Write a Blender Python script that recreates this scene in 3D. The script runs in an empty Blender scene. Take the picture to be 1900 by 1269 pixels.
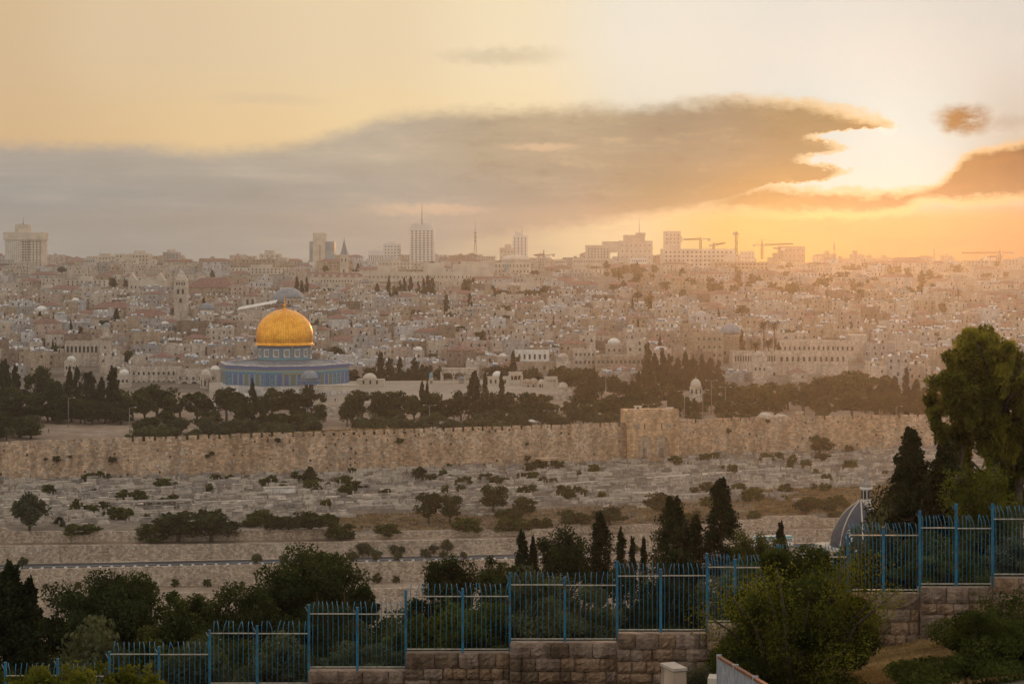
import bpy, math, random
import numpy as np
from mathutils import Vector, Matrix
random.seed(11)
RNG = np.random.default_rng(11)
R = math.radians
sc = bpy.context.scene
COL = sc.collection
F = 3660.0            # focal length in pixels of the 1900 pixel wide photograph
CX, CY = 950.0, 470.0  # principal column and eye-level row
# ------------------------------------------------------------------ camera
cam_d = bpy.data.cameras.new('camera'); cam = bpy.data.objects.new('camera', cam_d); COL.objects.link(cam)
cam.location = (0, 0, 0); cam.rotation_euler = (R(90), 0, 0)
cam_d.sensor_width = 36; cam_d.lens = 36 * F / 1900; cam_d.shift_y = -(634.5 - CY) / 1900
cam_d.clip_start = 0.5; cam_d.clip_end = 20000
sc.camera = cam
# ------------------------------------------------------------------ view
sc.view_settings.view_transform = 'Standard'; sc.view_settings.look = 'None'
sc.view_settings.exposure = 0.0; sc.view_settings.gamma = 1.0
cy = sc.cycles
cy.use_denoising = True
cy.max_bounces = 6; cy.diffuse_bounces = 3; cy.glossy_bounces = 3; cy.transmission_bounces = 3; cy.volume_bounces = 1
cy.transparent_max_bounces = 6
cy.sample_clamp_indirect = 4.0
cy.use_adaptive_sampling = False
# ------------------------------------------------------------------ sun
SUNV = Vector((0.698 / 3.66, 1.0, 0.233 / 3.66)).normalized()
SUN_EL = math.asin(SUNV.z); SUN_AZ = math.atan2(SUNV.x, SUNV.y)
sun_d = bpy.data.lights.new('sun', 'SUN'); sun_d.energy = 0.80; sun_d.angle = R(0.6); sun_d.color = (1.0, 0.45, 0.155)
sun = bpy.data.objects.new('sun', sun_d); COL.objects.link(sun)
sun.rotation_euler = SUNV.to_track_quat('Z', 'Y').to_euler()
HAZE_DENSITY, HAZE_G, HAZE_COL = 1.25e-4, 0.845, (0.70, 0.70, 0.70)
# ------------------------------------------------------------------ world: evening sky with a cloud bank
def s2l(r, g=None, b=None):
    if g is None: r, g, b = r
    f = lambda c: (c / 255 / 12.92) if c / 255 < .04045 else ((c / 255 + .055) / 1.055) ** 2.4
    return (f(r), f(g), f(b), 1.0)
wd = bpy.data.worlds.new('World'); sc.world = wd; wd.use_nodes = True
NT = wd.node_tree; NT.nodes.clear()
def _in(nt, sock, v):
    if isinstance(v, bpy.types.NodeSocket): nt.links.new(v, sock)
    else: sock.default_value = v
def M(op, a, b=0.0, c=0.0, nt=None, clamp=False):
    nt = nt or NT
    n = nt.nodes.new('ShaderNodeMath'); n.operation = op; n.use_clamp = clamp
    for s, v in zip(n.inputs, (a, b, c)): _in(nt, s, v)
    return n.outputs[0]
def SM(x, a, b, nt=None):      # smoothstep from a to b
    nt = nt or NT
    n = nt.nodes.new('ShaderNodeMapRange'); n.interpolation_type = 'SMOOTHSTEP'
    _in(nt, n.inputs[0], x); _in(nt, n.inputs[1], a); _in(nt, n.inputs[2], b)
    n.inputs[3].default_value = 0.0; n.inputs[4].default_value = 1.0
    return n.outputs[0]
def MIX(f, a, b, nt=None, mode='MIX'):
    nt = nt or NT
    n = nt.nodes.new('ShaderNodeMix'); n.data_type = 'RGBA'; n.blend_type = mode; n.clamp_factor = True
    _in(nt, n.inputs[0], f); _in(nt, n.inputs[6], a); _in(nt, n.inputs[7], b)
    return n.outputs[2]
def CURVE(t, pts):
    n = NT.nodes.new('ShaderNodeFloatCurve'); c = n.mapping.curves[0]
    while len(c.points) < len(pts): c.points.new(0.5, 0.5)
    for p, (x, y) in zip(c.points, pts): p.location = (x, y); p.handle_type = 'AUTO'
    n.mapping.extend = 'HORIZONTAL'; n.mapping.update()
    _in(NT, n.inputs['Value'], t); n.inputs['Factor'].default_value = 1
    return n.outputs[0]
def RAMP(t, stops, nt=None, interp='EASE'):
    nt = nt or NT
    n = nt.nodes.new('ShaderNodeValToRGB'); cr = n.color_ramp; cr.interpolation = interp
    while len(cr.elements) < len(stops): cr.elements.new(0.5)
    for e, (p, c) in zip(cr.elements, stops): e.position = p; e.color = c if len(c) == 4 else (*c, 1)
    _in(nt, n.inputs[0], t)
    return n.outputs[0]
tc = NT.nodes.new('ShaderNodeTexCoord')
sx = NT.nodes.new('ShaderNodeSeparateXYZ'); NT.links.new(tc.outputs['Generated'], sx.inputs[0])
dx, dy, dz = sx.outputs
ysafe = M('MAXIMUM', dy, 0.05)
A0 = M('MULTIPLY', M('DIVIDE', dx, ysafe), 3.66)      # tangent-plane azimuth
E0 = M('MULTIPLY', M('DIVIDE', dz, ysafe), 3.66)      # tangent-plane elevation
def NOISE(a, e, scale, detail=4, rough=0.55, w=0.0):
    cb = NT.nodes.new('ShaderNodeCombineXYZ'); _in(NT, cb.inputs[0], a); _in(NT, cb.inputs[1], e); cb.inputs[2].default_value = w
    n = NT.nodes.new('ShaderNodeTexNoise'); NT.links.new(cb.outputs[0], n.inputs['Vector'])
    n.inputs['Scale'].default_value = scale; n.inputs['Detail'].default_value = detail; n.inputs['Roughness'].default_value = rough
    return M('SUBTRACT', n.outputs[0], 0.5)
n1 = NOISE(M('MULTIPLY', A0, 6.0), M('MULTIPLY', E0, 15.0), 1.6, 8, 0.68)
n2 = NOISE(M('MULTIPLY', A0, 6.0), M('MULTIPLY', E0, 15.0), 1.6, 8, 0.68, 7.3)
n3 = NOISE(M('MULTIPLY', A0, 3.0), M('MULTIPLY', E0, 14.0), 1.2, 4, 0.55, 3.1)
n4 = NOISE(M('MULTIPLY', A0, 10.0), M('MULTIPLY', E0, 16.0), 4.0, 5, 0.6, 1.7)
A = M('ADD', M('MULTIPLY_ADD', n1, 0.055, A0), M('MULTIPLY', n4, 0.030)); E = M('ADD', M('MULTIPLY_ADD', n2, 0.034, E0), M('MULTIPLY', n4, 0.024))
T = M('DIVIDE', M('ADD', A, 0.95), 1.9, clamp=True)
PT = lambda pts: [(x / 1900, (470 - y) / 470) for x, y in pts]
top1 = M('MULTIPLY', CURVE(T, PT([(0, 258), (220, 262), (430, 268), (560, 256), (650, 232), (720, 208), (800, 199), (1000, 195), (1200, 190), (1290, 182), (1400, 175), (1480, 180), (1560, 195), (1640, 218), (1672, 242), (1700, 330), (1900, 400)])), 0.47)
TE = M('DIVIDE', E, 0.47, clamp=True)
lim = M('MULTIPLY_ADD', CURVE(TE, sorted([((470 - y) / 470, x / 1900) for y, x in [(470, 860), (445, 950), (425, 1060), (410, 1190), (392, 1300), (375, 1380), (345, 1440), (330, 1545), (318, 1572), (305, 1535), (292, 1500), (281, 1550), (270, 1572), (258, 1520), (248, 1530), (232, 1672), (200, 1672)]])), 1.9, -0.95)
soft = M('MULTIPLY_ADD', SM(E0, 0.125, 0.05), 0.16, 0.036)
body = M('MULTIPLY', SM(M('SUBTRACT', top1, E), -0.010, 0.032), SM(M('SUBTRACT', lim, A), M('MULTIPLY', soft, -0.4), soft))
bot2 = M('MULTIPLY', CURVE(T, PT([(0, 470), (1180, 420), (1280, 398), (1400, 396), (1600, 402), (1680, 392), (1720, 374), (1800, 377), (1900, 372)])), 0.47)
top2 = M('MULTIPLY', CURVE(T, PT([(0, 440), (1180, 410), (1300, 360), (1420, 338), (1480, 343), (1560, 349), (1640, 350), (1700, 343), (1760, 314), (1790, 285), (1830, 270), (1900, 258)])), 0.47)
bank2 = M('MULTIPLY', M('MULTIPLY', SM(M('SUBTRACT', top2, E), -0.006, 0.022), SM(M('SUBTRACT', E, bot2), -0.014, 0.02)), SM(A, 0.25, 0.42))
def ELL(px, py, rx, ry, lo=0.55, hi=1.1, warp=True):
    a = A if warp else A0; e = E if warp else E0
    d = M('SQRT', M('ADD', M('POWER', M('DIVIDE', M('SUBTRACT', a, (px - 950) / 1000), rx / 1000), 2.0), M('POWER', M('DIVIDE', M('SUBTRACT', e, (470 - py) / 1000), ry / 1000), 2.0)))
    return M('SUBTRACT', 1.0, SM(d, lo, hi))
small = M('MULTIPLY', ELL(1790, 222, 62, 32, 0.25, 1.15), SM(n1, -0.26, 0.02))
small2 = M('MULTIPLY', ELL(1870, 226, 70, 22, 0.1, 1.0), 0.25)
wisp = M('MULTIPLY', ELL(925, 104, 150, 22, 0.1, 1.1), 0.38)
wisp2 = M('MULTIPLY', ELL(500, 185, 140, 14, 0.1, 1.1), 0.22)
wisp3 = M('MULTIPLY', M('MULTIPLY', SM(n3, 0.0, 0.16), SM(E0, 0.10, 0.06)), 0.35)
front = SM(dy, 0.1, 0.6)
# clear sky colour: horizontal ramp, two elevations
tA = M('DIVIDE', M('ADD', A0, 0.95), 1.9, clamp=True)
SKYHI = [(0, (0.6768, 0.4952, 0.2978)), (0.12, (0.7409, 0.5668, 0.3576)), (0.37, (0.8139, 0.6464, 0.4207)), (0.5, (0.8784, 0.7379, 0.5053)), (0.63, (0.8065, 0.7645, 0.6492)), (0.8, (0.7093, 0.71, 0.6507)), (1, (0.6454, 0.6403, 0.5867))]
SKYMID = [(0, (0.7044, 0.4807, 0.2612)), (0.24, (0.8256, 0.595, 0.3164)), (0.37, (0.8761, 0.6629, 0.3604)), (0.52, (0.8825, 0.7134, 0.4254)), (0.64, (0.7, 0.7, 0.58)), (0.8, (0.5, 0.66, 0.66)), (0.9, (0.5, 0.66, 0.66)), (1, (0.44, 0.47, 0.43))]
SKYLOW = [(0, (0.3682, 0.3419, 0.3025)), (0.3, (0.385, 0.36, 0.305)), (0.5, (0.49, 0.43, 0.29)), (0.6, (0.6129, 0.5430, 0.3258)), (0.72, (0.46, 0.31, 0.06)), (0.88, (0.25, 0.115, 0.015)), (1, (0.20, 0.065, 0.012))]
hi = RAMP(tA, SKYHI); mid = RAMP(tA, SKYMID); low = RAMP(tA, SKYLOW)
clear = MIX(SM(E0, 0.20, 0.40), mid, hi)
clear = MIX(SM(E0, 0.12, 0.06), clear, low)
# cloud colour
CLD = [(0, (0.4132, 0.3641, 0.3069)), (0.35, (0.4780, 0.4123, 0.3195)), (0.52, (0.4000, 0.3319, 0.2272)), (0.68, (0.2227, 0.2054, 0.1494)), (0.8, (0.1826, 0.1576, 0.0810)), (0.88, (0.30, 0.15, 0.03)), (1, (0.12, 0.047, 0.012))]
CLD2 = [(0, (0.3247, 0.3202, 0.2990)), (0.4, (0.33, 0.32, 0.285)), (0.55, (0.235, 0.235, 0.20)), (0.66, (0.14, 0.145, 0.085)), (0.75, (0.2521, 0.1562, 0.0317)), (0.88, (0.12, 0.05, 0.015)), (1, (0.06, 0.028, 0.010))]
ccol = MIX(SM(E0, 0.20, 0.09), RAMP(tA, CLD), RAMP(tA, CLD2))
n5 = NOISE(M('MULTIPLY', A0, 2.2), M('MULTIPLY', E0, 20.0), 1.3, 6, 0.6, 5.5)
ccol = MIX(M('MULTIPLY', SM(n5, -0.02, 0.22), 0.38), ccol, MIX(1.0, ccol, (1.5, 1.42, 1.3, 1), mode='MULTIPLY'))
ccol = MIX(M('MULTIPLY', SM(n5, 0.0, -0.2), 0.35), ccol, MIX(1.0, ccol, (0.8, 0.78, 0.76, 1), mode='MULTIPLY'))
n6 = NOISE(M('MULTIPLY', A0, 7.0), M('MULTIPLY', E0, 17.0), 1.5, 7, 0.62, 9.2)
ccol = MIX(M('MULTIPLY', SM(n6, 0.02, 0.2), M('MULTIPLY_ADD', SM(A0, -0.5, 0.2), 0.4, 0.15)), ccol, MIX(1.0, ccol, (1.45, 1.36, 1.2, 1), mode='MULTIPLY'))
ccol = MIX(M('MULTIPLY', SM(n6, -0.02, -0.2), M('MULTIPLY_ADD', SM(A0, -0.5, 0.2), 0.45, 0.2)), ccol, MIX(1.0, ccol, (0.8, 0.77, 0.74, 1), mode='MULTIPLY'))
light_gap = M('MULTIPLY', M('MAXIMUM', ELL(1000, 272, 90, 12, 0.1, 1.1), ELL(790, 388, 150, 16, 0.1, 1.1)), 0.55)
ccol = MIX(light_gap, ccol, s2l(226, 192, 156))
mask = M('MAXIMUM', M('MAXIMUM', body, bank2), M('MAXIMUM', small, small2))
mask = M('MAXIMUM', mask, M('MAXIMUM', wisp, M('MAXIMUM', wisp2, wisp3)))
bm = M('MAXIMUM', body, bank2)
rim = M('MULTIPLY', M('MULTIPLY', bm, M('SUBTRACT', 1.0, bm)), SM(A0, 0.25, 0.6))   # glowing cloud edges near the sun
fsky = MIX(mask, clear, ccol)
fsky = MIX(M('MULTIPLY', rim, 1.7), fsky, s2l(252, 206, 124))
# the sun's disc behind the tip of the bank
sd = M('SQRT', M('ADD', M('POWER', M('SUBTRACT', A0, 0.698), 2.0), M('POWER', M('SUBTRACT', E0, 0.234), 2.0)))
disc = M('SUBTRACT', 1.0, SM(sd, 0.0155, 0.0185))
glow = M('POWER', M('MAXIMUM', M('SUBTRACT', 1.0, M('DIVIDE', sd, 0.3)), 0.0), 2.0)
fsky = MIX(M('MULTIPLY', glow, M('MULTIPLY_ADD', mask, -0.75, 1.0)), fsky, MIX(1.0, fsky, (0.10, 0.09, 0.06, 1), mode='ADD'))
veil = M('MULTIPLY', disc, M('SUBTRACT', 1.0, M('MULTIPLY', ELL(1640, 229, 26, 13, 0.6, 1.2), 0.95)))
fsky = MIX(M('MULTIPLY', veil, 0.25), fsky, s2l(250, 243, 230))
# the rest of the sky: dusty evening air from the Sky Texture
nish = NT.nodes.new('ShaderNodeTexSky'); nish.sky_type = 'NISHITA'; nish.sun_disc = False
nish.sun_elevation = SUN_EL; nish.sun_rotation = SUN_AZ; nish.altitude = 750; nish.dust_density = 4.0; nish.air_density = 1.0
SKY_K = 0.14
nsk = MIX(1.0, nish.outputs[0], (SKY_K, SKY_K, SKY_K, 1), mode='MULTIPLY')
REAR = MIX(1.0, nsk, (0.67, 0.61, 0.55, 1), mode='ADD')
hfade = SM(dz, 0.55, 0.16)
allsky = MIX(M('MULTIPLY', front, hfade), REAR, fsky)
below = SM(dz, -0.03, -0.12)
allsky = MIX(below, allsky, (0.12, 0.10, 0.08, 1))
bg = NT.nodes.new('ShaderNodeBackground'); NT.links.new(allsky, bg.inputs[0]); bg.inputs[1].default_value = 1.0
wo = NT.nodes.new('ShaderNodeOutputWorld'); NT.links.new(bg.outputs[0], wo.inputs[0])
wd.cycles.sampling_method = 'MANUAL'; wd.cycles.sample_map_resolution = 1024
# ------------------------------------------------------------------ helpers
def at(px, py, D): return Vector(((px - CX) * D / F, D, -(py - CY) * D / F))
def pxy(v): return (CX + F * v[0] / v[1], CY - F * v[2] / v[1])
def zy(py, D): return -(py - CY) * D / F
def lerp(a, b, t): return a + (b - a) * t
def interp(x, xs, ys): return float(np.interp(x, xs, ys))
class MB:
    """collects faces and links them as one mesh object"""
    def __init__(s): s.v = []; s.f = []; s.m = []; s.s = []
    def add(s, vs, fs, mat=0, smooth=False):
        b = len(s.v); s.v.extend([tuple(p) for p in vs])
        for f in fs: s.f.append([b + i for i in f]); s.m.append(mat); s.s.append(smooth)
    def box(s, c, d, rz=0.0, mat=0, top=1.0, tilt=None):
        cx, cy_, cz = c; hx, hy, hz = d[0] / 2, d[1] / 2, d[2] / 2
        ca, sa = math.cos(rz), math.sin(rz); vs = []
        for z, k in ((-hz, 1.0), (hz, top)):
            for x, y in ((-hx, -hy), (hx, -hy), (hx, hy), (-hx, hy)):
                p = Vector((x * k, y * k, z))
                if tilt: p = tilt @ p
                vs.append((cx + p.x * ca - p.y * sa, cy_ + p.x * sa + p.y * ca, cz + p.z))
        s.add(vs, [(3, 2, 1, 0), (4, 5, 6, 7), (0, 1, 5, 4), (1, 2, 6, 5), (2, 3, 7, 6), (3, 0, 4, 7)], mat)
    def bx(s, x0, x1, y0, y1, z0, z1, mat=0): s.box(((x0 + x1) / 2, (y0 + y1) / 2, (z0 + z1) / 2), (x1 - x0, y1 - y0, z1 - z0), 0, mat)
    def lathe(s, prof, n=16, c=(0, 0, 0), mat=0, smooth=True, a0=0.0, cap=True, squash=1.0):
        vs = []; fs = []
        for r, z in prof:
            for k in range(n):
                a = a0 + 2 * math.pi * k / n; vs.append((c[0] + r * math.cos(a), c[1] + r * math.sin(a) * squash, c[2] + z))
        for i in range(len(prof) - 1):
            for k in range(n):
                k2 = (k + 1) % n; fs.append((i * n + k, i * n + k2, (i + 1) * n + k2, (i + 1) * n + k))
        if cap:
            if prof[0][0] > 1e-4: fs.append(tuple(range(n - 1, -1, -1)))
            if prof[-1][0] > 1e-4: fs.append(tuple((len(prof) - 1) * n + k for k in range(n)))
        s.add(vs, fs, mat, smooth)
    def cyl(s, c, r, h, n=10, mat=0, r2=None): s.lathe([(r, 0), (r if r2 is None else r2, h)], n, c, mat)
    def tube(s, pts, r, n=6, mat=0):
        pts = [Vector(p) for p in pts]; rs = r if isinstance(r, (list, tuple)) else [r] * len(pts); vs = []; fs = []
        for i, p in enumerate(pts):
            d = (pts[min(i + 1, len(pts) - 1)] - pts[max(i - 1, 0)]).normalized()
            u = d.orthogonal().normalized() if abs(d.z) > .95 else d.cross(Vector((0, 0, 1))).normalized(); w = d.cross(u)
            for k in range(n):
                a = 2 * math.pi * k / n; vs.append(p + (u * math.cos(a) + w * math.sin(a)) * rs[i])
        for i in range(len(pts) - 1):
            for k in range(n):
                k2 = (k + 1) % n; fs.append((i * n + k, (i + 1) * n + k, (i + 1) * n + k2, i * n + k2))
        fs.append(tuple(range(n))); fs.append(tuple((len(pts) - 1) * n + k for k in range(n - 1, -1, -1)))
        s.add(vs, fs, mat, True)
    def prism(s, poly, y0, y1, mat=0):       # polygon in x,z extruded along y
        n = len(poly); vs = [(x, y0, z) for x, z in poly] + [(x, y1, z) for x, z in poly]
        fs = [tuple(range(n)), tuple(range(2 * n - 1, n - 1, -1))] + [(i, n + i, n + (i + 1) % n, (i + 1) % n) for i in range(n)]
        s.add(vs, fs, mat)
    def hip(s, x0, x1, y0, y1, z0, h, mat=0, over=0.4):
        x0 -= over; x1 += over; y0 -= over; y1 += over; w, d = x1 - x0, y1 - y0
        if w >= d: r = [((x0 + d / 2), (y0 + y1) / 2), ((x1 - d / 2), (y0 + y1) / 2)]
        else: r = [((x0 + x1) / 2, y0 + w / 2), ((x0 + x1) / 2, y1 - w / 2)]
        vs = [(x0, y0, z0), (x1, y0, z0), (x1, y1, z0), (x0, y1, z0), (*r[0], z0 + h), (*r[1], z0 + h)]
        fs = [(0, 1, 5, 4), (1, 2, 5), (2, 3, 4, 5), (3, 0, 4)] if w >= d else [(0, 1, 4), (1, 2, 5, 4), (2, 3, 5), (3, 0, 4, 5)]
        s.add(vs, fs + [(3, 2, 1, 0)], mat)
    def mesh(s, name, mats):
        me = bpy.data.meshes.new(name); me.from_pydata(s.v, [], s.f)
        for m in (mats if isinstance(mats, (list, tuple)) else [mats]): me.materials.append(m)
        me.polygons.foreach_set('material_index', s.m); me.polygons.foreach_set('use_smooth', s.s); me.update()
        return me
    def build(s, name, mats, parent=None, loc=None, rz=0.0): return link(name, s.mesh(name, mats), parent, loc, rz)
def link(name, me, parent=None, loc=None, rz=0.0, scale=None):
    o = bpy.data.objects.new(name, me); COL.objects.link(o)
    if parent is not None: o.parent = parent
    if loc is not None: o.location = loc
    if rz: o.rotation_euler = (0, 0, rz)
    if scale is not None: o.scale = scale
    return o
ANCH = []; AUTO = []
def tag(o, label, cat, group=None, anchor=None, pos=None):
    o['label'] = label; o['category'] = cat
    if group: o['group'] = group
    if anchor: ANCH.append((anchor, *pxy(pos)))
    return o
def thing(name, label, cat, loc=(0, 0, 0), rz=0.0, group=None, anchor=None, apos=None):
    o = bpy.data.objects.new(name, None); COL.objects.link(o); o.location = loc; o.rotation_euler = (0, 0, rz)
    o.empty_display_size = 0.5
    return tag(o, label, cat, group, anchor, apos if apos is not None else loc)
def auto(o, desc, noun, pos, cat, group):     # labelled at the end by what it stands next to
    o['category'] = cat; o['group'] = group; AUTO.append((o, desc, noun, pxy(pos)))
def struct(o, kind='structure'): o['kind'] = kind; return o
def copy_tree(o, parent=None):
    c = o.copy(); COL.objects.link(c)
    if parent: c.parent = parent
    for ch in o.children: copy_tree(ch, c)
    return c
# ------------------------------------------------------------------ materials
def newmat(name):
    m = bpy.data.materials.new(name); m.use_nodes = True; nt = m.node_tree
    return m, nt, nt.nodes['Principled BSDF']
def vec_node(nt, flat, scale=1.0):
    t = nt.nodes.new('ShaderNodeTexCoord'); v = t.outputs['Object']
    if not flat: return v
    sp = nt.nodes.new('ShaderNodeSeparateXYZ'); nt.links.new(v, sp.inputs[0])
    cb = nt.nodes.new('ShaderNodeCombineXYZ')
    nt.links.new(M('MULTIPLY_ADD', sp.outputs[1], 0.73, sp.outputs[0], nt), cb.inputs[0]); nt.links.new(sp.outputs[2], cb.inputs[1])
    return cb.outputs[0]
def tnoise(nt, v, scale, detail=4, rough=0.6, stretch=None):
    if stretch:
        mp = nt.nodes.new('ShaderNodeMapping'); nt.links.new(v, mp.inputs[0]); mp.inputs['Scale'].default_value = stretch; v = mp.outputs[0]
    n = nt.nodes.new('ShaderNodeTexNoise'); nt.links.new(v, n.inputs['Vector']); n.inputs['Scale'].default_value = scale
    n.inputs['Detail'].default_value = detail; n.inputs['Roughness'].default_value = rough
    return n.outputs[0]
def stone(name, c1, c2, block=None, stain=0.5, grain=1.5, rough=0.9, bump=0.4, bscale=0.15, mortar=0.6, pits=0.0, con=0.0, chips=0.0):
    """weathered stone: block courses, patchy tone, vertical streaks of dirt"""
    m, nt, b = newmat(name); v = vec_node(nt, True); v3 = vec_node(nt, False)
    lo = tuple(c * 0.75 for c in c1)
    base = RAMP(tnoise(nt, v3, grain * 0.12, 5), [(0.3, c1), (0.7, c2)], nt)
    h = tnoise(nt, v3, grain * 2.2, 4)
    if block:
        br = nt.nodes.new('ShaderNodeTexBrick'); nt.links.new(v, br.inputs['Vector'])
        br.inputs['Scale'].default_value = 1.0; br.inputs['Brick Width'].default_value = block[0]; br.inputs['Row Height'].default_value = block[1]
        br.inputs['Mortar Size'].default_value = block[1] * 0.09; br.inputs['Bias'].default_value = 0.0
        br.inputs['Color1'].default_value = (0.62 - con, 0.62 - con, 0.62 - con, 1); br.inputs['Color2'].default_value = (1.25 + con, 1.2 + con, 1.15 + con, 1)
        br.inputs['Mortar'].default_value = (mortar, mortar, mortar, 1)
        base = MIX(0.9, base, br.outputs['Color'], nt, 'MULTIPLY')
    base = MIX(0.55, base, RAMP(tnoise(nt, v3, grain, 3, 0.7), [(0.3, (0.6, 0.6, 0.6)), (0.7, (1.2, 1.2, 1.2))], nt), nt, 'MULTIPLY')
    if chips:      # scattered paler replacement stones, thick in places
        vc = nt.nodes.new('ShaderNodeTexVoronoi'); nt.links.new(v, vc.inputs['Vector']); vc.inputs['Scale'].default_value = chips
        sr = nt.nodes.new('ShaderNodeSeparateColor'); nt.links.new(vc.outputs['Color'], sr.inputs[0])
        lim = M('MULTIPLY_ADD', tnoise(nt, v3, .07, 3), -1.5, 1.5, nt)
        base = MIX(M('MULTIPLY', SM(sr.outputs[0], lim, M('ADD', lim, .05, 0, nt), nt), .75, 0, nt), base, MIX(sr.outputs[1], (.66, .57, .47, 1), (.30, .20, .13, 1), nt), nt)
    if stain:
        st = tnoise(nt, v3, 0.5 * grain, 5, 0.65, (1.0, 1.0, 0.16))
        base = MIX(stain, base, RAMP(st, [(0.42, (1, 1, 1)), (0.62, (0.34, 0.30, 0.27))], nt), nt, 'MULTIPLY')
    if pits:
        vo = nt.nodes.new('ShaderNodeTexVoronoi'); nt.links.new(v, vo.inputs['Vector']); vo.inputs['Scale'].default_value = pits
        base = MIX(M('MULTIPLY', M('LESS_THAN', vo.outputs['Distance'], .2, 0, nt), M('GREATER_THAN', tnoise(nt, v3, .3, 3), .5, 0, nt), 0, nt), base, (.07, .05, .035, 1), nt)
    nt.links.new(base, b.inputs['Base Color']); b.inputs['Roughness'].default_value = rough
    b.inputs['Specular IOR Level'].default_value = 0.2
    bp = nt.nodes.new('ShaderNodeBump'); bp.inputs['Strength'].default_value = bump; bp.inputs['Distance'].default_value = bscale
    nt.links.new(h, bp.inputs['Height']); nt.links.new(bp.outputs[0], b.inputs['Normal'])
    return m
def plain(name, c, rough=0.7, metal=0.0, var=0.25, scale=1.0, spec=0.3):
    m, nt, b = newmat(name); v = vec_node(nt, False)
    k0, k1 = 1 - var, 1 + var
    nt.links.new(RAMP(tnoise(nt, v, scale, 4), [(0.3, tuple(x * k0 for x in c)), (0.7, tuple(min(1, x * k1) for x in c))], nt), b.inputs['Base Color'])
    b.inputs['Roughness'].default_value = rough; b.inputs['Metallic'].default_value = metal; b.inputs['Specular IOR Level'].default_value = spec
    return m
def leafmat(name, dark, light, trans=0.35, scale=0.6):
    m, nt, b = newmat(name); v = vec_node(nt, False)
    c = RAMP(tnoise(nt, v, scale, 4, 0.7), [(0.36, tuple(x * .6 for x in dark)), (0.5, tuple((a + b2) / 2 for a, b2 in zip(dark, light))), (0.66, tuple(x * 1.25 for x in light))], nt, 'LINEAR')
    oi = nt.nodes.new('ShaderNodeObjectInfo'); c = MIX(1.0, c, RAMP(oi.outputs['Random'], [(0, (.72, .75, .75)), (.5, (1, 1, 1)), (1, (1.3, 1.2, 1.0))], nt, 'LINEAR'), nt, 'MULTIPLY')
    nt.nodes.remove(b)
    d = nt.nodes.new('ShaderNodeBsdfDiffuse'); t = nt.nodes.new('ShaderNodeBsdfTranslucent'); mx = nt.nodes.new('ShaderNodeMixShader')
    nt.links.new(c, d.inputs[0]); nt.links.new(MIX(1.0, c, (1.5, 1.35, 0.6, 1), nt, 'MULTIPLY'), t.inputs[0])
    mx.inputs[0].default_value = trans; nt.links.new(d.outputs[0], mx.inputs[1]); nt.links.new(t.outputs[0], mx.inputs[2])
    nt.links.new(mx.outputs[0], nt.nodes['Material Output'].inputs[0])
    return m
def rusty(name, c, rust):
    m, nt, b = newmat(name); v = vec_node(nt, False)
    base = RAMP(tnoise(nt, v, 3.0, 4), [(.3, tuple(x * .7 for x in c)), (.7, tuple(x * 1.25 for x in c))], nt)
    base = MIX(SM(tnoise(nt, v, 7.0, 5, .7), .56, .66, nt), base, (*rust, 1), nt)
    nt.links.new(base, b.inputs['Base Color']); b.inputs['Roughness'].default_value = .6; b.inputs['Specular IOR Level'].default_value = .25
    return m
MT = {}
MT['wall'] = stone('limestone_rampart', (0.55, 0.37, 0.235), (0.66, 0.475, 0.33), (1.25, 0.62), 0.45, 0.6, bump=0.8, bscale=0.4, pits=.42, con=.06, chips=1.3)
MT['gate'] = stone('gate_ashlar', (0.60, 0.385, 0.225), (0.68, 0.465, 0.29), (1.3, 0.7), 0.45, 0.5, bump=0.4, bscale=0.3)
MT['retain'] = stone('rubble_masonry', (0.48, 0.37, 0.275), (0.57, 0.46, 0.36), (0.75, 0.42), 0.3, 1.6, bump=0.8, bscale=0.3, con=.08, chips=2.0)
MT['tomb'] = stone('tomb_limestone', (0.43, 0.36, 0.29), (0.61, 0.525, 0.435), None, 0.35, 1.2, bump=0.3)
MT['tomb_grey'] = stone('tomb_grey_stone', (0.26, 0.22, 0.19), (0.42, 0.36, 0.31), None, 0.4, 1.2, bump=0.3)
TONES = {'cream': ((0.56, 0.455, 0.345), (0.68, 0.575, 0.455)), 'tan': ((0.42, 0.31, 0.21), (0.54, 0.41, 0.29)), 'grey': ((0.38, 0.34, 0.30), (0.52, 0.47, 0.42)),
         'rosy': ((0.50, 0.37, 0.28), (0.60, 0.46, 0.36)), 'white': ((0.58, 0.54, 0.49), (0.70, 0.66, 0.60)), 'brown': ((0.24, 0.17, 0.12), (0.34, 0.25, 0.18))}
COOL = lambda c: (c[0] * .97, c[1] * 1.0, c[2] * 1.08)
for k, (a, b_) in TONES.items(): a, b_ = COOL(a), COOL(b_); MT[k] = stone(k + '_house_stone', a, b_, (0.8, 0.42), 0.35, 0.8, bump=0.2)
MT['roofgrey'] = plain('flat_roof_screed', (0.27, 0.24, 0.215), 0.9, var=0.4, scale=0.5)
MT['tile'] = plain('red_roof_tile', (0.205, 0.108, 0.083), 0.8, var=0.4, scale=0.8)
MT['lead'] = plain('lead_sheet', (0.20, 0.215, 0.235), 0.5, 0.3, 0.25, 0.6)
MT['plaster'] = plain('white_plaster', (0.66, 0.61, 0.55), 0.85, var=0.2, scale=0.6)
MT['tank'] = plain('white_tank', (0.75, 0.74, 0.72), 0.4, var=0.1)
MT['panel'] = plain('solar_glass', (0.10, 0.12, 0.16), 0.12, 0.2, 0.2, spec=0.8)
MT['dark'] = plain('dark_opening', (0.035, 0.03, 0.028), 0.5, var=0.3)
MT['glass'] = plain('blue_curtain_glass', (0.22, 0.27, 0.29), 0.25, 0.1, 0.3, 0.05, spec=0.7)
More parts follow.
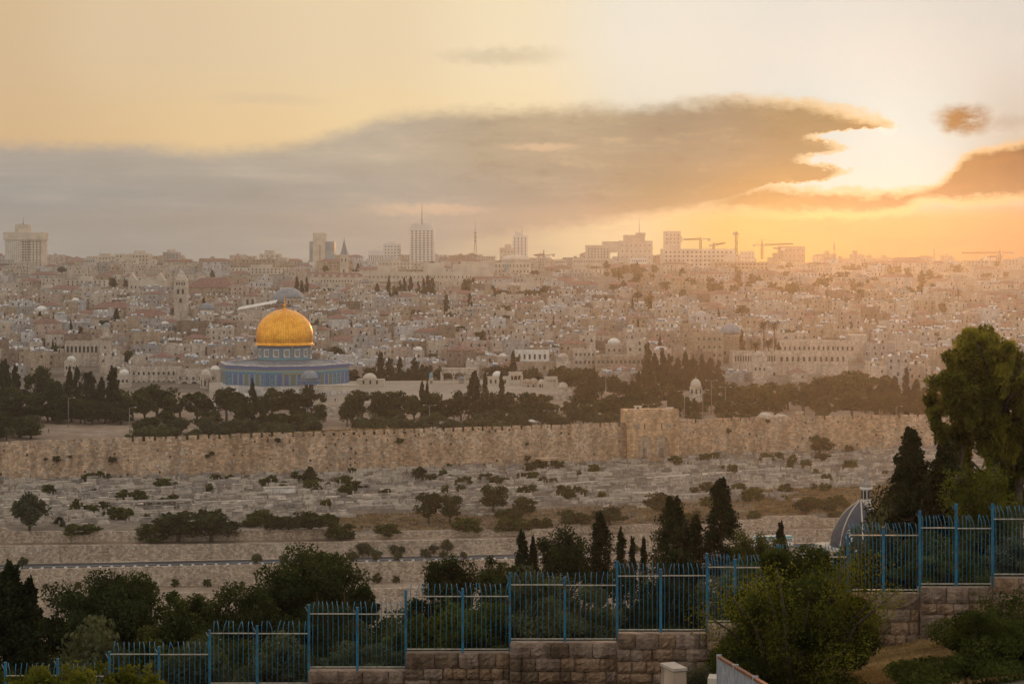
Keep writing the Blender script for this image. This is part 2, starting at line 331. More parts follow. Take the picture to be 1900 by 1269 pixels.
MT['concrete'] = plain('concrete', (0.46, 0.43, 0.39), 0.9, var=0.2, scale=0.05)
MT['whitefac'] = plain('white_facade', (0.66, 0.64, 0.60), 0.8, var=0.1, scale=0.05)
MT['pale'] = plain('pale_block_stone', (0.55, 0.47, 0.38), 0.85, var=0.18, scale=0.1)
MT['steel'] = plain('galvanised_steel', (0.33, 0.32, 0.31), 0.5, 0.6, 0.2)
MT['crane'] = plain('backlit_crane_paint', (0.13, 0.075, 0.03), 0.6, 0.1, 0.2)  # backlit darkness of the cranes is put into this colour
LEAF = {}
def LEAFB(k): a = LEAF[k]; return leafmat(a[0] + '_near', a[1], a[2], a[3], 1.1)
MT['bark'] = plain('bark', (0.075, 0.055, 0.04), 0.95, var=0.5, scale=3)
LEAF['pine'] = ('pine_needles', (0.022, 0.032, 0.014), (0.055, 0.065, 0.026), 0.3); MT['pine'] = leafmat('pine_needles', (0.022, 0.032, 0.014), (0.055, 0.065, 0.026), 0.3, 6.0)
LEAF['cyp'] = ('cypress_scales', (0.013, 0.020, 0.011), (0.034, 0.042, 0.020), 0.22); MT['cyp'] = leafmat('cypress_scales', (0.013, 0.020, 0.011), (0.034, 0.042, 0.020), 0.22, 6.0)
LEAF['olive'] = ('olive_leaves', (0.045, 0.055, 0.035), (0.095, 0.105, 0.062), 0.3); MT['olive'] = leafmat('olive_leaves', (0.045, 0.055, 0.035), (0.095, 0.105, 0.062), 0.3, 6.0)
LEAF['green'] = ('broad_leaves', (0.024, 0.036, 0.011), (0.090, 0.104, 0.026), 0.4); MT['green'] = leafmat('broad_leaves', (0.024, 0.036, 0.011), (0.090, 0.104, 0.026), 0.4, 6.0)
LEAF['lime'] = ('yellow_green_leaves', (0.050, 0.062, 0.012), (0.135, 0.14, 0.024), 0.45); MT['lime'] = leafmat('yellow_green_leaves', (0.050, 0.062, 0.012), (0.135, 0.14, 0.024), 0.45, 6.0)
LEAF['euc'] = ('drooping_leaves', (0.055, 0.062, 0.014), (0.20, 0.195, 0.042), 0.6); MT['euc'] = leafmat('drooping_leaves', (0.055, 0.062, 0.014), (0.20, 0.195, 0.042), 0.6, 6.0)  # leaf colours lightened, so part of the sunlit look is painted in
for k_ in ('pine', 'cyp', 'olive', 'green', 'lime', 'euc'): MT[k_ + '_b'] = LEAFB(k_)
MT['straw'] = leafmat('dry_grass', (0.17, 0.105, 0.05), (0.30, 0.20, 0.10), 0.3, 0.3)
MT['blue'] = plain('blue_fence_paint', (0.028, 0.19, 0.31), 0.45, 0.0, 0.22, 6)
MT['blue'] = rusty('chipped_blue_paint', (0.020, 0.145, 0.235), (0.11, 0.06, 0.04))
MT['rail'] = plain('worn_rail_paint', (0.42, 0.38, 0.30), 0.5, 0.3, 0.3, 8)
MT['paving'] = stone('pale_paving', (0.58, 0.48, 0.38), (0.68, 0.58, 0.47), (1.6, 1.6), 0.0, 0.5, bump=0.1)
MT['asphalt'] = plain('asphalt', (0.055, 0.055, 0.06), 0.9, var=0.25, scale=0.3)
MT['paint'] = plain('road_paint', (0.7, 0.68, 0.62), 0.7, var=0.15, scale=3)
MT['cloth_dark'] = plain('dark_cloth', (0.03, 0.03, 0.035), 0.9)
MT['cloth_pale'] = plain('pale_cloth', (0.5, 0.47, 0.44), 0.9)
# ------------------------------------------------------------------ terrain
PXK = [0, 475, 950, 1425, 1900]
W2D = [470, 474, 482, 505, 520]; W2T = [1106, 1098, 1086, 1060, 1050]; W2B = [1162, 1155, 1150, 1122, 1112]
W1D = [488, 492, 502, 525, 540]; W1T = [1057, 1047, 1037, 1018, 1008]; W1B = [1092, 1085, 1073, 1052, 1042]
W0D = [499, 503, 513, 536, 551]; W0T = [1013, 1008, 999, 984, 974]
WUD = [505, 509, 519, 542, 557]; WUT = [987, 991, 986, 966, 956]
WD = [593, 621, 648, 686, 698]; WF = [890, 881, 863, 839, 823]
WTOP, PLAT = -57.0, -61.0
FPX = [10, 203, 389, 573, 753, 946, 1145, 1312, 1443, 1573, 1707, 1842, 1990]           # where the fence steps
FBOT = [1310, 1294, 1268, 1238, 1205, 1186, 1169, 1153, 1128, 1095, 1084, 1066]          # bottom rail row of each section
FTOP = [1232, 1192, 1153, 1117, 1084, 1063, 1046, 1030, 1011, 971, 957, 940]
def fence_D(px): return lerp(61.5, 58.5, px / 1900)
FX = [(p - CX) * fence_D(p) / F for p in FPX]
def wall_top(x):
    i = min(max(sum(1 for a in FX if a <= x) - 1, 0), len(FBOT) - 1)
    return zy(FBOT[i] + 4, fence_D(FPX[i]))
COLK = []
for i, px in enumerate(PXK):
    k = [(75, [-23, -21, -19.5, -17.5, -15][i]), (150, [-42, -39, -37, -35, -32][i]), (300, [-73, -72, -72, -70, -68][i]), (430, [-92, -91, -91, -90, -89][i]), (W2D[i] - 1, zy(W2B[i], W2D[i])),
         (W2D[i] + .6, zy(W2B[i], W2D[i])), (W2D[i] + 1.0, zy(W2T[i], W2D[i]) - .5), (W1D[i] - .6, zy(W1B[i], W1D[i])), (W1D[i] + .4, zy(W1B[i], W1D[i])), (W1D[i] + .8, zy(W1T[i], W1D[i]) - .35),
         (W0D[i] + .4, zy(W1T[i], W1D[i]) - .3), (W0D[i] + .8, zy(W0T[i], W0D[i]) - .3), (WUD[i] + .4, zy(W0T[i], W0D[i]) - .1), (WUD[i] + .8, zy(WUT[i], WUD[i]) - .3), (WUD[i] + 30, lerp(zy(WUT[i], WUD[i]), zy(WF[i], WD[i]), .42)),
         (WD[i] - .2, zy(WF[i], WD[i])), (WD[i] + 1.5, zy(WF[i], WD[i])), (WD[i] + 2.0, PLAT), (880, -60.2), (1000, -54.5), (1200, -44.5), (1400, -35.5), (1800, -24), (2400, -16.5), (3000, -14.5), (3200, -15), (3480, -18)]
    COLK.append(k)
COLK = np.array(COLK)     # column, knot, (D, z)
def gz(x, y):
    if y < 60.5:
        zf = interp(x, [-16, 0, 8, 15], [-15.2, -13.6, -12.1, -10.6])
        t = max(0.0, y) / 57.0
        return lerp(-1.75, zf, t) + (0.0 if y > 0 else 0.0)
    t = CX + F * x / max(y, 120.0)
    i = min(max(int(np.searchsorted(PXK, t)) - 1, 0), 3); w = min(max((t - PXK[i]) / (PXK[i + 1] - PXK[i]), -0.6), 1.6)
    K = COLK[i] * (1 - w) + COLK[i + 1] * w
    if y < 75:
        a = wall_top(x) - 0.25
        return lerp(a, K[0][1], ((y - 60.5) / 14.5) ** .5)
    return float(np.interp(y, K[:, 0], K[:, 1]))
# ------------------------------------------------------------------ ground
def build_ground():
    ts = np.arange(-520, 2440, 20.0); nk = COLK.shape[1]
    rows = [('y', v) for v in (-60, -30, 0, 12, 25, 38, 48, 56, 60.4, 60.6, 61.5, 63, 66, 70)]
    sub = {1: 6, 2: 5, 3: 4, 13: 8, 14: 14, 17: 30, 18: 14, 19: 16, 20: 14, 21: 14, 22: 14, 23: 14, 24: 4, 25: 6}
    for k in range(nk - 1):
        n = sub.get(k, 1)
        for j in range(n): rows.append(('k', k + j / n))
    rows.append(('k', nk - 1.0))
    vs = []; tagk = []
    for kind, q in rows:
        for t in ts:
            if kind == 'y': y = q
            else:
                i = min(max(int(np.searchsorted(PXK, t)) - 1, 0), 3); w = min(max((t - PXK[i]) / (PXK[i + 1] - PXK[i]), -0.6), 1.6)
                K = COLK[i] * (1 - w) + COLK[i + 1] * w; a = int(q); f = q - a
                y = K[a][0] if f == 0 else lerp(K[a][0], K[a + 1][0], f)
            x = (t - CX) / F * max(y, 120.0)
            z = gz(x, y)
            if kind == 'k' and q > 16.9: z -= 0.0
            vs.append((x, y, z))
    nc = len(ts); fs = []; ms = []
    for r in range(len(rows) - 1):
        kind, q = rows[r]
        if kind == 'y' or q < 3: m = 0
        elif q < 9.8: m = 1
        elif q < 12.9: m = 3
        elif q < 15.9: m = 2
        elif q < 17.9: m = 3
        else: m = 4
        for c in range(nc - 1):
            a = r * nc + c; fs.append((a, a + 1, a + nc + 1, a + nc)); ms.append(m)
    me = bpy.data.meshes.new('ground'); me.from_pydata(vs, [], fs)
    me.materials.append(plain('dark_soil', (0.07, 0.055, 0.035), 1.0, var=0.6, scale=0.7))
    me.materials.append(stone('valley_scree', (0.26, 0.19, 0.13), (0.36, 0.28, 0.20), None, 0.3, 0.5, bump=0.8, bscale=0.5))
    me.materials.append(stone('cemetery_dust', (0.13, 0.10, 0.072), (0.25, 0.20, 0.15), None, 0.35, 0.6, bump=0.8, bscale=0.4))
    me.materials.append(stone('court_earth', (0.24, 0.17, 0.115), (0.34, 0.25, 0.18), None, 0.3, 0.3, bump=0.3))
    me.materials.append(stone('city_ground', (0.14, 0.11, 0.08), (0.22, 0.18, 0.14), None, 0.3, 0.2, bump=0.3))
    me.polygons.foreach_set('material_index', ms); me.update()
    struct(link('ground', me))
build_ground()
def PXI(px, arr): return interp(px, PXK, arr) if 0 <= px <= 1900 else lerp(arr[0], arr[1], (px - PXK[0]) / 475) if px < 0 else lerp(arr[3], arr[4], (px - 1425) / 475)
PXS = list(range(-420, 2341, 60))
def strip(name, f0, f1, mat, dz=0.02):
    mb = MB(); vs = []
    for px in PXS: vs += [f0(px), f1(px)]
    mb.add([(v.x, v.y, v.z + dz) for v in vs], [(2 * i, 2 * i + 2, 2 * i + 3, 2 * i + 1) for i in range(len(PXS) - 1)])
    return struct(mb.build(name, mat))
def rdp(px, off):
    D = PXI(px, W1D) + off; return Vector(((px - CX) * D / F, D, zy(PXI(px, W1T), PXI(px, W1D)) - .33))
strip('road', lambda p: rdp(p, 1.9), lambda p: rdp(p, 9.6), MT['asphalt'], 0.03)
strip('road_line', lambda p: rdp(p, 5.6), lambda p: rdp(p, 5.8), MT['paint'], 0.036)
strip('pavement', lambda p: rdp(p, 9.7), lambda p: rdp(p, 11.2), MT['paving'], 0.10)
strip('cemetery_path', lambda p: pathp(p, 0), lambda p: pathp(p, 1), MT['paving'], 0.12) if False else None
# ------------------------------------------------------------------ retaining walls
def wallstrip(name, label, Ds, tops, bots, thick, mat, p0, p1, anchor=None, apx=400, topf=None, step=20):
    mb = MB(); ps = list(np.arange(p0, p1 + 1, step)); vs = []
    for p in ps:
        D = PXI(p, Ds); zt = zy(PXI(p, tops) + (topf(p) if topf else 0), D); zb = zy(PXI(p, bots), D) - .6; x = (p - CX) * D / F
        vs += [(x, D, zb), (x, D, zt), (x * (D + thick) / D, D + thick, zt), (x * (D + thick) / D, D + thick, zb)]
    n = len(ps); fs = [(0, 3, 2, 1), (4 * n - 4, 4 * n - 3, 4 * n - 2, 4 * n - 1)]
    for i in range(n - 1):
        a = 4 * i; fs += [(a, a + 1, a + 5, a + 4), (a + 1, a + 2, a + 6, a + 5), (a + 2, a + 3, a + 7, a + 6)]
    fs = [tuple(reversed(f)) for f in fs]
    mb.add(vs, fs)
    # coping stones along the top
    o = mb.build(name, mat)
    tag(o, label, 'retaining wall', 'retaining walls along the valley road', anchor, at(apx, PXI(apx, tops), PXI(apx, Ds)))
    return o
STEPS = lambda p: (6 if p < 30 else 0) + (-4 if 120 < p < 240 else 0)
wallstrip('retaining_wall', 'lowest rubble stone terrace wall, half hidden behind the dark pine trees', W2D, W2T, W2B, 1.2, MT['retain'], -420, 2340)
wallstrip('retaining_wall', 'long pale stone retaining wall directly below the valley road', W1D, W1T, W1B, 1.0, MT['retain'], -420, 2340, 'the wall below the road', 300)
wallstrip('retaining_wall', 'low pale stone retaining wall at the back edge of the road', W0D, W0T, [t + 32 for t in W1T], 1.0, MT['retain'], -420, 2340)
wallstrip('retaining_wall', 'stepped stone retaining wall holding up the lower edge of the cemetery', WUD, [t - 3 for t in WUT], [a + 2 for a in W0T], 1.0, MT['retain'], -420, 2340, topf=lambda p: 6 * (math.sin(p * .021) > 0.3) - 5 * (math.sin(p * .013 + 1) > .5), step=10)
# white kerb blocks on the road's outer edge
mb = MB(); mb.box((0, 0, .28), (.7, .45, .56), 0, 0, .9); KB = mb.mesh('kerb_block', MT['paint'])
for i in range(52):
    px = 14 + i * 21.5; v = rdp(px, 0.9)
    o = link('kerb_block', KB, None, (v.x, v.y, v.z + .05), 0.12)
    auto(o, 'small whitewashed concrete road block', 'block', v, 'kerb block', 'white blocks edging the road')
# ------------------------------------------------------------------ the city rampart
def rampart(name, label, pts, anchor, ai, ztop=WTOP):
    root = thing(name, label, 'city wall', (pts[0][0], pts[0][1], -69), 0, 'crenellated city wall', anchor, (pts[ai][0], pts[ai][1], WTOP))
    off = Vector((pts[0][0], pts[0][1], -69)); mb = MB(); me = MB()
    for (xa, ya), (xb, yb) in zip(pts[:-1], pts[1:]):
        L = math.hypot(xb - xa, yb - ya); rz = math.atan2(yb - ya, xb - xa); ux, uy = (xb - xa) / L, (yb - ya) / L; nx, ny = -uy, ux
        n = max(1, int(L / 6))
        for i in range(n):       # slightly uneven lengths of masonry
            s = (i + .5) / n * L; pr = random.uniform(-.07, .07)
            mb.box((xa + ux * s + nx * (1.1 + pr) - off.x, ya + uy * s + ny * (1.1 + pr) - off.y, (-74 + ztop - 1.3) / 2 - off.z), (L / n + .04, 2.2, ztop - 1.3 + 74), rz)
        k = max(1, int(L / 3.3))
        for i in range(k):
            s = (i + .5) / k * L + random.uniform(-.1, .1); h = 1.6 + random.uniform(-.2, .12)
            if random.random() < .03: h *= .45
            me.box((xa + ux * s + nx * .5 - off.x, ya + uy * s + ny * .5 - off.y, ztop - 1.34 + h / 2 - off.z), (L / k - .85, .8, h), rz)
    mb.build('wall', MT['wall'], root); me.build('battlements', MT['wall'], root)
    return root
rampart('city_wall', 'long crenellated stone rampart between the cemetery and the dark trees, left of the gate', [(-330, 545), (-158, 593), (-82, 621), (0, 648), (39.5, 663)], 'the long rampart', 2)
rampart('city_wall', 'crenellated stone rampart running right from the twin-arched gate behind the conifers', [(56.5, 672), (89, 686), (153, 695), (300, 722)], 'the far rampart', 1)
# ------------------------------------------------------------------ sealed gate with two arches
gx0, gx1, gD = (1163 - CX) * 661 / F, (1261 - CX) * 661 / F, 661.0
groot = thing('stone_gate', 'massive square stone gatehouse with two walled-up arches in the rampart', 'gatehouse', ((gx0 + gx1) / 2, gD, -70), R(8), None, 'the sealed gate', at(1212, 806, 661))
gw = gx1 - gx0; gt = 17.2
mb = MB(); mb.bx(-gw / 2, gw / 2, 0, 12, -3, gt); mb.build('wall', MT['gate'], groot)
mb = MB()
for i in range(7): mb.box((-gw / 2 + (i + .5) * gw / 7, .4, gt + .32), (gw / 7 - .5, .8, .62))
mb.build('battlements', MT['gate'], groot)
def archpoly(w, h, n=10, pointed=0.0):
    r = w / 2; zc = h - r * (1 + pointed)
    return [(-r, 0), (r, 0)] + [(r * math.cos(math.pi * k / n), zc + r * (1 + pointed) * math.sin(math.pi * k / n) ** (1 if not pointed else 1)) for k in range(n + 1)]
def archring(w, h, t, n=12):
    r = w / 2; zc = h - r; mb = []
    out = [(r + t, 0)] + [((r + t) * math.cos(math.pi * k / n), zc + (r + t) * math.sin(math.pi * k / n)) for k in range(n + 1)] + [(-r - t, 0)]
    inn = [(-r, 0)] + [(-r * math.cos(math.pi * k / n), zc + r * math.sin(math.pi * k / n)) for k in range(n + 1)] + [(r, 0)]
    return out, inn
def ring_mesh(mb, w, h, t, y0, y1, cx=0, z0=0, n=12, mat=0):
    out, inn = archring(w, h, t, n); inn = list(reversed(inn))
    vs = [(cx + x, y0, z0 + z) for x, z in out] + [(cx + x, y0, z0 + z) for x, z in inn] + [(cx + x, y1, z0 + z) for x, z in out] + [(cx + x, y1, z0 + z) for x, z in inn]
    k = len(out); fs = []
    for i in range(k - 1): fs += [(i, i + 1, k + i + 1, k + i), (i, 2 * k + i, 2 * k + i + 1, i + 1), (k + i, k + i + 1, 3 * k + i + 1, 3 * k + i)]
    mb.add(vs, fs, mat)
for sx_ in (-1, 1):
    mb = MB(); ring_mesh(mb, 4.6, 7.4, .75, -.45, .05, sx_ * 2.9, 1.6); mb.build('arch_moulding', MT['gate'], groot)
    mb = MB(); mb.prism([(sx_ * 2.9 + x, z + 1.6) for x, z in archpoly(4.5, 7.3)], -.12, .05); mb.build('blocked_arch', MT['tan'], groot)
    mb = MB(); mb.prism([(sx_ * 2.9 + x, z + 1.6) for x, z in archpoly(1.3, 3.4)], -.22, -.05); mb.build('niche', MT['brown'], groot)
    mb = MB(); mb.box((sx_ * 2.9, -.02, 12), (.3, .1, 2.2)); mb.build('arrow_slit', MT['dark'], groot)
    mb = MB(); mb.box((sx_ * 5.6, -.06, 12.2), (2.2, .16, 1.6)); mb.build('blind_panel', MT['tan'], groot)
for px, w, lab in ((1184, 2.3, 'small flat-roofed guard hut glowing in low sun on the gatehouse roof, left corner'), (1243, 2.6, 'low row of sunlit stone blocks on the gatehouse roof, right corner')):
    v = at(px, 764, 665); t = thing('roof_hut', lab, 'hut', (v.x, v.y, -52.75))
    mb = MB(); mb.bx(-w / 2, w / 2, 0, 1.6, -.05, 1.15 if px < 1200 else .7); mb.build('wall', MT['plaster'], t)
    if px < 1200:
        mb = MB(); mb.bx(-w / 2 - .3, w / 2 + .3, -.4, 1.9, 1.15, 1.32); mb.build('roof', MT['pale'], t)
        mb = MB(); mb.bx(-.4, .3, -.04, .02, .2, .95); mb.build('opening', MT['dark'], t)
    else:
        mb = MB(); [mb.bx(-1.2 + k * .65, -.75 + k * .65, -.15, .4, .7, 1.0) for k in range(4)]; mb.build('block', MT['pale'], t)
MT['courtstone'] = stone('court_paving', (0.46, 0.37, 0.28), (0.56, 0.46, 0.36), (2.4, 2.4), 0.0, 0.4, bump=0.1)
# ------------------------------------------------------------------ raised court of the shrine
PF = -57.5
def court():
    poly = [(388, 740), (590, 741), (1062, 815), (1066, 900), (388, 880)]
    pts = [((p - CX) * d / F, d) for p, d in poly]
    mb = MB(); n = len(pts)
    mb.add([(x, y, PF) for x, y in pts], [tuple(range(n))]); struct(mb.build('paved_court', MT['courtstone']))
    mb = MB()
    for i in range(n):
        (x0, y0), (x1, y1) = pts[i], pts[(i + 1) % n]
        mb.add([(x0, y0, PF - .004), (x1, y1, PF - .004), (x1, y1, PLAT - 3), (x0, y0, PLAT - 3)], [(3, 2, 1, 0)])
    o = mb.build('court_wall', MT['cream']); tag(o, 'pale stone terrace wall round the raised court below the blue shrine', 'terrace wall')
court()
mb = MB()
sx0, sx1 = (606 - CX) * 735 / F, (652 - CX) * 735 / F
for i in range(14): mb.bx(sx0, sx1, 730.2 + i * .72, 741.5, PLAT - .5 + 0.0, PLAT + (i + 1) * .249)
o = mb.build('stone_staircase', MT['cream']); tag(o, 'broad stone staircase climbing to the slender arcade beside the blue shrine', 'staircase', None)
# paved plaza behind the rampart, left
mb = MB(); mb.add([((p - CX) * d / F, d, PLAT + .03) for p, d in ((-40, 600), (268, 617), (262, 690), (60, 720), (-60, 720))], [(0, 1, 2, 3, 4)]); struct(mb.build('plaza', MT['paving']))
# ------------------------------------------------------------------ golden-domed shrine
m, nt, b = newmat('gilded_copper'); v = vec_node(nt, False)
sp = nt.nodes.new('ShaderNodeSeparateXYZ'); nt.links.new(v, sp.inputs[0])
ang = M('MULTIPLY', M('ARCTAN2', sp.outputs[1], sp.outputs[0], 0, nt), 10.8, 0, nt)
cb = nt.nodes.new('ShaderNodeCombineXYZ'); nt.links.new(sp.outputs[2], cb.inputs[0]); nt.links.new(ang, cb.inputs[1])
br = nt.nodes.new('ShaderNodeTexBrick'); nt.links.new(cb.outputs[0], br.inputs['Vector'])
for k, q in (('Scale', 1), ('Brick Width', 1.25), ('Row Height', 0.95), ('Mortar Size', .05), ('Bias', 0.0)): br.inputs[k].default_value = q
br.inputs['Color1'].default_value = (0.84, 0.36, 0.036, 1); br.inputs['Color2'].default_value = (1.0, 0.50, 0.06, 1); br.inputs['Mortar'].default_value = (0.48, 0.22, 0.035, 1)
nt.links.new(MIX(0.5, br.outputs[0], RAMP(tnoise(nt, v, 0.5, 4), [(.3, (.7, .65, .6)), (.7, (1.15, 1.1, 1.05))], nt), nt, 'MULTIPLY'), b.inputs['Base Color'])
b.inputs['Metallic'].default_value = 0.85; b.inputs['Roughness'].default_value = 0.42
bp = nt.nodes.new('ShaderNodeBump'); bp.inputs['Strength'].default_value = .3; bp.inputs['Distance'].default_value = .08; bp.invert = True
nt.links.new(br.outputs['Fac'], bp.inputs['Height']); nt.links.new(bp.outputs[0], b.inputs['Normal'])
MT['gold'] = m
def tilemat(name, c1, c2, c3, sc_, mortar=.08):
    m, nt, b = newmat(name); v = vec_node(nt, True)
    br = nt.nodes.new('ShaderNodeTexBrick'); nt.links.new(v, br.inputs['Vector'])
    for k, q in (('Scale', 1), ('Brick Width', sc_), ('Row Height', sc_), ('Mortar Size', mortar), ('Bias', 0.0)): br.inputs[k].default_value = q
    br.offset = 0
    br.inputs['Color1'].default_value = (*c1, 1); br.inputs['Color2'].default_value = (*c2, 1); br.inputs['Mortar'].default_value = (*c3, 1)
    vo = nt.nodes.new('ShaderNodeTexVoronoi'); nt.links.new(v, vo.inputs['Vector']); vo.inputs['Scale'].default_value = 2.2 / sc_
    nt.links.new(MIX(0.45, br.outputs[0], RAMP(vo.outputs[0], [(.1, c3), (.5, c1)], nt), nt), b.inputs['Base Color']); b.inputs['Roughness'].default_value = .4
    return m
MT['tileblue'] = tilemat('blue_glazed_tile', (0.04, 0.09, 0.205), (0.065, 0.135, 0.265), (0.20, 0.28, 0.33), .9)
MT['tiledark'] = tilemat('deep_blue_script_tile', (0.022, 0.05, 0.22), (0.035, 0.08, 0.28), (0.20, 0.23, 0.32), .55, .1)
MT['tilecyan'] = tilemat('turquoise_tile', (0.05, 0.24, 0.32), (0.08, 0.28, 0.36), (0.22, 0.36, 0.40), .5)
MT['tiledrum'] = tilemat('grey_green_tile', (0.10, 0.16, 0.20), (0.14, 0.20, 0.22), (0.24, 0.28, 0.28), .8)
MT['tilegold'] = tilemat('ochre_tile', (0.36, 0.27, 0.07), (0.30, 0.24, 0.09), (0.15, 0.2, 0.2), .35)
MT['marble'] = stone('veined_marble', (0.56, 0.53, 0.50), (0.70, 0.67, 0.63), (1.8, 1.4), .2, .8, bump=.05, mortar=.8)
c = at(528, 717, 815); SH = thing('domed_shrine', 'octagonal blue-tiled shrine under a great golden dome', 'shrine', (c.x, 815, PF), 0, None, 'the golden dome', at(528, 610, 815))
RO = 27.3; A0_ = R(-90 - 8)   # first corner nearly faces the camera
def octa(r, z): return [(r * math.cos(A0_ + k * math.pi / 4), r * math.sin(A0_ + k * math.pi / 4), z) for k in range(8)]
def octband(r, z0, z1, top=True, mat=0, mb=None):
    mb = mb or MB(); a, b_ = octa(r, z0), octa(r, z1)
    mb.add(a + b_, [(k, (k + 1) % 8, 8 + (k + 1) % 8, 8 + k) for k in range(8)] + ([tuple(range(8, 16)), tuple(range(7, -1, -1))] if top else []), mat); return mb
octband(RO, -1, 4.3).build('marble_base', MT['marble'], SH)
octband(RO - .02, 4.3, 9.6).build('tiled_wall', MT['tileblue'], SH)
octband(RO + .06, 9.6, 10.2).build('turquoise_band', MT['tilecyan'], SH)
octband(RO + .02, 10.2, 10.7).build('pale_band', MT['tilegold'], SH)
octband(RO + .06, 10.7, 12.2).build('script_frieze', MT['tiledark'], SH)
mb = MB(); a_, b_, c_, d_ = octa(RO + .25, 12.2), octa(RO + .25, 12.65), octa(RO - .9, 12.65), octa(RO - .9, 11.2)
mb.add(a_ + b_ + c_ + d_, [(8 * i + k, 8 * i + (k + 1) % 8, 8 * i + 8 + (k + 1) % 8, 8 * i + 8 + k) for i in range(3) for k in range(8)]); mb.build('parapet', MT['marble'], SH)
mb = MB(); a_ = octa(RO - .88, 11.6); n = 40
inn = [(11.4 * math.cos(2 * math.pi * k / n + A0_), 11.4 * math.sin(2 * math.pi * k / n + A0_), 13.95) for k in range(n)]
out = []
for k in range(n):
    s = k / 5; i = int(s); f = s - i; p, q = Vector(a_[i % 8]), Vector(a_[(i + 1) % 8]); out.append(tuple(p.lerp(q, f)))
mb.add(inn + out, [(k, n + k, n + (k + 1) % n, (k + 1) % n) for k in range(n)])
for k in range(0, n):   # raised lead seams
    p, q = Vector(inn[k]), Vector(out[k]); mb.tube([p + Vector((0, 0, .05)), q + Vector((0, 0, .05))], .07, 4)
mb.build('lead_roof', MT['lead'], SH)
mb = MB(); mb.lathe([(11.15, 13.5), (11.15, 19.6)], 48, cap=False); drum = mb.build('drum', MT['tiledrum'], SH)
mb = MB(); mb.lathe([(11.2, 13.9), (11.25, 13.95), (11.25, 14.5), (11.2, 14.55)], 48, cap=False); mb.build('drum_band', MT['tilecyan'], SH)
mb = MB(); mb.lathe([(11.2, 18.9), (11.28, 18.95), (11.28, 19.4), (11.2, 19.45)], 48, cap=False); mb.build('drum_cornice', MT['tiledark'], SH)
for k in range(16):     # round medallion windows of the drum
    a = 2 * math.pi * (k + .5) / 16; mb = MB()
    mb.box((0, -.03, 0), (2.6, .1, 3.4), 0, 0); mb.box((0, -.09, 0), (1.5, .1, 2.1), 0, 1); mb.prism([(0, -1.1), (.75, 0), (0, 1.1), (-.75, 0)], -.2, -.12, 2)
    mb.build('drum_window', [MT['marble'], MT['tiledark'], MT['tilegold']], SH, (11.2 * math.cos(a), 11.2 * math.sin(a), 16.7), a + math.pi / 2)
    if k % 4 == 0:
        mb = MB(); mb.box((0, .1, 16.7), (1.3, .7, 5.8)); a2 = a + math.pi / 16
        mb.build('buttress', MT['tiledrum'], SH, (11.2 * math.cos(a2), 11.2 * math.sin(a2), 0), a2 + math.pi / 2)
prof = [(12.0, 0), (12.25, .12), (12.25, .45), (11.75, .6), (11.55, 1.0)]
for k in range(1, 25):
    t = k / 24; z = 1.0 + 13.9 * t
    r = 11.72 * (1 - max(0, (t - .16) / .84) ** 2.25) ** .56 if t > .16 else 11.55 + .17 * math.sin(t / .16 * math.pi / 2)
    prof.append((max(r, .25), z))
mb = MB(); mb.lathe(prof, 72, cap=False); dome = mb.build('golden_dome', MT['gold'], SH, (0, 0, 19.6))
mb = MB(); mb.lathe([(.9, 0), (1.0, .2), (.35, .5), (.35, 1.0), (.75, 1.35), (.75, 1.7), (.25, 2.0), (.2, 2.5), (.5, 2.8), (.5, 3.1), (.15, 3.4), (.12, 4.0), (.3, 4.2), (.08, 4.6), (.06, 5.4)], 12)
mb.build('finial', MT['gold'], dome, (0, 0, 14.7))
# arched bays on the eight faces
def bay_mesh(kind):
    mb = MB()
    ring_mesh(mb, 1.75, 4.7, .16, -.09, .02, n=8, mat=1)
    mb.prism(archpoly(1.75, 4.7, 8), -.05, .02, {0: 0, 1: 2, 2: 3}[kind])
    if kind == 2: mb.box((0, -.08, 1.5), (.9, .08, 2.6), 0, 1); mb.box((0, -.1, 1.6), (.5, .1, 1.8), 0, 2)
    return mb.mesh('arched_window', [MT['tiledark'], MT['tilecyan'], plain('olive_grille_tile', (.16, .17, .11), .5) if 'ogt' not in MT else MT['ogt'], MT['tileblue']])
BAY = [bay_mesh(k) for k in range(3)]
strm = MB(); strm.box((0, -.05, 2.4), (.34, .12, 4.4)); STRIPE = strm.mesh('striped_pilaster', plain('pale_blue_tile', (.30, .35, .40), .5))
for k in range(8):
    p, q = Vector(octa(RO, 0)[k]), Vector(octa(RO, 0)[(k + 1) % 8]); d = (q - p); rz = math.atan2(d.y, d.x)
    for i in range(7):
        c_ = p.lerp(q, (i + .5) / 7 * .94 + .03)
        link('arched_window', BAY[(2, 0, 0, 1, 0, 1, 2)[(i + 3 * k) % 7]], SH, (c_.x, c_.y, 4.5), rz)
        if i: c2 = p.lerp(q, i / 7 * .94 + .03); link('striped_pilaster', STRIPE, SH, (c2.x, c2.y, 4.5), rz)
    if k % 2 == 0:      # projecting portal
        c_ = p.lerp(q, .5); mb = MB(); mb.bx(-4.2, -3.6, -.35, 0, 4.3, 9.55); mb.bx(3.6, 4.2, -.35, 0, 4.3, 9.55); mb.bx(-3.6, 3.6, -.35, 0, 8.9, 9.55)
        mb.build('portal_frame', MT['tilegold'], SH, (c_.x, c_.y, 0), rz)
        pass
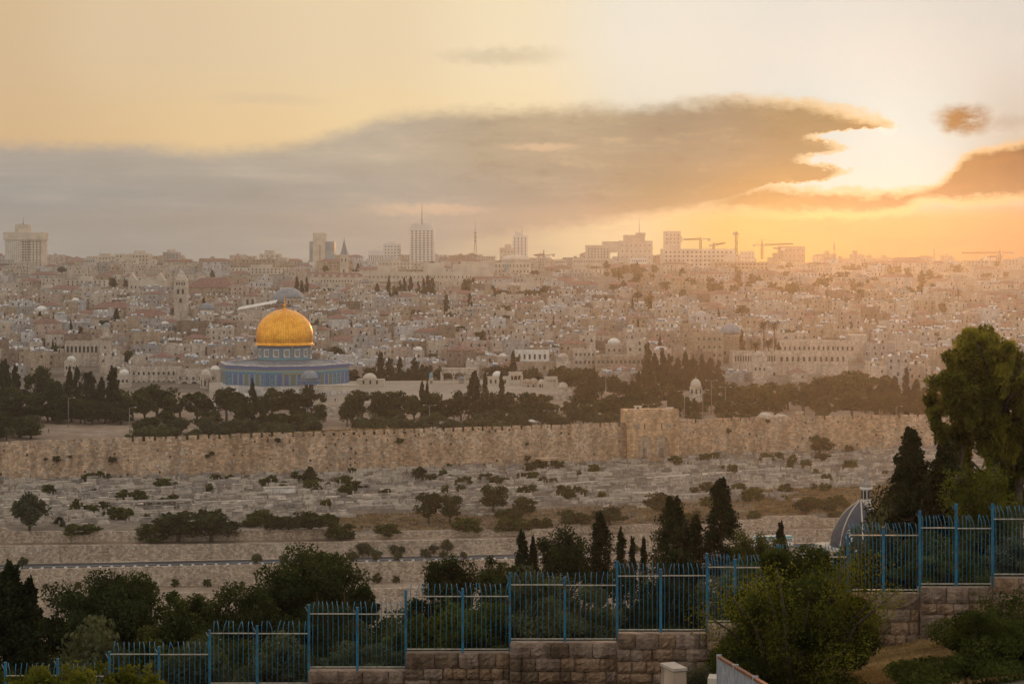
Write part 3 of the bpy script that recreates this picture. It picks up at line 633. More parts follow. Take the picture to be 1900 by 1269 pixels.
# ------------------------------------------------------------------ arcades and small domed buildings on the court
def arcade(name, label, px0, px1, ytop, ybase, D, n, depth=1.6, rz=0.0, anchor=None, mat='cream', colw=.5):
    x0, x1 = (px0 - CX) * D / F, (px1 - CX) * D / F; w = (x1 - x0) / math.cos(rz); H = (ybase - ytop) * D / F
    root = thing(name, label, 'arcade', ((x0 + x1) / 2, D, zy(ybase, D)), rz, 'free-standing arcades of the court', anchor, at((px0 + px1) / 2, (ytop + ybase) / 2, D))
    bw = w / n; r = bw / 2 - colw / 2; zs = H * .74 - r * .7; mb = MB()
    mb.bx(-w / 2, w / 2, 0, depth, H * .80, H * .96)                           # entablature
    for i in range(n):                                                         # spandrels made from arch rings
        cx = -w / 2 + (i + .5) * bw; k = 12
        arc = [(cx + r * math.cos(math.pi * j / k), zs + (H * .76 - zs) * math.sin(math.pi * j / k)) for j in range(k + 1)]
        top = [(cx + bw / 2 - bw * j / k, H * .80) for j in range(k + 1)]
        vs = [(x, 0, z) for x, z in arc + top] + [(x, depth, z) for x, z in arc + top]; m_ = k + 1; fs = []
        for j in range(k): fs += [(j + 1, j, m_ + j, m_ + j + 1), (2 * m_ + j, 2 * m_ + j + 1, 3 * m_ + j + 1, 3 * m_ + j), (j, j + 1, 2 * m_ + j + 1, 2 * m_ + j)]
        mb.add(vs, fs)
    mb.build('arches', MT[mat], root)
    mb = MB(); mb.bx(-w / 2 - .25, w / 2 + .25, -.25, depth + .25, H * .96, H); mb.build('cornice', MT['pale'], root)
    for i in range(n + 1):
        cx = -w / 2 + i * bw; mb = MB()
        if i in (0, n): mb.bx(cx - colw * .8, cx + colw * .8, 0, depth, 0, H * .80)
        else:
            mb.lathe([(colw * .75, 0), (colw * .75, .25), (colw * .5, .4), (colw * .45, zs - .45), (colw * .8, zs - .05), (colw * .8, zs + .25)], 10, (cx, depth / 2, 0))
        mb.build('column', MT['pale'], root)
    return root
def lathe_dome(mb, c, r, h, n=20, mat=0, pointed=1.0):
    pr = [(r * math.cos(t * math.pi / 2) ** pointed, h * math.sin(t * math.pi / 2)) for t in np.linspace(0, .98, 9)]
    mb.lathe(pr + [(0.02, h)], n, c, mat)
def kiosk(name, label, cat, px, ytop, ybase, wpx, D, dmat, wmat, sides=8, open_=True, anchor=None, hd=.42):
    H = (ybase - ytop) * D / F; r = wpx / 2 * D / F; root = thing(name, label, cat, at(px, ybase, D), 0, None, anchor, at(px, ytop, D))
    hb = H * (1 - hd)
    if open_:
        for k in range(sides):
            a = 2 * math.pi * (k + .5) / sides; mb = MB(); mb.lathe([(.2, 0), (.16, .2), (.15, hb * .7), (.3, hb * .75)], 8, (r * .85 * math.cos(a), r * .85 * math.sin(a), 0)); mb.build('column', MT['pale'], root)
        mb = MB(); mb.lathe([(r * .95, hb * .75), (r * .95, hb * .94), (r * 1.06, hb * .95), (r * 1.06, hb)], sides, (0, 0, 0), 0, False, math.pi / sides); mb.build('arches', MT[wmat], root)
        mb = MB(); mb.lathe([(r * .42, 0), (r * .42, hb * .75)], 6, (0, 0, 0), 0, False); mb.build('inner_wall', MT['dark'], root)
    else:
        mb = MB(); mb.lathe([(r, -1.5), (r, hb * .93), (r * 1.06, hb * .94), (r * 1.06, hb)], sides, (0, 0, 0), 0, False, math.pi / sides); mb.build('wall', MT[wmat], root)
        for k in range(sides):
            a = 2 * math.pi * (k + .0) / sides + (math.pi / sides if sides == 8 else 0) * 2; q = r * math.cos(math.pi / sides)
            mb = MB(); mb.prism(archpoly(r * .28, hb * .5, 6), -.04, .03); mb.build('window', MT['dark'], root, (q * math.cos(a), q * math.sin(a), hb * .3), a + math.pi / 2)
    mb = MB(); mb.lathe([(r * .84, hb), (r * .84, hb + H * .05)], 20, cap=False); lathe_dome(mb, (0, 0, hb + H * .05), r * .84, H * hd * .82); d = mb.build('dome', MT[dmat], root)
    mb = MB(); mb.lathe([(r * .07, 0), (r * .1, H * .03), (.03, H * .05), (.03, H * .12)], 6); mb.build('finial', MT[dmat], d, (0, 0, H * .985))
    return root
kiosk('domed_kiosk', 'small columned pavilion with a ribbed grey dome in front of the blue shrine', 'pavilion', 574, 686, 733, 40, 772, 'lead', 'tileblue', 10, True, 'the small grey dome')
arcade('stone_arcade', 'slender arcade of tall white arches at the head of the staircase', 588, 664, 714, 756, 742, 4, 1.4, 0, 'the white arches', 'pale', .55)
arcade('stone_arcade', 'high freestanding arcade with dark tall arches behind the cypress trees', 820, 884, 683, 717, 868, 3, 2, 0, 'the tall arcade', 'cream', .8)
arcade('stone_arcade', 'short arcade of three arches seen obliquely beside the pale round dome', 947, 969, 690, 716, 862, 3, 1.4, R(25), None, 'pale', .5)
arcade('stone_arcade', 'short arcade of three arches standing between two squat domes', 1012, 1034, 699, 723, 842, 3, 1.4, R(25), None, 'pale', .5)
def domed_hall(label, px0, px1, ytop, ywall, ybase, D, domes, wmat='cream', dmat='pale', anchor=None, wins=2):
    x0, x1 = (px0 - CX) * D / F, (px1 - CX) * D / F; w = x1 - x0; h = (ybase - ywall) * D / F
    root = thing('domed_building', label, 'building', ((x0 + x1) / 2, D, zy(ybase, D)), 0, None, anchor, at((px0 + px1) / 2, ytop, D))
    mb = MB(); mb.bx(-w / 2, w / 2, 0, max(w * .7, 5), -2, h); mb.bx(-w / 2 - .15, w / 2 + .15, -.15, .2, h, h + .3); mb.build('wall', MT[wmat], root)
    for i in range(wins):
        mb = MB(); mb.prism(archpoly(.8, 1.7, 6), -.05, .02); mb.build('window', MT['dark'], root, (-w / 2 + w * (i + 1) / (wins + 1), 0, h * .3))
    for dp, dr in domes:
        r = dr * D / F; mb = MB(); cx = (dp - CX) * D / F - (x0 + x1) / 2
        mb.lathe([(r, h - .1), (r, h + .25)], 20, (cx, max(r * 1.2, w * .3), 0), cap=False); lathe_dome(mb, (cx, max(r * 1.2, w * .3), h + .25), r, min((ywall - ytop) * D / F, r * 1.1)); mb.build('dome', MT[dmat], root)
    return root
domed_hall('pale stone hall with one low dome just right of the blue shrine', 662, 712, 694, 705, 716, 850, [(685, 13)], 'pale', 'pale', None, 3)
domed_hall('white stone chapel with a round ribbed dome among the cypress trees', 902, 946, 690, 700, 716, 860, [(923, 10)], 'pale', 'plaster', 'the round white dome', 4)
domed_hall('low stone building under two brown squat domes beside the court', 970, 1000, 703, 714, 724, 848, [(978, 9), (990, 10)], 'cream', 'tan')
domed_hall('small whitewashed hall with a shallow dome between two short arcades', 997, 1013, 705, 713, 722, 846, [(1005, 7)], 'pale', 'pale')
domed_hall('tall corner hall with a round stone dome at the end of the court', 1036, 1061, 709, 722, 762, 818, [(1045, 10)], 'cream', 'cream', 'the corner hall', 2)
kiosk('domed_kiosk', 'round domed stone tomb chamber standing alone in the dark grove', 'tomb chamber', 1291, 701, 735, 24, 745, 'pale', 'cream', 8, False, 'the grove dome', .5)
kiosk('domed_kiosk', 'tiny blue-domed kiosk beside the trees at the edge of the court', 'pavilion', 800, 690, 717, 9, 870, 'tilecyan', 'pale', 6, True)
kiosk('domed_kiosk', 'small dark-roofed fountain pavilion inside the tall arcade', 'fountain', 856, 698, 717, 15, 876, 'lead', 'pale', 6, True)
kiosk('domed_kiosk', 'pale domed shrine block left of the great octagon', 'small shrine', 382, 684, 722, 22, 880, 'pale', 'cream', 8, False, None, .4)
for px, r_, lab in ((1421, 17, 'squat stone dome rising just behind the rampart, the taller of two'), (1449, 18, 'squat stone dome rising just behind the rampart, the flatter of two')):
    v = at(px, 779, 697); mb = MB(); rr = r_ * 697 / F; mb.lathe([(rr, -4), (rr, .2)], 22, cap=False); lathe_dome(mb, (0, 0, .2), rr, 2.6 if px < 1430 else 1.9, 22)
    t = thing('stone_dome', lab, 'dome', (v.x, v.y, v.z), 0, 'domes behind the rampart'); mb.build('dome', MT['cream'], t)
    mb = MB(); mb.lathe([(rr * 1.06, -.35), (rr * 1.06, -.1), (rr * 1.0, .1)], 22); mb.build('cornice', MT['tan'], t)
v = at(1484, 766, 697); t = thing('turret', 'small square stone turret on the rampart beside two squat domes', 'turret', (v.x, v.y, v.z - 3)); mb = MB(); mb.bx(-1.3, 1.3, 0, 2.5, -2, 3.1); mb.build('wall', MT['wall'], t); mb = MB(); mb.bx(-1.5, 1.5, -.2, 2.7, 3.1, 3.4); mb.build('cap', MT['cream'], t)
# ------------------------------------------------------------------ city landmarks
WINC = {}
def winmesh(w, h, style='plain'):
    k = (round(w, 2), round(h, 2), style)
    if k not in WINC:
        mb = MB()
        if style == 'arch': mb.prism(archpoly(w, h, 6), -.04, .03); mb.box((0, -.06, -.05), (w * 1.3, .16, .1), 0, 1)
        else:
            mb.bx(-w / 2, w / 2, -.03, .05, 0, h)
            if style == 'sill': mb.bx(-w * .62, w * .62, -.12, .03, -.14, -.002, 1); mb.bx(-.04, .04, -.05, -.03, 0, h, 1)
        WINC[k] = mb.mesh('window', [MT['dark'], MT['pale']])
    return WINC[k]
def windows(root, w, z0, z1, cols, rows, ww, wh, style='plain', y=0.0, rz=0.0, x0=0.0, mask=None):
    me = winmesh(ww, wh, style)
    for r in range(rows):
        for c in range(cols):
            if mask and not mask(r, c): continue
            lx = -w / 2 + w * (c + .5) / cols; z = z0 + (z1 - z0) * (r + .5) / rows - wh / 2
            link('window', me, root, (x0 + lx * math.cos(rz), y + lx * math.sin(rz), z), rz)
def block(name, label, cat, px0, px1, ytop, D, mat='pale', depth=None, wins=None, win=(1.1, 1.6), style='plain', rz=0.0, anchor=None, ybase=None, hip=None, parapet=.6, zlo=.12, zhi=.95, group=None, roofmat='roofgrey'):
    xc = ((px0 + px1) / 2 - CX) * D / F; w = (px1 - px0) * D / F; zb = (gz(xc, D) if ybase is None else zy(ybase, D)); zt = zy(ytop, D); h = zt - zb
    depth = depth or w * .7
    root = thing(name, label, cat, (xc, D, zb), rz, group, anchor, (xc, D, zt))
    mb = MB(); t = .35
    mb.bx(-w / 2, w / 2, 0, depth, -6, h - (parapet if not hip else 0))
    if not hip:
        for a in ((-w / 2, w / 2, 0, t), (-w / 2, w / 2, depth - t, depth), (-w / 2, -w / 2 + t, t, depth - t), (w / 2 - t, w / 2, t, depth - t)): mb.bx(*a, h - parapet, h)
    mb.build('wall', MT[mat], root)
    if hip: mb = MB(); mb.hip(-w / 2, w / 2, 0, depth, h + .02, hip, 0, .5); mb.build('roof', MT['tile'], root)
    else: mb = MB(); mb.bx(-w / 2 + t, w / 2 - t, t, depth - t, h - parapet, h - parapet + .06); mb.build('roof', MT[roofmat], root)
    if wins: windows(root, w * .94, h * zlo, h * zhi, wins[0], wins[1], *win, style)
    root['w'] = w; root['h'] = h; root['d'] = depth
    return root
def addbox(root, name, mat, x0, x1, y0, y1, z0, z1): mb = MB(); mb.bx(x0, x1, y0, y1, z0, z1); return mb.build(name, MT[mat], root)
def adddome(root, mat, x, y, z, r, h, drum=0.0, dmat=None, name='dome'):
    mb = MB()
    if drum: mb.lathe([(r, z - drum), (r, z)], 24, (x, y, 0), 0, True, 0, False)
    if dmat and drum: mb.build('drum', MT[dmat], root); mb = MB()
    lathe_dome(mb, (x, y, z), r * (1.02 if drum else 1), h, 24); return mb.build(name, MT[mat], root)
def mast(root, z0, z1, r0=.5, name='antenna', x=0, y=0, mat='steel'):
    mb = MB(); mb.tube([(x, y, z0), (x, y, lerp(z0, z1, .55)), (x, y, z1)], [r0, r0 * .7, r0 * .3], 5); return mb.build(name, MT[mat], root)
# --- skyline towers, from the left
t = block('hotel_tower', 'tall pale hotel slab with flared top storeys at the left end of the skyline', 'tower block', 9, 78, 431, 2300, 'pale', 26, None, anchor='the hotel tower', ybase=520)
w, h, d = t['w'], t['h'], t['d']
addbox(t, 'crown_storey', 'pale', -w / 2 - 1.5, w / 2 + 1.2, -1.5, d + 1, h - 9, h - .4); addbox(t, 'roof_block', 'pale', -w * .25, w * .1, 4, 18, h - .4, h + 9)
mast(t, h + 9, h + 19, .6); addbox(t, 'roof_beam', 'pale', -9, -2, 8, 10, h + 9, h + 10)
for c in range(8): addbox(t, 'pier', 'whitefac', -w / 2 + 1 + c * 2.2, -w / 2 + 1.9 + c * 2.2, -.8, 0, 4, h - 9)
windows(t, 9, 4, h - 10, 3, 14, 2.0, 1.7, x0=2.5); windows(t, 16, 4, h - 10, 4, 14, 1.4, 1.7, x0=13.5)
t = block('office_block', 'low dark office block beside the tall hotel slab, cut by the frame', 'building', -12, 18, 482, 2150, 'grey', 20, (6, 3), (3, 1.4), ybase=530)
t = block('apartment_block', 'wide pale apartment block right of the hotel slab, stepped roofline', 'building', 175, 214, 475, 2500, 'pale', 20, (6, 3), (1.6, 1.8), ybase=500); addbox(t, 'penthouse', 'pale', -8, 6, 3, 14, t['h'], t['h'] + 3.2)
t = block('apartment_block', 'twin pale apartment slabs with dark balcony bays on the left ridge', 'building', 213, 277, 471, 2450, 'pale', 22, (10, 4), (1.8, 2.0), ybase=503, anchor='the twin slabs'); addbox(t, 'penthouse', 'pale', 2, 14, 3, 14, t['h'], t['h'] + 4)
t = block('round_tower', 'squat tower wrapped in white balcony grids on the left ridge', 'tower block', 302, 331, 468, 2450, 'grey', 18, (5, 8), (2.4, 1.9), ybase=512, anchor='the gridded tower'); addbox(t, 'roof_block', 'pale', -5, 5, 3, 13, t['h'], t['h'] + 3.4)
for r_ in range(9): addbox(t, 'balcony_slab', 'whitefac', -t['w'] / 2 - .4, t['w'] / 2 + .4, -1.2, 0, t['h'] * .1 + r_ * t['h'] * .1, t['h'] * .1 + r_ * t['h'] * .1 + .5)
t = block('apartment_block', 'stepped grey apartment building between the gridded tower and the glass tower', 'building', 481, 520, 471, 2500, 'pale', 20, (4, 4), (1.6, 1.8), ybase=500); addbox(t, 'penthouse', 'pale', -7, 5, 3, 14, t['h'], t['h'] + 4.5); addbox(t, 'side_wing', 'pale', 13, 22, 4, 18, -6, t['h'] - 5)
t = block('glass_tower', 'tall tower with blue glass flanks and a pale stone centre', 'tower block', 574, 620, 448, 2250, 'glass', 24, None, anchor='the glass tower', ybase=512)
w, h = t['w'], t['h']; addbox(t, 'stone_core', 'pale', -w / 2 + 4, w / 2 - 10, -1.2, 18, -6, h + 9.5); addbox(t, 'low_wing', 'whitefac', w / 2 - 13, w / 2 + .3, -1.6, -.1, -6, h * .48); addbox(t, 'low_wing', 'whitefac', -w / 2 - .3, -w / 2 + 6, -1.6, -.1, -6, h * .4)
windows(t, 12, 2, h * .46, 4, 7, 1.3, 1.5, y=-1.62, x0=w / 2 - 6.5); windows(t, 4, 2, h * .9, 1, 12, 1.3, 1.5, y=-1.22, x0=-2)
t = block('apartment_block', 'pair of pale slab blocks with vertical slots beside the lattice mast', 'building', 683, 712, 465, 2500, 'whitefac', 18, (7, 1), (.9, 9), ybase=498)
addbox(t, 'tall_slab', 'whitefac', 9, 31, 2, 20, -4, t['h'] + 8.5); windows(t, 20, 6, t['h'] + 7, 5, 6, 1.5, 1.6, y=2, x0=20); addbox(t, 'roof_block', 'whitefac', 12, 24, 5, 16, t['h'] + 8.5, t['h'] + 11)
t = block('white_tower', 'tallest white tower with chamfered top and rows of square windows', 'tower block', 760, 806, 424, 2500, 'whitefac', 24, None, anchor='the white tower', ybase=500)
w, h = t['w'], t['h']; mb = MB(); mb.prism([(-w / 2, h), (w / 2, h), (w / 2 - 3.6, h + 6), (-w / 2 + 3.6, h + 6)], .3, 23.7); mb.build('chamfered_top', MT['whitefac'], t)
windows(t, w * .94, 2, h - 2, 6, 16, 2.5, 1.55); mast(t, h + 6, h + 33, .7)
t = block('skyscraper', 'slender grey skyscraper with twin rooftop fins behind a shorter block', 'tower block', 951, 979, 437, 2900, 'whitefac', 22, (4, 9), (1.2, 3.4), anchor='the finned skyscraper', ybase=500)
for x_, hh in ((-7, 10), (3, 14)): mast(t, t['h'], t['h'] + hh, .8, 'fin', x_, 8)
addbox(t, 'upper_core', 'whitefac', -8, 4, 2, 18, t['h'] - 1, t['h'] + 5)
t = block('apartment_block', 'stepped stone block tucked left of the finned skyscraper', 'building', 927, 954, 460, 2700, 'pale', 18, (4, 3), (1.4, 1.6), ybase=500); addbox(t, 'penthouse', 'pale', -3, 6, 3, 14, t['h'], t['h'] + 5)
# the block pierced by a square opening
D = 2500; k = D / F
t = thing('pierced_building', 'broad stepped apartment building pierced by one square opening to the sky', 'building', ((1138 - CX) * k, D, zy(507, D)), 0, None, 'the pierced building', at(1140, 475, D)); zz = lambda y: (507 - y) * k; xx = lambda p: (p - 1138) * k
for n_, a in (('left_wing', (1066, 1090, 484, 510)), ('left_tower', (1087, 1118, 455, 510)), ('inner_tower', (1118, 1132, 448, 510)), ('bridge_storeys', (1132, 1148, 448, 469)), ('base_storeys', (1132, 1148, 485, 510)), ('right_wing', (1148, 1211, 447, 510)), ('tall_core', (1158, 1197, 436, 448)), ('stair_tower', (1180, 1198, 432, 437))):
    mb = MB(); mb.bx(xx(a[0]), xx(a[1]), 0, 22, zz(a[3]), zz(a[2])); mb.build(n_, MT['pale'], t)
windows(t, 28, zz(505), zz(460), 7, 9, 1.3, 1.6, x0=xx(1110)); windows(t, 40, zz(505), zz(450), 7, 5, 1.5, 1.6, x0=xx(1180)); mast(t, zz(433), zz(406), .5, 'antenna', xx(1187), 8)
t = block('apartment_block', 'wide pale housing row at the foot of the pierced building', 'building', 1062, 1130, 479, 2350, 'pale', 20, (14, 3), (1.3, 1.5), ybase=512)
t = block('apartment_tower', 'pale square tower rising behind the long balconied block', 'tower block', 1233, 1263, 429, 2550, 'pale', 20, (4, 9), (1.5, 1.7), ybase=505, anchor='the square tower'); addbox(t, 'side_core', 'pale', 6, 13, 2, 16, t['h'] - 14, t['h'] - 7)
t = block('apartment_block', 'long balconied stone block right of the square tower, under the cranes', 'building', 1228, 1364, 462, 2300, 'pale', 24, (16, 5), (1.8, 2.0), ybase=508, anchor='the balconied block'); addbox(t, 'side_wing', 'pale', 30, 43, -3, 0, -6, t['h'] - 6); addbox(t, 'roof_block', 'pale', -40, -22, 4, 16, t['h'], t['h'] + 4)
t = block('construction_block', 'unfinished brown concrete frame building below the cranes', 'building', 1322, 1428, 486, 2250, 'tan', 20, (14, 3), (2.6, 2.0), ybase=510)
t = block('apartment_block', 'small pale block alone between two tower cranes', 'building', 1374, 1400, 466, 2700, 'pale', 16, (4, 4), (1.3, 1.5), ybase=500)
t = block('apartment_block', 'stepped silhouetted block right of the long-armed crane', 'building', 1446, 1494, 457, 2700, 'tan', 20, (6, 4), (1.4, 1.6), ybase=505, anchor='the stepped block')
addbox(t, 'lower_step', 'tan', -25, -17, 2, 18, -4, t['h'] - 9); addbox(t, 'lower_step', 'tan', -32, -25, 2, 18, -4, t['h'] - 15)
SK = [(1528, 1552, 471), (1554, 1574, 480), (1580, 1604, 472), (1606, 1634, 479), (1632, 1662, 478), (1708, 1736, 487), (1760, 1785, 484), (1786, 1822, 489)]
SKL = ['low silhouetted block with rooftop huts, first right of the stepped block', 'narrow low silhouetted block, second right of the stepped block', 'squat silhouetted block with a raised end, third from the stepped block', 'long low silhouetted block, fourth from the stepped block', 'silhouetted block with a jagged roof left of the slim watchtower', 'low silhouetted block right of the slim watchtower', 'small domed silhouette on the ridge near the right-hand crane', 'wide low silhouette on the ridge under the right-hand crane']
for (a, b_, y), l in zip(SK, SKL):
    t = block('ridge_building', l, 'building', a, b_, y, 2600, 'tan', 16, (5, 2), (1.4, 1.6), ybase=506, group='low blocks along the right ridge'); addbox(t, 'roof_block', 'tan', -t['w'] * .35, -t['w'] * .05, 2, 10, t['h'], t['h'] + 3 + (a % 3))
t = block('watchtower', 'slim dark square watchtower on the right ridge', 'tower', 1664, 1674, 480, 2400, 'brown', 8, None, ybase=530, anchor='the watchtower'); addbox(t, 'gallery', 'brown', -t['w'] / 2 - .6, t['w'] / 2 + .6, -.6, 8.6, t['h'] - 4, t['h'] - 2); mast(t, t['h'], t['h'] + 20, .3)
t = block('small_spire', 'tiny pointed church tower on the ridge at the right edge', 'tower', 1867, 1874, 489, 2600, 'tan', 5, None, ybase=505); mb = MB(); mb.lathe([(3, t['h']), (1.2, t['h'] + 4), (.1, t['h'] + 7)], 8, (0, 2.5, 0)); mb.build('spire', MT['lead'], t)
for i in range(44):      # layered blocks along the ridge
    px = random.choice([random.uniform(90, 640), random.uniform(640, 1240), random.uniform(640, 1240), random.uniform(1240, 1880)]); D = random.uniform(2250, 2950); wpx = random.uniform(12, 34); x = (px - CX) * D / F
    yt = random.uniform(474, 490) if 640 < px < 1240 else random.uniform(479, 491)
    if any(abs(o.location.x - x) < (o['w'] + wpx * D / F) / 2 and o.location.y > D - 10 for o in bpy.data.objects if 'w' in o and o.location.y > 2100 and o['h'] > 22): continue
    t = block('ridge_building', '', 'building', px - wpx / 2, px + wpx / 2, yt, D, random.choice(['pale', 'whitefac', 'concrete']), 16, (max(3, int(wpx / 4)), 3), (1.4, 1.5), ybase=508)
    if random.random() < .6: addbox(t, 'roof_block', 'pale', -t['w'] * .3, t['w'] * random.uniform(0, .3), 3, 10, t['h'], t['h'] + random.uniform(2, 4.5))
    del t['label']; auto(t, 'hazy pale apartment block', 'ridge block', (x, D, zy(yt, D)), 'building', 'apartment blocks along the ridge')
# masts
def lattice(name, label, px, ytop, ybase, D, w0=3.0, w1=.6, mat='steel', cat='mast'):
    h = (ybase - ytop) * D / F; t = thing(name, label, cat, at(px, ybase, D), 0, 'masts on the skyline'); mb = MB()
    for sx_, sy in ((-1, -1), (1, -1), (1, 1), (-1, 1)): mb.tube([(sx_ * w0 / 2, sy * w0 / 2, 0), (sx_ * w1 / 2, sy * w1 / 2, h * .72), (0, 0, h)], [.28, .22, .14], 4)
    n = 9
    for i in range(n):
        z0, z1 = h * .72 * i / n, h * .72 * (i + 1) / n; a, b_ = lerp(w0, w1, i / n) / 2, lerp(w0, w1, (i + 1) / n) / 2
        for s in (-1, 1): mb.tube([(-s * a, -a, z0), (s * b_, -b_, z1)], .14, 3); mb.tube([(a, -s * a, z0), (b_, s * b_, z1)], .14, 3)
    mb.build('lattice', MT[mat], t)
    for f, r_ in ((.45, 1.4), (.55, 1.0), (.66, 1.2)): m2 = MB(); m2.lathe([(r_, h * f), (r_, h * f + 1.6)], 8); m2.build('antenna_drum', MT[mat], t)
lattice('radio_mast', 'tall lattice radio mast rising above the long institution', 882, 408, 482, 2100, 3.4, 1.0)
lattice('radio_mast', 'thin lattice mast between the pair of slab blocks and the white tower', 742, 449, 497, 2300, 2.6, .8)
lattice('radio_mast', 'thin dark mast above the first low block on the right ridge', 1548, 442, 478, 2600, 2.4, .8)
lattice('radio_mast', 'hair-thin mast right of the slim watchtower', 1733, 450, 492, 2700, 1.8, .5)
# tower cranes
def crane(label, px, ytop, ybase, jl, jr, D, yjib, tilt=0.0):
    k = D / F; h = (ybase - yjib) * k; t = thing('tower_crane', label, 'crane', at(px, ybase, D), 0, 'tower cranes'); w = 2.2; mb = MB()
    for sx_, sy in ((-1, -1), (1, -1), (1, 1), (-1, 1)): mb.tube([(sx_ * w / 2, sy * w / 2, 0), (sx_ * w / 2, sy * w / 2, h)], .48, 4)
    n = max(5, int(h / 3))
    for i in range(n):
        for s in (-1, 1): mb.tube([(-s * w / 2, -w / 2, h * i / n), (s * w / 2, -w / 2, h * (i + 1) / n)], .26, 3); mb.tube([(w / 2, -s * w / 2, h * i / n), (w / 2, s * w / 2, h * (i + 1) / n)], .26, 3)
    mb.build('mast', MT['crane'], t)
    x0, x1 = (jl - px) * k, (jr - px) * k; long_ = x1 if abs(x1) > abs(x0) else x0; short = x0 if long_ == x1 else x1
    L = abs(long_); sg = 1 if long_ > 0 else -1; j = MB(); m_ = max(6, int(L / 4)); zt = lambda s: h + s * L * math.tan(tilt)
    for y_, z_ in ((-.8, 0), (.8, 0), (0, 1.6)): j.tube([(0, y_, h + z_), (sg * L, y_, zt(1) + z_ * .4)], .48, 4)
    for i in range(m_): j.tube([(sg * L * i / m_, 0, zt(i / m_)), (sg * L * (i + .5) / m_, 0, zt((i + .5) / m_) + 1.5), (sg * L * (i + 1) / m_, 0, zt((i + 1) / m_))], .26, 3)
    j.build('jib', MT['crane'], t)
    j = MB(); j.bx(min(short, 0), max(short, 0), -.8, .8, h + .2, h + 1.0); j.build('counter_jib', MT['crane'], t)
    j = MB(); j.bx(short - 1.6, short + 1.6, -1, 1, h - 1.6, h + 1.8); j.build('counterweight', MT['concrete'], t)
    hp = (ybase - ytop) * k; j = MB(); j.tube([(-.8, 0, h), (0, 0, hp)], .48, 4); j.tube([(.8, 0, h), (0, 0, hp)], .48, 4); j.tube([(0, 0, hp), (sg * L * .7, 0, zt(.7) + 1.2)], .12, 3); j.tube([(0, 0, hp), (short, 0, h + 1)], .12, 3); j.build('tower_head', MT['crane'], t)
    j = MB(); j.bx(.9, 2.8, -1, 1, h - 1.2, h + 1.4); j.build('cab', MT['whitefac'], t)
crane('pale tower crane right of the finned skyscraper', 1009, 464, 496, 990, 1027, 2500, 474)
crane('tower crane standing on the roofline of the long balconied block', 1300, 441, 468, 1268, 1316, 2450, 445)
crane('small luffing crane just right of the roofline crane', 1324, 450, 468, 1318, 1346, 2450, 456, R(12))
crane('tall dark crane seen end-on, its arm hidden behind its mast', 1366, 429, 476, 1362, 1371, 2350, 434)
crane('ochre tower crane with a long arm pointing right', 1414, 443, 481, 1399, 1472, 2450, 456, R(3))
crane('small distant crane almost hidden behind the stepped block', 1448, 457, 480, 1434, 1454, 2600, 463, R(8))
crane('long-armed tower crane at the right end of the ridge', 1855, 462, 498, 1785, 1879, 2500, 470)
crane('low slender crane just left of the end crane', 1851, 474, 497, 1832, 1858, 2550, 477)
# --- middle distance
t = block('church_tower', 'stone church tower with dark pointed spire', 'church tower', 631, 645, 474, 1700, 'pale', 6, None, anchor='the dark spire', ybase=522)
w, h = t['w'], t['h']; addbox(t, 'cornice', 'pale', -w / 2 - .5, w / 2 + .5, -.5, 6.5, h * .58, h * .62); addbox(t, 'balustrade', 'pale', -w / 2 - .5, w / 2 + .5, -.5, 6.5, h, h + .7)
mb = MB(); mb.lathe([(3.2, h + .7), (2.2, h + 5), (.9, h + 10.5), (.06, h + 14.5)], 8, (0, 3, 0), 0, False); mb.build('spire', MT['lead'], t); windows(t, w, h * .66, h * .97, 2, 1, 1.0, 3, 'arch'); windows(t, w, h * .1, h * .5, 1, 2, 1.2, 3, 'arch'); mast(t, h + 14, h + 17, .15, 'cross', 0, 3)
for sx_ in (-1, 1):
    for yy in (.2, 5.8): addbox(t, 'pinnacle', 'pale', sx_ * (w / 2) - .4, sx_ * (w / 2) + .4, yy - .4, yy + .4, h + .7, h + 2.6)
t = block('convent', 'red-gabled convent wings flanking the church tower with the dark spire', 'building', 574, 680, 514, 1690, 'pale', 14, (18, 1), (1.1, 1.6), 'arch', ybase=530, hip=3.4)
for i in range(8): mb = MB(); mb.prism([(-2.2, 0), (2.2, 0), (0, 2.8)], -.35, 3); mb.build('gable', MT['pale'], t, (-t['w'] * .45 + i * t['w'] * .128, 0, t['h'] - .3))
t = block('institution', 'long ashlar institution with hundreds of small windows under the white tower', 'building', 652, 915, 505, 1750, 'pale', 26, (33, 3), (1.0, 1.8), 'plain', ybase=546, zlo=.15, zhi=.9, anchor='the long institution')
for a, b_, e in ((700, 735, 5), (786, 822, 8), (840, 870, 7), (888, 914, 5)): x0, x1 = (a - 783.5) * 1750 / F, (b_ - 783.5) * 1750 / F; addbox(t, 'upper_storey', 'pale', x0, x1, 1, 22, t['h'], t['h'] + e)
t = block('domed_institution', 'big pale building with low round dome and arcaded side right of the mast', 'building', 915, 985, 487, 2000, 'pale', 40, (10, 2), (1.2, 2.6), ybase=512, anchor='the low-domed building'); adddome(t, 'pale', 4, 18, t['h'] + 2, 15, 6, 2)
addbox(t, 'glazed_bay', 'glass', -8, -3, -.3, 0, 3, t['h'] - 2); addbox(t, 'left_wing', 'pale', -72, -19, 2, 30, -4, t['h'] + 1)
mb = MB(); mb.hip(-68, -30, 3, 28, t['h'] + 1.02, 3.5); mb.build('roof', MT['tile'], t)
t = block('flat_hall', 'plain pale flat-topped hall below the low-domed building', 'building', 920, 1002, 525, 1500, 'pale', 18, (5, 1), (1.4, 1.0), ybase=552, anchor='the flat pale hall'); t = None
t = block('bell_tower', 'tall square stone bell tower with pyramid roof and twin belfry arches', 'bell tower', 323, 347, 521, 1250, 'cream', 8.2, None, anchor='the bell tower', ybase=606, rz=R(3))
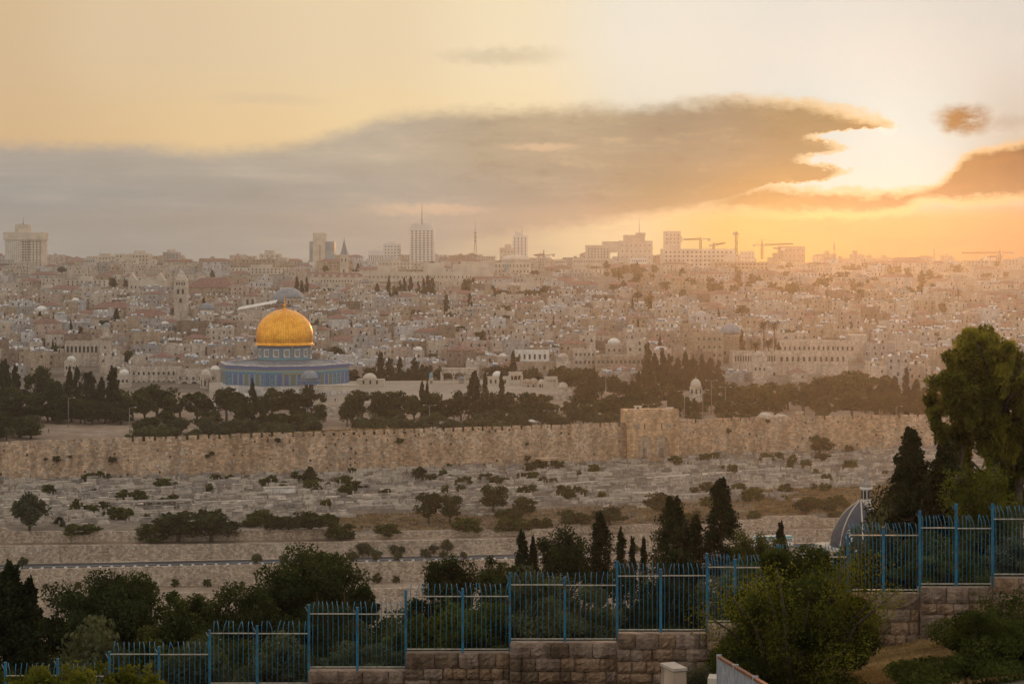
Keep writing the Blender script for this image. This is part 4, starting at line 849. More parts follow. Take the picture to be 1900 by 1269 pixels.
w, h = t['w'], t['h']; mb = MB(); q = w / 2 + .25; mb.add([(-q, -.25, h), (q, -.25, h), (q, 8.45, h), (-q, 8.45, h), (0, 4.1, h + 7.6)], [(0, 1, 4), (1, 2, 4), (2, 3, 4), (3, 0, 4), (3, 2, 1, 0)]); mb.build('pyramid_roof', MT['cream'], t); mast(t, h + 7.4, h + 9.6, .12, 'cross', 0, 4.1)
for z in (.47, .67, .86): addbox(t, 'string_course', 'pale', -w / 2 - .25, w / 2 + .25, -.25, 8.45, h * z, h * z + .5)
windows(t, w * .7, h * .69, h * .84, 2, 1, 1.5, 3.2, 'arch'); windows(t, w * .8, h * .89, h * .98, 4, 1, .8, 1.7, 'arch'); windows(t, w, h * .5, h * .64, 1, 1, 1.6, 3, 'arch')
t = block('drum_church', 'church with a dark round dome on a pale drum beside the bell tower', 'church', 340, 392, 592, 1225, 'cream', 14, (5, 1), (.9, 1.8), 'arch', ybase=612, anchor='the dark drum dome'); adddome(t, 'lead', 5, 7, t['h'] + 5.6, 4.6, 4.4, 5.2, 'pale')
for k_ in range(5): link('window', winmesh(.8, 2.4, 'arch'), t, (5 + 4.62 * math.cos(R(-150 + k_ * 30)), 7 + 4.62 * math.sin(R(-150 + k_ * 30)), t['h'] + 1.5), R(-60 + k_ * 30))
t = block('domed_church', 'great church with two overlapping grey domes above the golden dome', 'church', 490, 562, 566, 1330, 'cream', 22, (9, 1), (1.0, 2), 'arch', ybase=586, anchor='the twin grey domes'); adddome(t, 'lead', 1.5, 16, t['h'] + 1, 11.6, 10.6, 3, 'cream'); adddome(t, 'lead', 6, 5.5, t['h'] + 4.4, 5.6, 5.2, 5, 'cream'); mast(t, t['h'] + 9, t['h'] + 12, .15, 'cross', 6, 5.5)
for k_ in range(5): link('window', winmesh(1.0, 2.6, 'arch'), t, (6 + 5.62 * math.cos(R(-150 + k_ * 30)), 5.5 + 5.62 * math.sin(R(-150 + k_ * 30)), t['h'] + .8), R(-60 + k_ * 30))
t = block('belfry_block', 'square stone block tower with two tall arched openings left of the grey domes', 'tower', 448, 480, 549, 1300, 'cream', 9, None, ybase=590, hip=1.6, anchor='the two-arched tower'); windows(t, t['w'] * .6, t['h'] * .5, t['h'] * .95, 2, 1, 1.5, 3.6, 'arch')
t = block('market_hall', 'low hall with bright white sheet roof sloping beside the two-arched tower', 'building', 440, 512, 575, 1240, 'cream', 12, None, ybase=594); mb = MB(); w = t['w']; h = t['h']; mb.add([(-w / 2, -.3, h + .05), (w / 2, -.3, h + 4.6), (w / 2, 8, h + 6.2), (-w / 2, 8, h + 1.5), (-w / 2, -.3, h - .2), (w / 2, -.3, h + 4.3), (w / 2, 8, h + 5.9), (-w / 2, 8, h + 1.2)], [(0, 1, 2, 3), (7, 6, 5, 4), (0, 4, 5, 1), (1, 5, 6, 2), (2, 6, 7, 3), (3, 7, 4, 0)]); mb.build('sheet_roof', MT['plaster'], t)
t = block('minaret', 'stone minaret with round gallery beside an arched-window hall', 'minaret', 186, 204, 632, 965, 'cream', 4.6, None, anchor='the left minaret', ybase=690)
w, h = t['w'], t['h']; mb = MB(); mb.lathe([(2.2, h - .2), (3.1, h + 1.2), (3.1, h + 2.2), (1.7, h + 2.25), (1.7, h + 6.2), (2.0, h + 6.3), (2.0, h + 6.7)], 12, (0, 2.3, 0), 0, False); mb.build('gallery', MT['cream'], t); adddome(t, 'lead', 0, 2.3, h + 6.7, 1.7, 1.9); windows(t, w, h * .2, h * .9, 1, 3, .7, 1.4, 'arch')
t = block('arched_hall', 'tan hall with a row of tall arched windows left of the minaret', 'building', 120, 184, 634, 975, 'cream', 12, (8, 1), (1.1, 3.2), 'arch', ybase=690, zlo=.55, zhi=.95, anchor='the arched hall')
t = block('court_arcade_building', 'long two-storey stone building with arched portico left of the octagon', 'building', 222, 330, 682, 905, 'cream', 12, (11, 2), (.9, 1.5), 'arch', ybase=732, zlo=.3, anchor='the portico building')
t = block('court_arcade_building', 'stone portico building with three large dark arches touching the octagon', 'building', 326, 404, 686, 898, 'cream', 12, (6, 1), (1.0, 1.5), 'sill', ybase=732, zlo=.5, zhi=.8)
for i in range(3): link('portico_arch', winmesh(2.9, 4.2, 'arch'), t, (-5.5 + i * 4.4, 0, 1.8))
adddome(t, 'plaster', 7.5, 6, t['h'] - .4, 2.2, 2)
t = block('minaret', 'tall slim minaret with dark cap among the sunlit roofs on the right', 'minaret', 1263, 1282, 606, 1010, 'tan', 5.2, None, anchor='the right minaret', ybase=690)
w, h = t['w'], t['h']; addbox(t, 'gallery', 'tan', -w / 2 - .8, w / 2 + .8, -.8, 6, h, h + 1.2); addbox(t, 'lantern', 'tan', -w * .28, w * .28, 1.2, 4.2, h + 1.2, h + 6.6); adddome(t, 'lead', 0, 2.7, h + 6.6, 1.5, 2.6); windows(t, w, h * .1, h * .9, 1, 4, .8, 1.6, 'arch'); addbox(t, 'canopy', 'lead', -w / 2 - .9, w / 2 + .9, -.9, 6.1, h + 3.1, h + 3.3)
t = block('whitewashed_house', 'boxy whitewashed house with three pairs of windows above a brown wall', 'house', 956, 1019, 651, 955, 'plaster', 12, None, ybase=690, anchor='the white boxy house'); windows(t, t['w'] * .9, t['h'] * .5, t['h'] * .95, 6, 1, 1.0, 2.4, mask=None)
t = block('terrace_building', 'long brown stone building whose flat roof carries the whitewashed house', 'building', 956, 1064, 672, 948, 'tan', 6, (5, 2), (1.0, 1.5), ybase=712)
t = block('domed_house', 'cream block with smooth pale dome right of the whitewashed house', 'house', 1032, 1058, 671, 945, 'cream', 8, None, ybase=700, parapet=.2); adddome(t, 'cream', 0, 4, t['h'] + 1.4, 2.7, 2.5, 1.6)
t = block('school_building', 'big cream school building with two window rows between grove and dome house', 'building', 1064, 1106, 648, 960, 'cream', 12, (5, 3), (1.0, 1.5), 'sill', ybase=700)
t = block('school_building', 'broad tan building with a red-tiled roof terrace left of the right minaret', 'building', 1104, 1200, 660, 950, 'tan', 14, (11, 2), (1.0, 1.7), 'sill', ybase=705, anchor='the tan building'); addbox(t, 'roof_pavilion', 'plaster', 14, 24, 2, 10, t['h'], t['h'] + 3); mb = MB(); mb.hip(14, 24, 2, 10, t['h'] + 3.02, 1.6); mb.build('roof', MT['tile'], t)
t = block('tower_house', 'tall plain stone tower house right of the right minaret', 'building', 1290, 1342, 618, 985, 'tan', 12, (5, 4), (.9, 1.3), 'plain', ybase=690, anchor='the tower house')
t = block('domed_church', 'church with dark bulbous dome between palms on the right slope', 'church', 1338, 1385, 624, 1000, 'tan', 12, (4, 1), (1.2, 2), 'arch', ybase=690, anchor='the bulbous dome'); adddome(t, 'lead', -1, 6, t['h'] + 1, 5.6, 5.4, 1.4, 'tan')
t = block('long_school', 'long sunlit facade with a dense band of tall windows above the grove', 'building', 1360, 1442, 652, 930, 'cream', 12, (16, 1), (.7, 2.6), 'plain', ybase=700, zlo=.5, zhi=.95, anchor='the long facade')
t = block('long_school', 'long sunlit facade with widely spaced windows, right half of the school', 'building', 1441, 1574, 652, 934, 'cream', 12, (12, 1), (1.1, 2.2), 'plain', ybase=700, zlo=.5, zhi=.9)
t = block('seminary', 'long whitewashed seminary with a row of evenly spaced windows', 'building', 1448, 1590, 633, 1000, 'cream', 14, (15, 1), (1.0, 2.2), 'arch', ybase=672, zlo=.4, zhi=.9, anchor='the seminary'); addbox(t, 'rear_wing', 'cream', 16, 25, 3, 14, -4, t['h'] + 3); 
t = block('domed_chapel', 'dark domed chapel with a stone drum left of the eucalyptus crown', 'church', 1748, 1800, 646, 950, 'tan', 12, (4, 2), (1.1, 1.8), 'arch', ybase=700, anchor='the dark chapel dome'); adddome(t, 'lead', 2, 6, t['h'] + 3, 2.7, 3, 3, 'tan')
t = block('red_roof_hall', 'long stone hall under a broad red tile roof left of the bell tower', 'building', 232, 312, 588, 1230, 'tan', 14, (10, 1), (.9, 1.4), ybase=606, hip=4.5, anchor='the red-roofed hall')
t = block('red_roof_hall', 'low red-roofed barn-like hall between the two left domes', 'building', 168, 244, 572, 1300, 'tan', 14, (8, 1), (.9, 1.4), ybase=590, hip=4)
t = block('red_roof_hall', 'long nave with a wide rust-red roof behind the bell tower', 'building', 345, 438, 534, 1450, 'tan', 18, (8, 1), (1.1, 2), 'arch', ybase=556, hip=7, anchor='the rust-red nave')
t = block('gabled_church', 'stone church front with twin pointed gables left of the bell tower', 'church', 238, 304, 520, 1550, 'pale', 16, (8, 1), (1.1, 2.0), 'arch', ybase=548)
for x_ in (-11, 11): mb = MB(); mb.prism([(-4, 0), (4, 0), (0, 6.5)], -.6, 6); mb.build('gable', MT['pale'], t, (x_, 0, t['h'] - .6))
for a, b_, y, D_, l in ((55, 118, 536, 1560, 'broad tan convent block left of the left grey dome'), (120, 200, 520, 1650, 'long cream hospice with flat roof below the hotel tower'), (100, 140, 548, 1430, 'square cream block with barred windows above the left grey dome'), (425, 555, 497, 2000, 'long low colonnaded building left of the glass tower'), (700, 770, 486, 2200, 'pale terrace of flats directly below the white tower'), (1040, 1120, 500, 2000, 'row of pale villas below the pierced building'), (1395, 1505, 505, 2000, 'long lit facade among the trees on the right slope'), (1505, 1640, 507, 1950, 'long golden-hazed palace wing among the right slope trees'), (1700, 1860, 512, 1900, 'very long pale hospital wing on the far right slope')):
    w_ = (b_ - a) * D_ / F; t = block('large_building', l, 'building', a, b_, y, D_, 'pale' if D_ > 1600 else 'cream', 16, (max(6, int(w_ / 4)), 2), (1.2, 1.7), 'plain', group='large buildings on the slope'); addbox(t, 'roof_block', 'pale', -w_ * .2, w_ * .1, 3, 10, t['h'], t['h'] + 3)
for px, py, r_, D_, l in ((166, 551, 9, 1400, 'silvery round dome on a stone hall, far left'), (74, 576, 10, 1250, 'pale silvery dome on a low hall at the far left'), (130, 668, 8, 930, 'small pale dome beside the arched hall'), (1140, 638, 12, 1020, 'bulging white dome ringed by small windows left of the minaret'), (776, 650, 8, 1000, 'small bright white dome among the middle roofs'), (228, 694, 9, 880, 'little pale dome in front of the portico building'), (1410, 661, 10, 900, 'low stone dome on the school roof'), (1700, 640, 9, 1000, 'faint stone dome right of the seminary')):
    r = r_ * D_ / F; t = block('domed_house', l, 'house', px - r_ * 1.3, px + r_ * 1.3, py + 1, D_, 'cream', r * 2.6, (3, 1), (.9, 1.4), 'arch', parapet=.2); adddome(t, 'plaster' if 'white' in l or 'pale' in l else 'lead' if 'silvery' in l else 'cream', 0, r * 1.3, t['h'] + .3, r, r * .85, .4)
# ------------------------------------------------------------------ the packed houses
LANDW = [(o.location.x, o.location.y, o['w'], o['d']) for o in bpy.data.objects if 'w' in o and 'd' in o]
WPROT = {s: winmesh(*s) for s in ((.9, 1.4, 'sill'), (.8, 1.3, 'plain'), (1.0, 1.7, 'arch'))}
def proto(name, fn, mats): mb = MB(); fn(mb); return mb.mesh(name, mats)
TANK = proto('water_tank', lambda m: (m.lathe([(.45, .5), (.5, .55), (.5, 1.6), (.42, 1.72)], 10), m.bx(-.4, .4, -.4, .4, 0, .5, 1)), [MT['tank'], MT['steel']])
def _sol(m):
    m.add([(-1, 0, .3), (1, 0, .3), (1, 1.3, 1.3), (-1, 1.3, 1.3), (-1, 0, .22), (1, 0, .22), (1, 1.3, 1.22), (-1, 1.3, 1.22)], [(0, 1, 2, 3), (7, 6, 5, 4), (0, 4, 5, 1), (1, 5, 6, 2), (2, 6, 7, 3), (3, 7, 4, 0)])
    m.tube([(-1, 1.45, 1.5), (1, 1.45, 1.5)], .3, 8, 1); m.bx(-.9, -.8, 1.2, 1.3, 0, 1.3, 1); m.bx(.8, .9, 1.2, 1.3, 0, 1.3, 1)
SOLAR = proto('solar_heater', _sol, [MT['panel'], MT['tank']])
def _dish(m):
    m.lathe([(.02, .0), (.35, .06), (.65, .22), (.67, .22), (.36, .03), (.02, -.03)], 10, (0, 0, 1.2)); m.bx(-.05, .05, -.05, .05, 0, 1.2)
DISH = proto('satellite_dish', _dish, [MT['tank']])
HUT = proto('stair_hut', lambda m: (m.bx(-1.2, 1.2, 0, 2.2, 0, 2.2), m.bx(-.45, .45, -.03, .01, 0.02, 1.9, 1)), [MT['cream'], MT['dark']])
cand = []
D = 884.0
while D < 1440:
    x = -(1050 / F) * D
    while x < 1050 / F * D:
        w = random.choice([random.uniform(6, 10), random.uniform(8, 14), random.uniform(10, 17)]); dd = random.uniform(7, 12); y = D + random.uniform(-7, 7)
        xc = x + w / 2; px = CX + F * xc / y
        ok = True
        for lx, ly, lw, ld in LANDW:
            if abs(lx - xc) < (lw + w) / 2 + 1.0 and ly - dd - 1 < y < ly + ld + 1: ok = False
            if ok and abs(lx - xc) < (lw + w) / 2 - 1 and ly - 50 < y < ly - dd: ok = random.random() < .35 and None   # keep the fronts of landmarks in view
            if ok is None: ok = 'low'
            if not ok: break
        if 640 < px < 1070 and y < 905: ok = False
        if y < 925 and px < 420: ok = ok and y > 915
        if y < 900 and 1060 < px: ok = False
        forest = px > 1130 and y > 1230 + 0.0 * px
        if forest and random.random() < .45: ok = False
        if ok:
            big = random.random(); h = random.uniform(4.0, 8.0) if big < .8 else random.uniform(8, 12.5)
            if ok == 'low': h = min(h, 4.2)
            roof = random.choices(['flat', 'hip', 'dome'], [.84, .09 if not forest else .4, .06])[0]
            tone = random.choices(['cream', 'tan', 'grey', 'rosy', 'white', 'brown'], [.34, .22, .14, .14, .09, .07])[0]
            g = gz(xc, y); cand.append(dict(x=xc, y=y, w=w, d=dd, h=h, g=g, roof=roof, tone=tone, rz=random.choice([0, 0, random.uniform(-.5, .5), random.uniform(-.25, .25)])))
        x += w + random.choice([.1, .3, .6, 2.5])
    D += 19.5
cand.sort(key=lambda c_: c_['y'])
line = np.full(2200, 2000.0)     # topmost row covered so far, per column (offset 150)
for a, b_, y in ((388, 670, 676), (670, 1062, 700), (1062, 1180, 705), (1180, 1340, 660), (1340, 1720, 700)): line[a + 150:b_ + 150] = y
occl = sorted([(ly, lx, lw) for lx, ly, lw, ld in LANDW]); LM = {round(o.location.y, 2): o for o in bpy.data.objects if 'h' in o}
events = [(c_['y'], 0, c_) for c_ in cand] + [(o.location.y, 1, o) for o in bpy.data.objects if 'h' in o and 'd' in o]
for _, kind, e in sorted(events, key=lambda q: (q[0], q[1])):
    if kind == 0: x, y, w, zt = e['x'], e['y'], e['w'], e['g'] + e['h'] + (1.5 if e['roof'] != 'flat' else 0)
    else: x, y, w, zt = e.location.x, e.location.y, e['w'], e.location.z + e['h']
    a, b_ = pxy((x - w / 2, y, 0))[0], pxy((x + w / 2, y, 0))[0]; yt = pxy((x, y, zt))[1]
    i0, i1 = int(max(0, a + 150)), int(min(2199, b_ + 150)); seg = line[i0:i1]
    inside = np.arange(i0, i1) - 150
    vis = np.where((inside >= -5) & (inside <= 1905), np.clip(seg, 0, pxy((x, y, gz(x, y) - 1))[1]) - yt, 0)
    if kind == 0: e['vis'] = float(np.clip(vis, 0, None).sum())
    line[i0:i1] = np.minimum(seg, yt)
cand = [c_ for c_ in cand if c_['vis'] > 14]
rank = sorted(cand, key=lambda c_: -c_['vis']); indiv = rank[:300]; rest = rank[300:]
MATK = list(TONES)
def house_shell(mb, c_, m0=0, cx=0, cy=0, cz=0):     # walls with a raised parapet, added round a point
    w, d, h = c_['w'], c_['d'], c_['h']; t = .3; p = .5 if c_['roof'] == 'flat' else 0; rz = c_['rz']; ca, sa = math.cos(rz), math.sin(rz)
    def rb(x0, x1, y0, y1, z0, z1, m):
        mx, my = (x0 + x1) / 2, (y0 + y1) / 2; mb.box((cx + mx * ca - my * sa, cy + mx * sa + my * ca, cz + (z0 + z1) / 2), (x1 - x0, y1 - y0, z1 - z0), rz, m)
    rb(-w / 2, w / 2, 0, d, -7, h - p, m0)
    if p:
        for a in ((-w / 2, w / 2, 0, t), (-w / 2, w / 2, d - t, d), (-w / 2, -w / 2 + t, t, d - t), (w / 2 - t, w / 2, t, d - t)): rb(*a, h - p, h, m0)
    return rb
ADJ = {'cream': 'cream stone', 'tan': 'tan stone', 'grey': 'grey stone', 'rosy': 'rosy stone', 'white': 'whitewashed', 'brown': 'dark brown stone'}
for c_ in indiv:
    loc = (c_['x'], c_['y'], c_['g']); root = bpy.data.objects.new('house', None); COL.objects.link(root); root.location = loc; root.empty_display_size = 1
    c2 = dict(c_, rz=0); mb = MB(); house_shell(mb, c2); mb.build('wall', MT[c_['tone']], root); w, d, h = c_['w'], c_['d'], c_['h']; extra = ''
    if c_['roof'] == 'hip': mb = MB(); mb.hip(-w / 2, w / 2, 0, d, h + .02, random.uniform(1.6, 2.6)); mb.build('roof', MT['tile'], root)
    else:
        mb = MB(); mb.bx(-w / 2 + .3, w / 2 - .3, .3, d - .3, h - .5, h - .44); mb.build('roof', MT['roofgrey'], root)
        if c_['roof'] == 'dome': adddome(root, 'plaster' if random.random() < .25 else c_['tone'], random.uniform(-1, 1), d / 2, h - .1, min(w, d) * .27, min(w, d) * .2, .5)
        else:
            for _ in range(random.choice([0, 1, 1, 2, 3])): link('water_tank', TANK, root, (random.uniform(-w / 2 + 1, w / 2 - 1), random.uniform(1, d - 1), h - .44)); extra = 'tank'
            for _ in range(random.choice([0, 0, 1, 2, 3])): link('solar_heater', SOLAR, root, (random.uniform(-w / 2 + 1.6, w / 2 - 1.6), random.uniform(1, d - 3), h - .44), random.uniform(-.7, .7))
            for _ in range(random.choice([0, 0, 1, 2])): link('satellite_dish', DISH, root, (random.uniform(-w / 2 + .6, w / 2 - .6), random.uniform(.8, d - 1), h - .44), random.uniform(0, 6)).rotation_euler = (1.1, 0, random.uniform(-1, 1))
            if random.random() < .3 and w > 7: link('stair_hut', HUT, root, (random.uniform(-w / 2 + 2, w / 2 - 2), d - 3.2, h - .44))
    st = random.choice(list(WPROT)); rows = 1 if h < 5.5 else 2 if h < 9 else 3; cols = max(1, int(w / random.uniform(2.6, 4.2)))
    for r in range(rows):
        for q in range(cols):
            if random.random() < .62: link('window', WPROT[st], root, (-w / 2 + w * (q + random.uniform(.35, .65)) / cols, 0, h * (.95 - .0) - (r + 1) * min(3.0, h * .9 / rows) + .5))
    root.rotation_euler = (0, 0, c_['rz'])
    shape = 'narrow' if w < 8 else 'wide' if w > 12.5 else 'tall' if h > 8.5 else 'low' if h < 5 else 'plain'
    desc = f"{shape} {dict(flat='flat-roofed', hip='red-roofed', dome='dome-roofed')[c_['roof']]} {ADJ[c_['tone']]} house"
    auto(root, desc, 'house', (c_['x'], c_['y'], c_['g'] + h), 'house', 'stone houses packed on the slope')
# farther houses: one mass
mb = MB(); mats = [MT[k] for k in MATK] + [MT['tile'], MT['roofgrey'], MT['tank'], MT['dark'], MT['panel'], MT['plaster']]
for c_ in rest:
    m0 = MATK.index(c_['tone']); rb = house_shell(mb, c_, m0, c_['x'], c_['y'], c_['g']); w, d, h = c_['w'], c_['d'], c_['h']
    if c_['roof'] == 'hip': b0 = len(mb.v); mb.hip(-w / 2, w / 2, 0, d, h + .02, 2.2, 6); ca, sa = math.cos(c_['rz']), math.sin(c_['rz']); mb.v[b0:] = [(c_['x'] + x * ca - y * sa, c_['y'] + x * sa + y * ca, c_['g'] + z) for x, y, z in mb.v[b0:]]
    else:
        rb(-w / 2 + .3, w / 2 - .3, .3, d - .3, h - .5, h - .44, 7)
        for _ in range(random.choice([1, 2, 3, 4])):
            x0 = random.uniform(-w / 2 + .5, w / 2 - 1.6); y0 = random.uniform(.5, d - 2); k = random.random()
            if k < .4: rb(x0, x0 + .9, y0, y0 + .9, h - .44, h + 1.0, 8)
            elif k < .8: rb(x0, x0 + 1.8, y0, y0 + .15, h - .3, h + .9, random.choice([8, 10]))
            else: rb(x0, x0 + 2.2, y0, y0 + 2, h - .44, h + 1.7, m0)
    for r in range(1 if h < 5.5 else 2):
        n = max(1, int(w / 3.3))
        for q in range(n):
            if random.random() < .5: lx = -w / 2 + w * (q + random.uniform(.25, .75)) / n; rb(lx - .4, lx + .4, -.05, .02, h - 2.4 - r * 2.8, h - 1.0 - r * 2.8, 9)
# hillside blocks beyond the old town
for i in range(620):
    D_ = random.uniform(1440, 2900) if i > 120 else random.uniform(1420, 1700); px = random.uniform(-60, 1960); w = random.uniform(9, 30) * (1 if D_ < 2000 else 1.3); x = (px - CX) * D_ / F
    if 1130 < px and D_ > 1300 and random.random() < .4: continue
    if any(abs(lx - x) < (lw + w) / 2 and abs(ly - D_) < 30 for lx, ly, lw, ld in LANDW): continue
    g = gz(x, D_); h = random.uniform(5, 10) if D_ < 1900 else random.uniform(6, 14); d = random.uniform(9, 15)
    if any(abs(lx - x) < (lw + w) / 2 - 2 and ly - 320 < D_ < ly for lx, ly, lw, ld in LANDW): h = min(h, 4.5)
    c_ = dict(w=w, d=d, h=h, roof='hip' if random.random() < .25 else 'flat', rz=random.uniform(-.35, .35), tone='cream'); m0 = MATK.index(random.choice(['cream', 'white', 'cream', 'tan', 'grey']))
    rb = house_shell(mb, c_, m0, x, D_, g)
    if c_['roof'] == 'hip': b0 = len(mb.v); mb.hip(-w / 2, w / 2, 0, d, h + .02, 2.6, 6); ca, sa = math.cos(c_['rz']), math.sin(c_['rz']); mb.v[b0:] = [(x + a * ca - b * sa, D_ + a * sa + b * ca, g + z) for a, b, z in mb.v[b0:]]
    else: rb(-w / 2 + .3, w / 2 - .3, .3, d - .3, h - .5, h - .44, 7); rb(-1.5, 2.5, 2, 5, h - .44, h + 2.2, m0)
    for r in range(int(h / 3.2)):
        n = max(2, int(w / 3.4))
        for q in range(n):
            if random.random() < .55: lx = -w / 2 + w * (q + random.uniform(.3, .7)) / n; rb(lx - .5, lx + .5, -.05, .02, h - 2.7 - r * 3.1, h - 1.1 - r * 3.1, 9)
struct(mb.build('distant_houses', mats), 'stuff')['label'] = 'dense mass of small stone houses covering the slope up to the skyline'
# ------------------------------------------------------------------ foliage
def quads_mesh(name, C, S, mat, aspect=1.0, droop=0.0, extra=None):
    """leaf-sized quads at centres C (N,3), half sizes S"""
    n = len(C); u = RNG.normal(size=(n, 3)); u[:, 2] -= droop * 2.2; u /= np.linalg.norm(u, axis=1, keepdims=True)
    w = RNG.normal(size=(n, 3)); w -= u * (w * u).sum(1, keepdims=True); w /= np.linalg.norm(w, axis=1, keepdims=True)
    a = u * (S * aspect)[:, None]; b = w * S[:, None]
    V = np.stack([C - a * .9 - b * .35, C + b * -.9, C + a, C + b * .9 - a * .1], axis=1).reshape(-1, 3).astype(np.float32)
    me = bpy.data.meshes.new(name); me.vertices.add(4 * n); me.vertices.foreach_set('co', V.ravel())
    me.loops.add(4 * n); me.loops.foreach_set('vertex_index', np.arange(4 * n, dtype=np.int32))
    me.polygons.add(n); me.polygons.foreach_set('loop_start', np.arange(0, 4 * n, 4, dtype=np.int32)); me.polygons.foreach_set('loop_total', np.full(n, 4, np.int32))
    me.materials.append(mat); me.update(calc_edges=True); return me
def shell(n, c, r, power=.45):      # points in an ellipsoid, crowded to its skin
    d = RNG.normal(size=(n, 3)); d /= np.linalg.norm(d, axis=1, keepdims=True)
    return np.array(c) + d * (RNG.random(n) ** power)[:, None] * np.array(r)
def tree_proto(kind, n, leaf, km=1):
    sb = km ** -.36
    """unit tree: height 1, crown half-width about .5; returns (crown mesh, trunk mesh)"""
    tr = MB(); P = []
    if kind == 'pine':
        tr.tube([(0, 0, -.12), (.01, 0, .2), (-.015, .01, .5), (.01, 0, .75)], [.035, .03, .022, .01], 7); k = int(28 * km)
        for i in range(k):
            a = RNG.random() * 6.28; rr = .36 * math.sqrt(RNG.random()); z = .30 + .62 * RNG.random() * (1 - .8 * (rr / .5) ** 2) + .02; br = RNG.uniform(.10, .18) * sb
            c = (rr * math.cos(a), rr * math.sin(a), min(z, .97 - br * .6)); P.append(shell(n // k, c, (br, br, br * .62)))
            if i % 2 == 0: tr.tube([(0, 0, .25 + .25 * RNG.random()), (c[0] * .6, c[1] * .6, c[2] * .8), c], [.016, .01, .004], 5)
    elif kind == 'round':
        tr.tube([(0, 0, -.12), (.01, .01, .15), (0, 0, .5)], [.04, .03, .012], 7); k = int(26 * km)
        for i in range(k):
            d = RNG.normal(size=3); d /= np.linalg.norm(d); rr = RNG.random() ** .4; br = RNG.uniform(.10, .2) * sb
            c = (d[0] * .36 * rr, d[1] * .36 * rr, .52 + d[2] * .33 * rr); P.append(shell(n // k, c, (br, br, br * .8)))
            if i % 3 == 0: tr.tube([(0, 0, .2), (c[0] * .5, c[1] * .5, c[2] * .7 + .05), c], [.018, .011, .004], 5)
    elif kind == 'cypress':
        tr.tube([(0, 0, -.1), (0, 0, .5), (0, 0, .9)], [.05, .03, .008], 7)
        k = int(60 * km)
        for i in range(k):
            z = (i + RNG.random()) / k; prof = .5 * min(1, (z + .04) / .22) ** .6 * (1 - z ** 2.6 * .78) * RNG.uniform(.68, 1.2); a = RNG.random() * 6.28; q = prof * RNG.uniform(.3, .68); br = prof * RNG.uniform(.32, .6) * sb
            P.append(shell(n // k, (q * math.cos(a), q * math.sin(a), .03 + z * .93), (br, br, max(.03, br * .16) + .028)))
    elif kind == 'cone':
        tr.tube([(0, 0, -.1), (0, 0, .6), (0, 0, .95)], [.04, .025, .006], 6)
        for i in range(34):
            z = .08 + .88 * i / 34; R_ = .46 * (1 - z) ** .8 + .03
            for j in range(5):
                a = RNG.random() * 6.28; P.append(shell(n // 170, (R_ * .6 * math.cos(a), R_ * .6 * math.sin(a), z - .02), (R_ * .55, R_ * .55, .035)))
    elif kind == 'bush':
        tr.tube([(0, 0, -.2), (.02, 0, .3)], [.05, .02], 6); k = int(24 * km)
        for i in range(k):
            a = RNG.random() * 6.28; rr = .38 * math.sqrt(RNG.random()); z = RNG.uniform(.1, .82) * (1 - (rr / .52) ** 2) + .06; br = RNG.uniform(.1, .2) * sb; c = (rr * math.cos(a), rr * math.sin(a), z); P.append(shell(n // k, c, (br, br, br * .8)))
            if i % 3 == 0: tr.tube([(0, 0, .02), c], [.02, .005], 4)
    elif kind == 'sprig':     # loose upright twigs
        for i in range(26):
            a = RNG.random() * 6.28; s = RNG.uniform(.1, .5); top = Vector((s * math.cos(a), s * math.sin(a), RNG.uniform(.5, 1.0))); tr.tube([(0, 0, -.1), top * .6 + Vector((0, 0, .1)), top], [.012, .007, .003], 4)
            t = RNG.random(n // 26) ** .6; base = np.array(top)[None, :] * t[:, None]; P.append(base + RNG.normal(size=base.shape) * .045)
    elif kind == 'droop':     # eucalyptus-like: heavy hanging clumps on ascending limbs
        tr.tube([(.0, 0, -.1), (.02, 0, .2), (-.02, .02, .5), (.03, 0, .85)], [.035, .03, .02, .006], 8); k = int(46 * km)
        for i in range(k):
            a = RNG.random() * 6.28; z = RNG.uniform(.22, .97); mr = .46 * math.sin(math.pi * min(1, (z - .12) * 1.02)) ** .7; rr = mr * RNG.random() ** .5; br = RNG.uniform(.06, .12) * sb; c = np.array((rr * math.cos(a), rr * math.sin(a), z))
            P.append(shell(int(n / k * .6), c, (br, br, br * .7))); q = shell(int(n / k * .4), c - np.array([0, 0, br * 1.1]), (br * .7, br * .7, br * 1.2)); P.append(q)
            if i % 2 == 0: tr.tube([(0, 0, z * .55), (c[0] * .55, c[1] * .55, z * .85), c], [.014, .009, .003], 5)
    C = np.concatenate(P); S = leaf * RNG.uniform(.6, 1.3, len(C))
    return C, S, tr
MATOF = {}
def proto_tree(key, kind, n, leaf, mat, aspect=1.0, droop=0.0):
    C, S, tr = tree_proto(kind, n, leaf)
    MATOF[key] = (quads_mesh('crown', C, S, MT[mat], aspect, droop), tr.mesh('trunk', MT['bark']))
for i in range(4): proto_tree(f'pine{i}', 'pine', 2600, .030, 'pine')
for i in range(3): proto_tree(f'round{i}', 'round', 2600, .032, 'pine')
for i in range(3): proto_tree(f'cyp{i}', 'cypress', 2600, .038, 'cyp')
for i in range(3): proto_tree(f'olive{i}', 'round', 1900, .035, 'olive')
for i in range(3): proto_tree(f'bush{i}', 'bush', 1300, .05, 'green')
proto_tree('cone0', 'cone', 2600, .03, 'cyp')
for i in range(3): proto_tree(f'near{i}', 'bush', 12000, .0135, ('green', 'cyp', 'olive')[i])
for i in range(2): proto_tree(f'nearp{i}', 'round', 14000, .0125, 'pine')
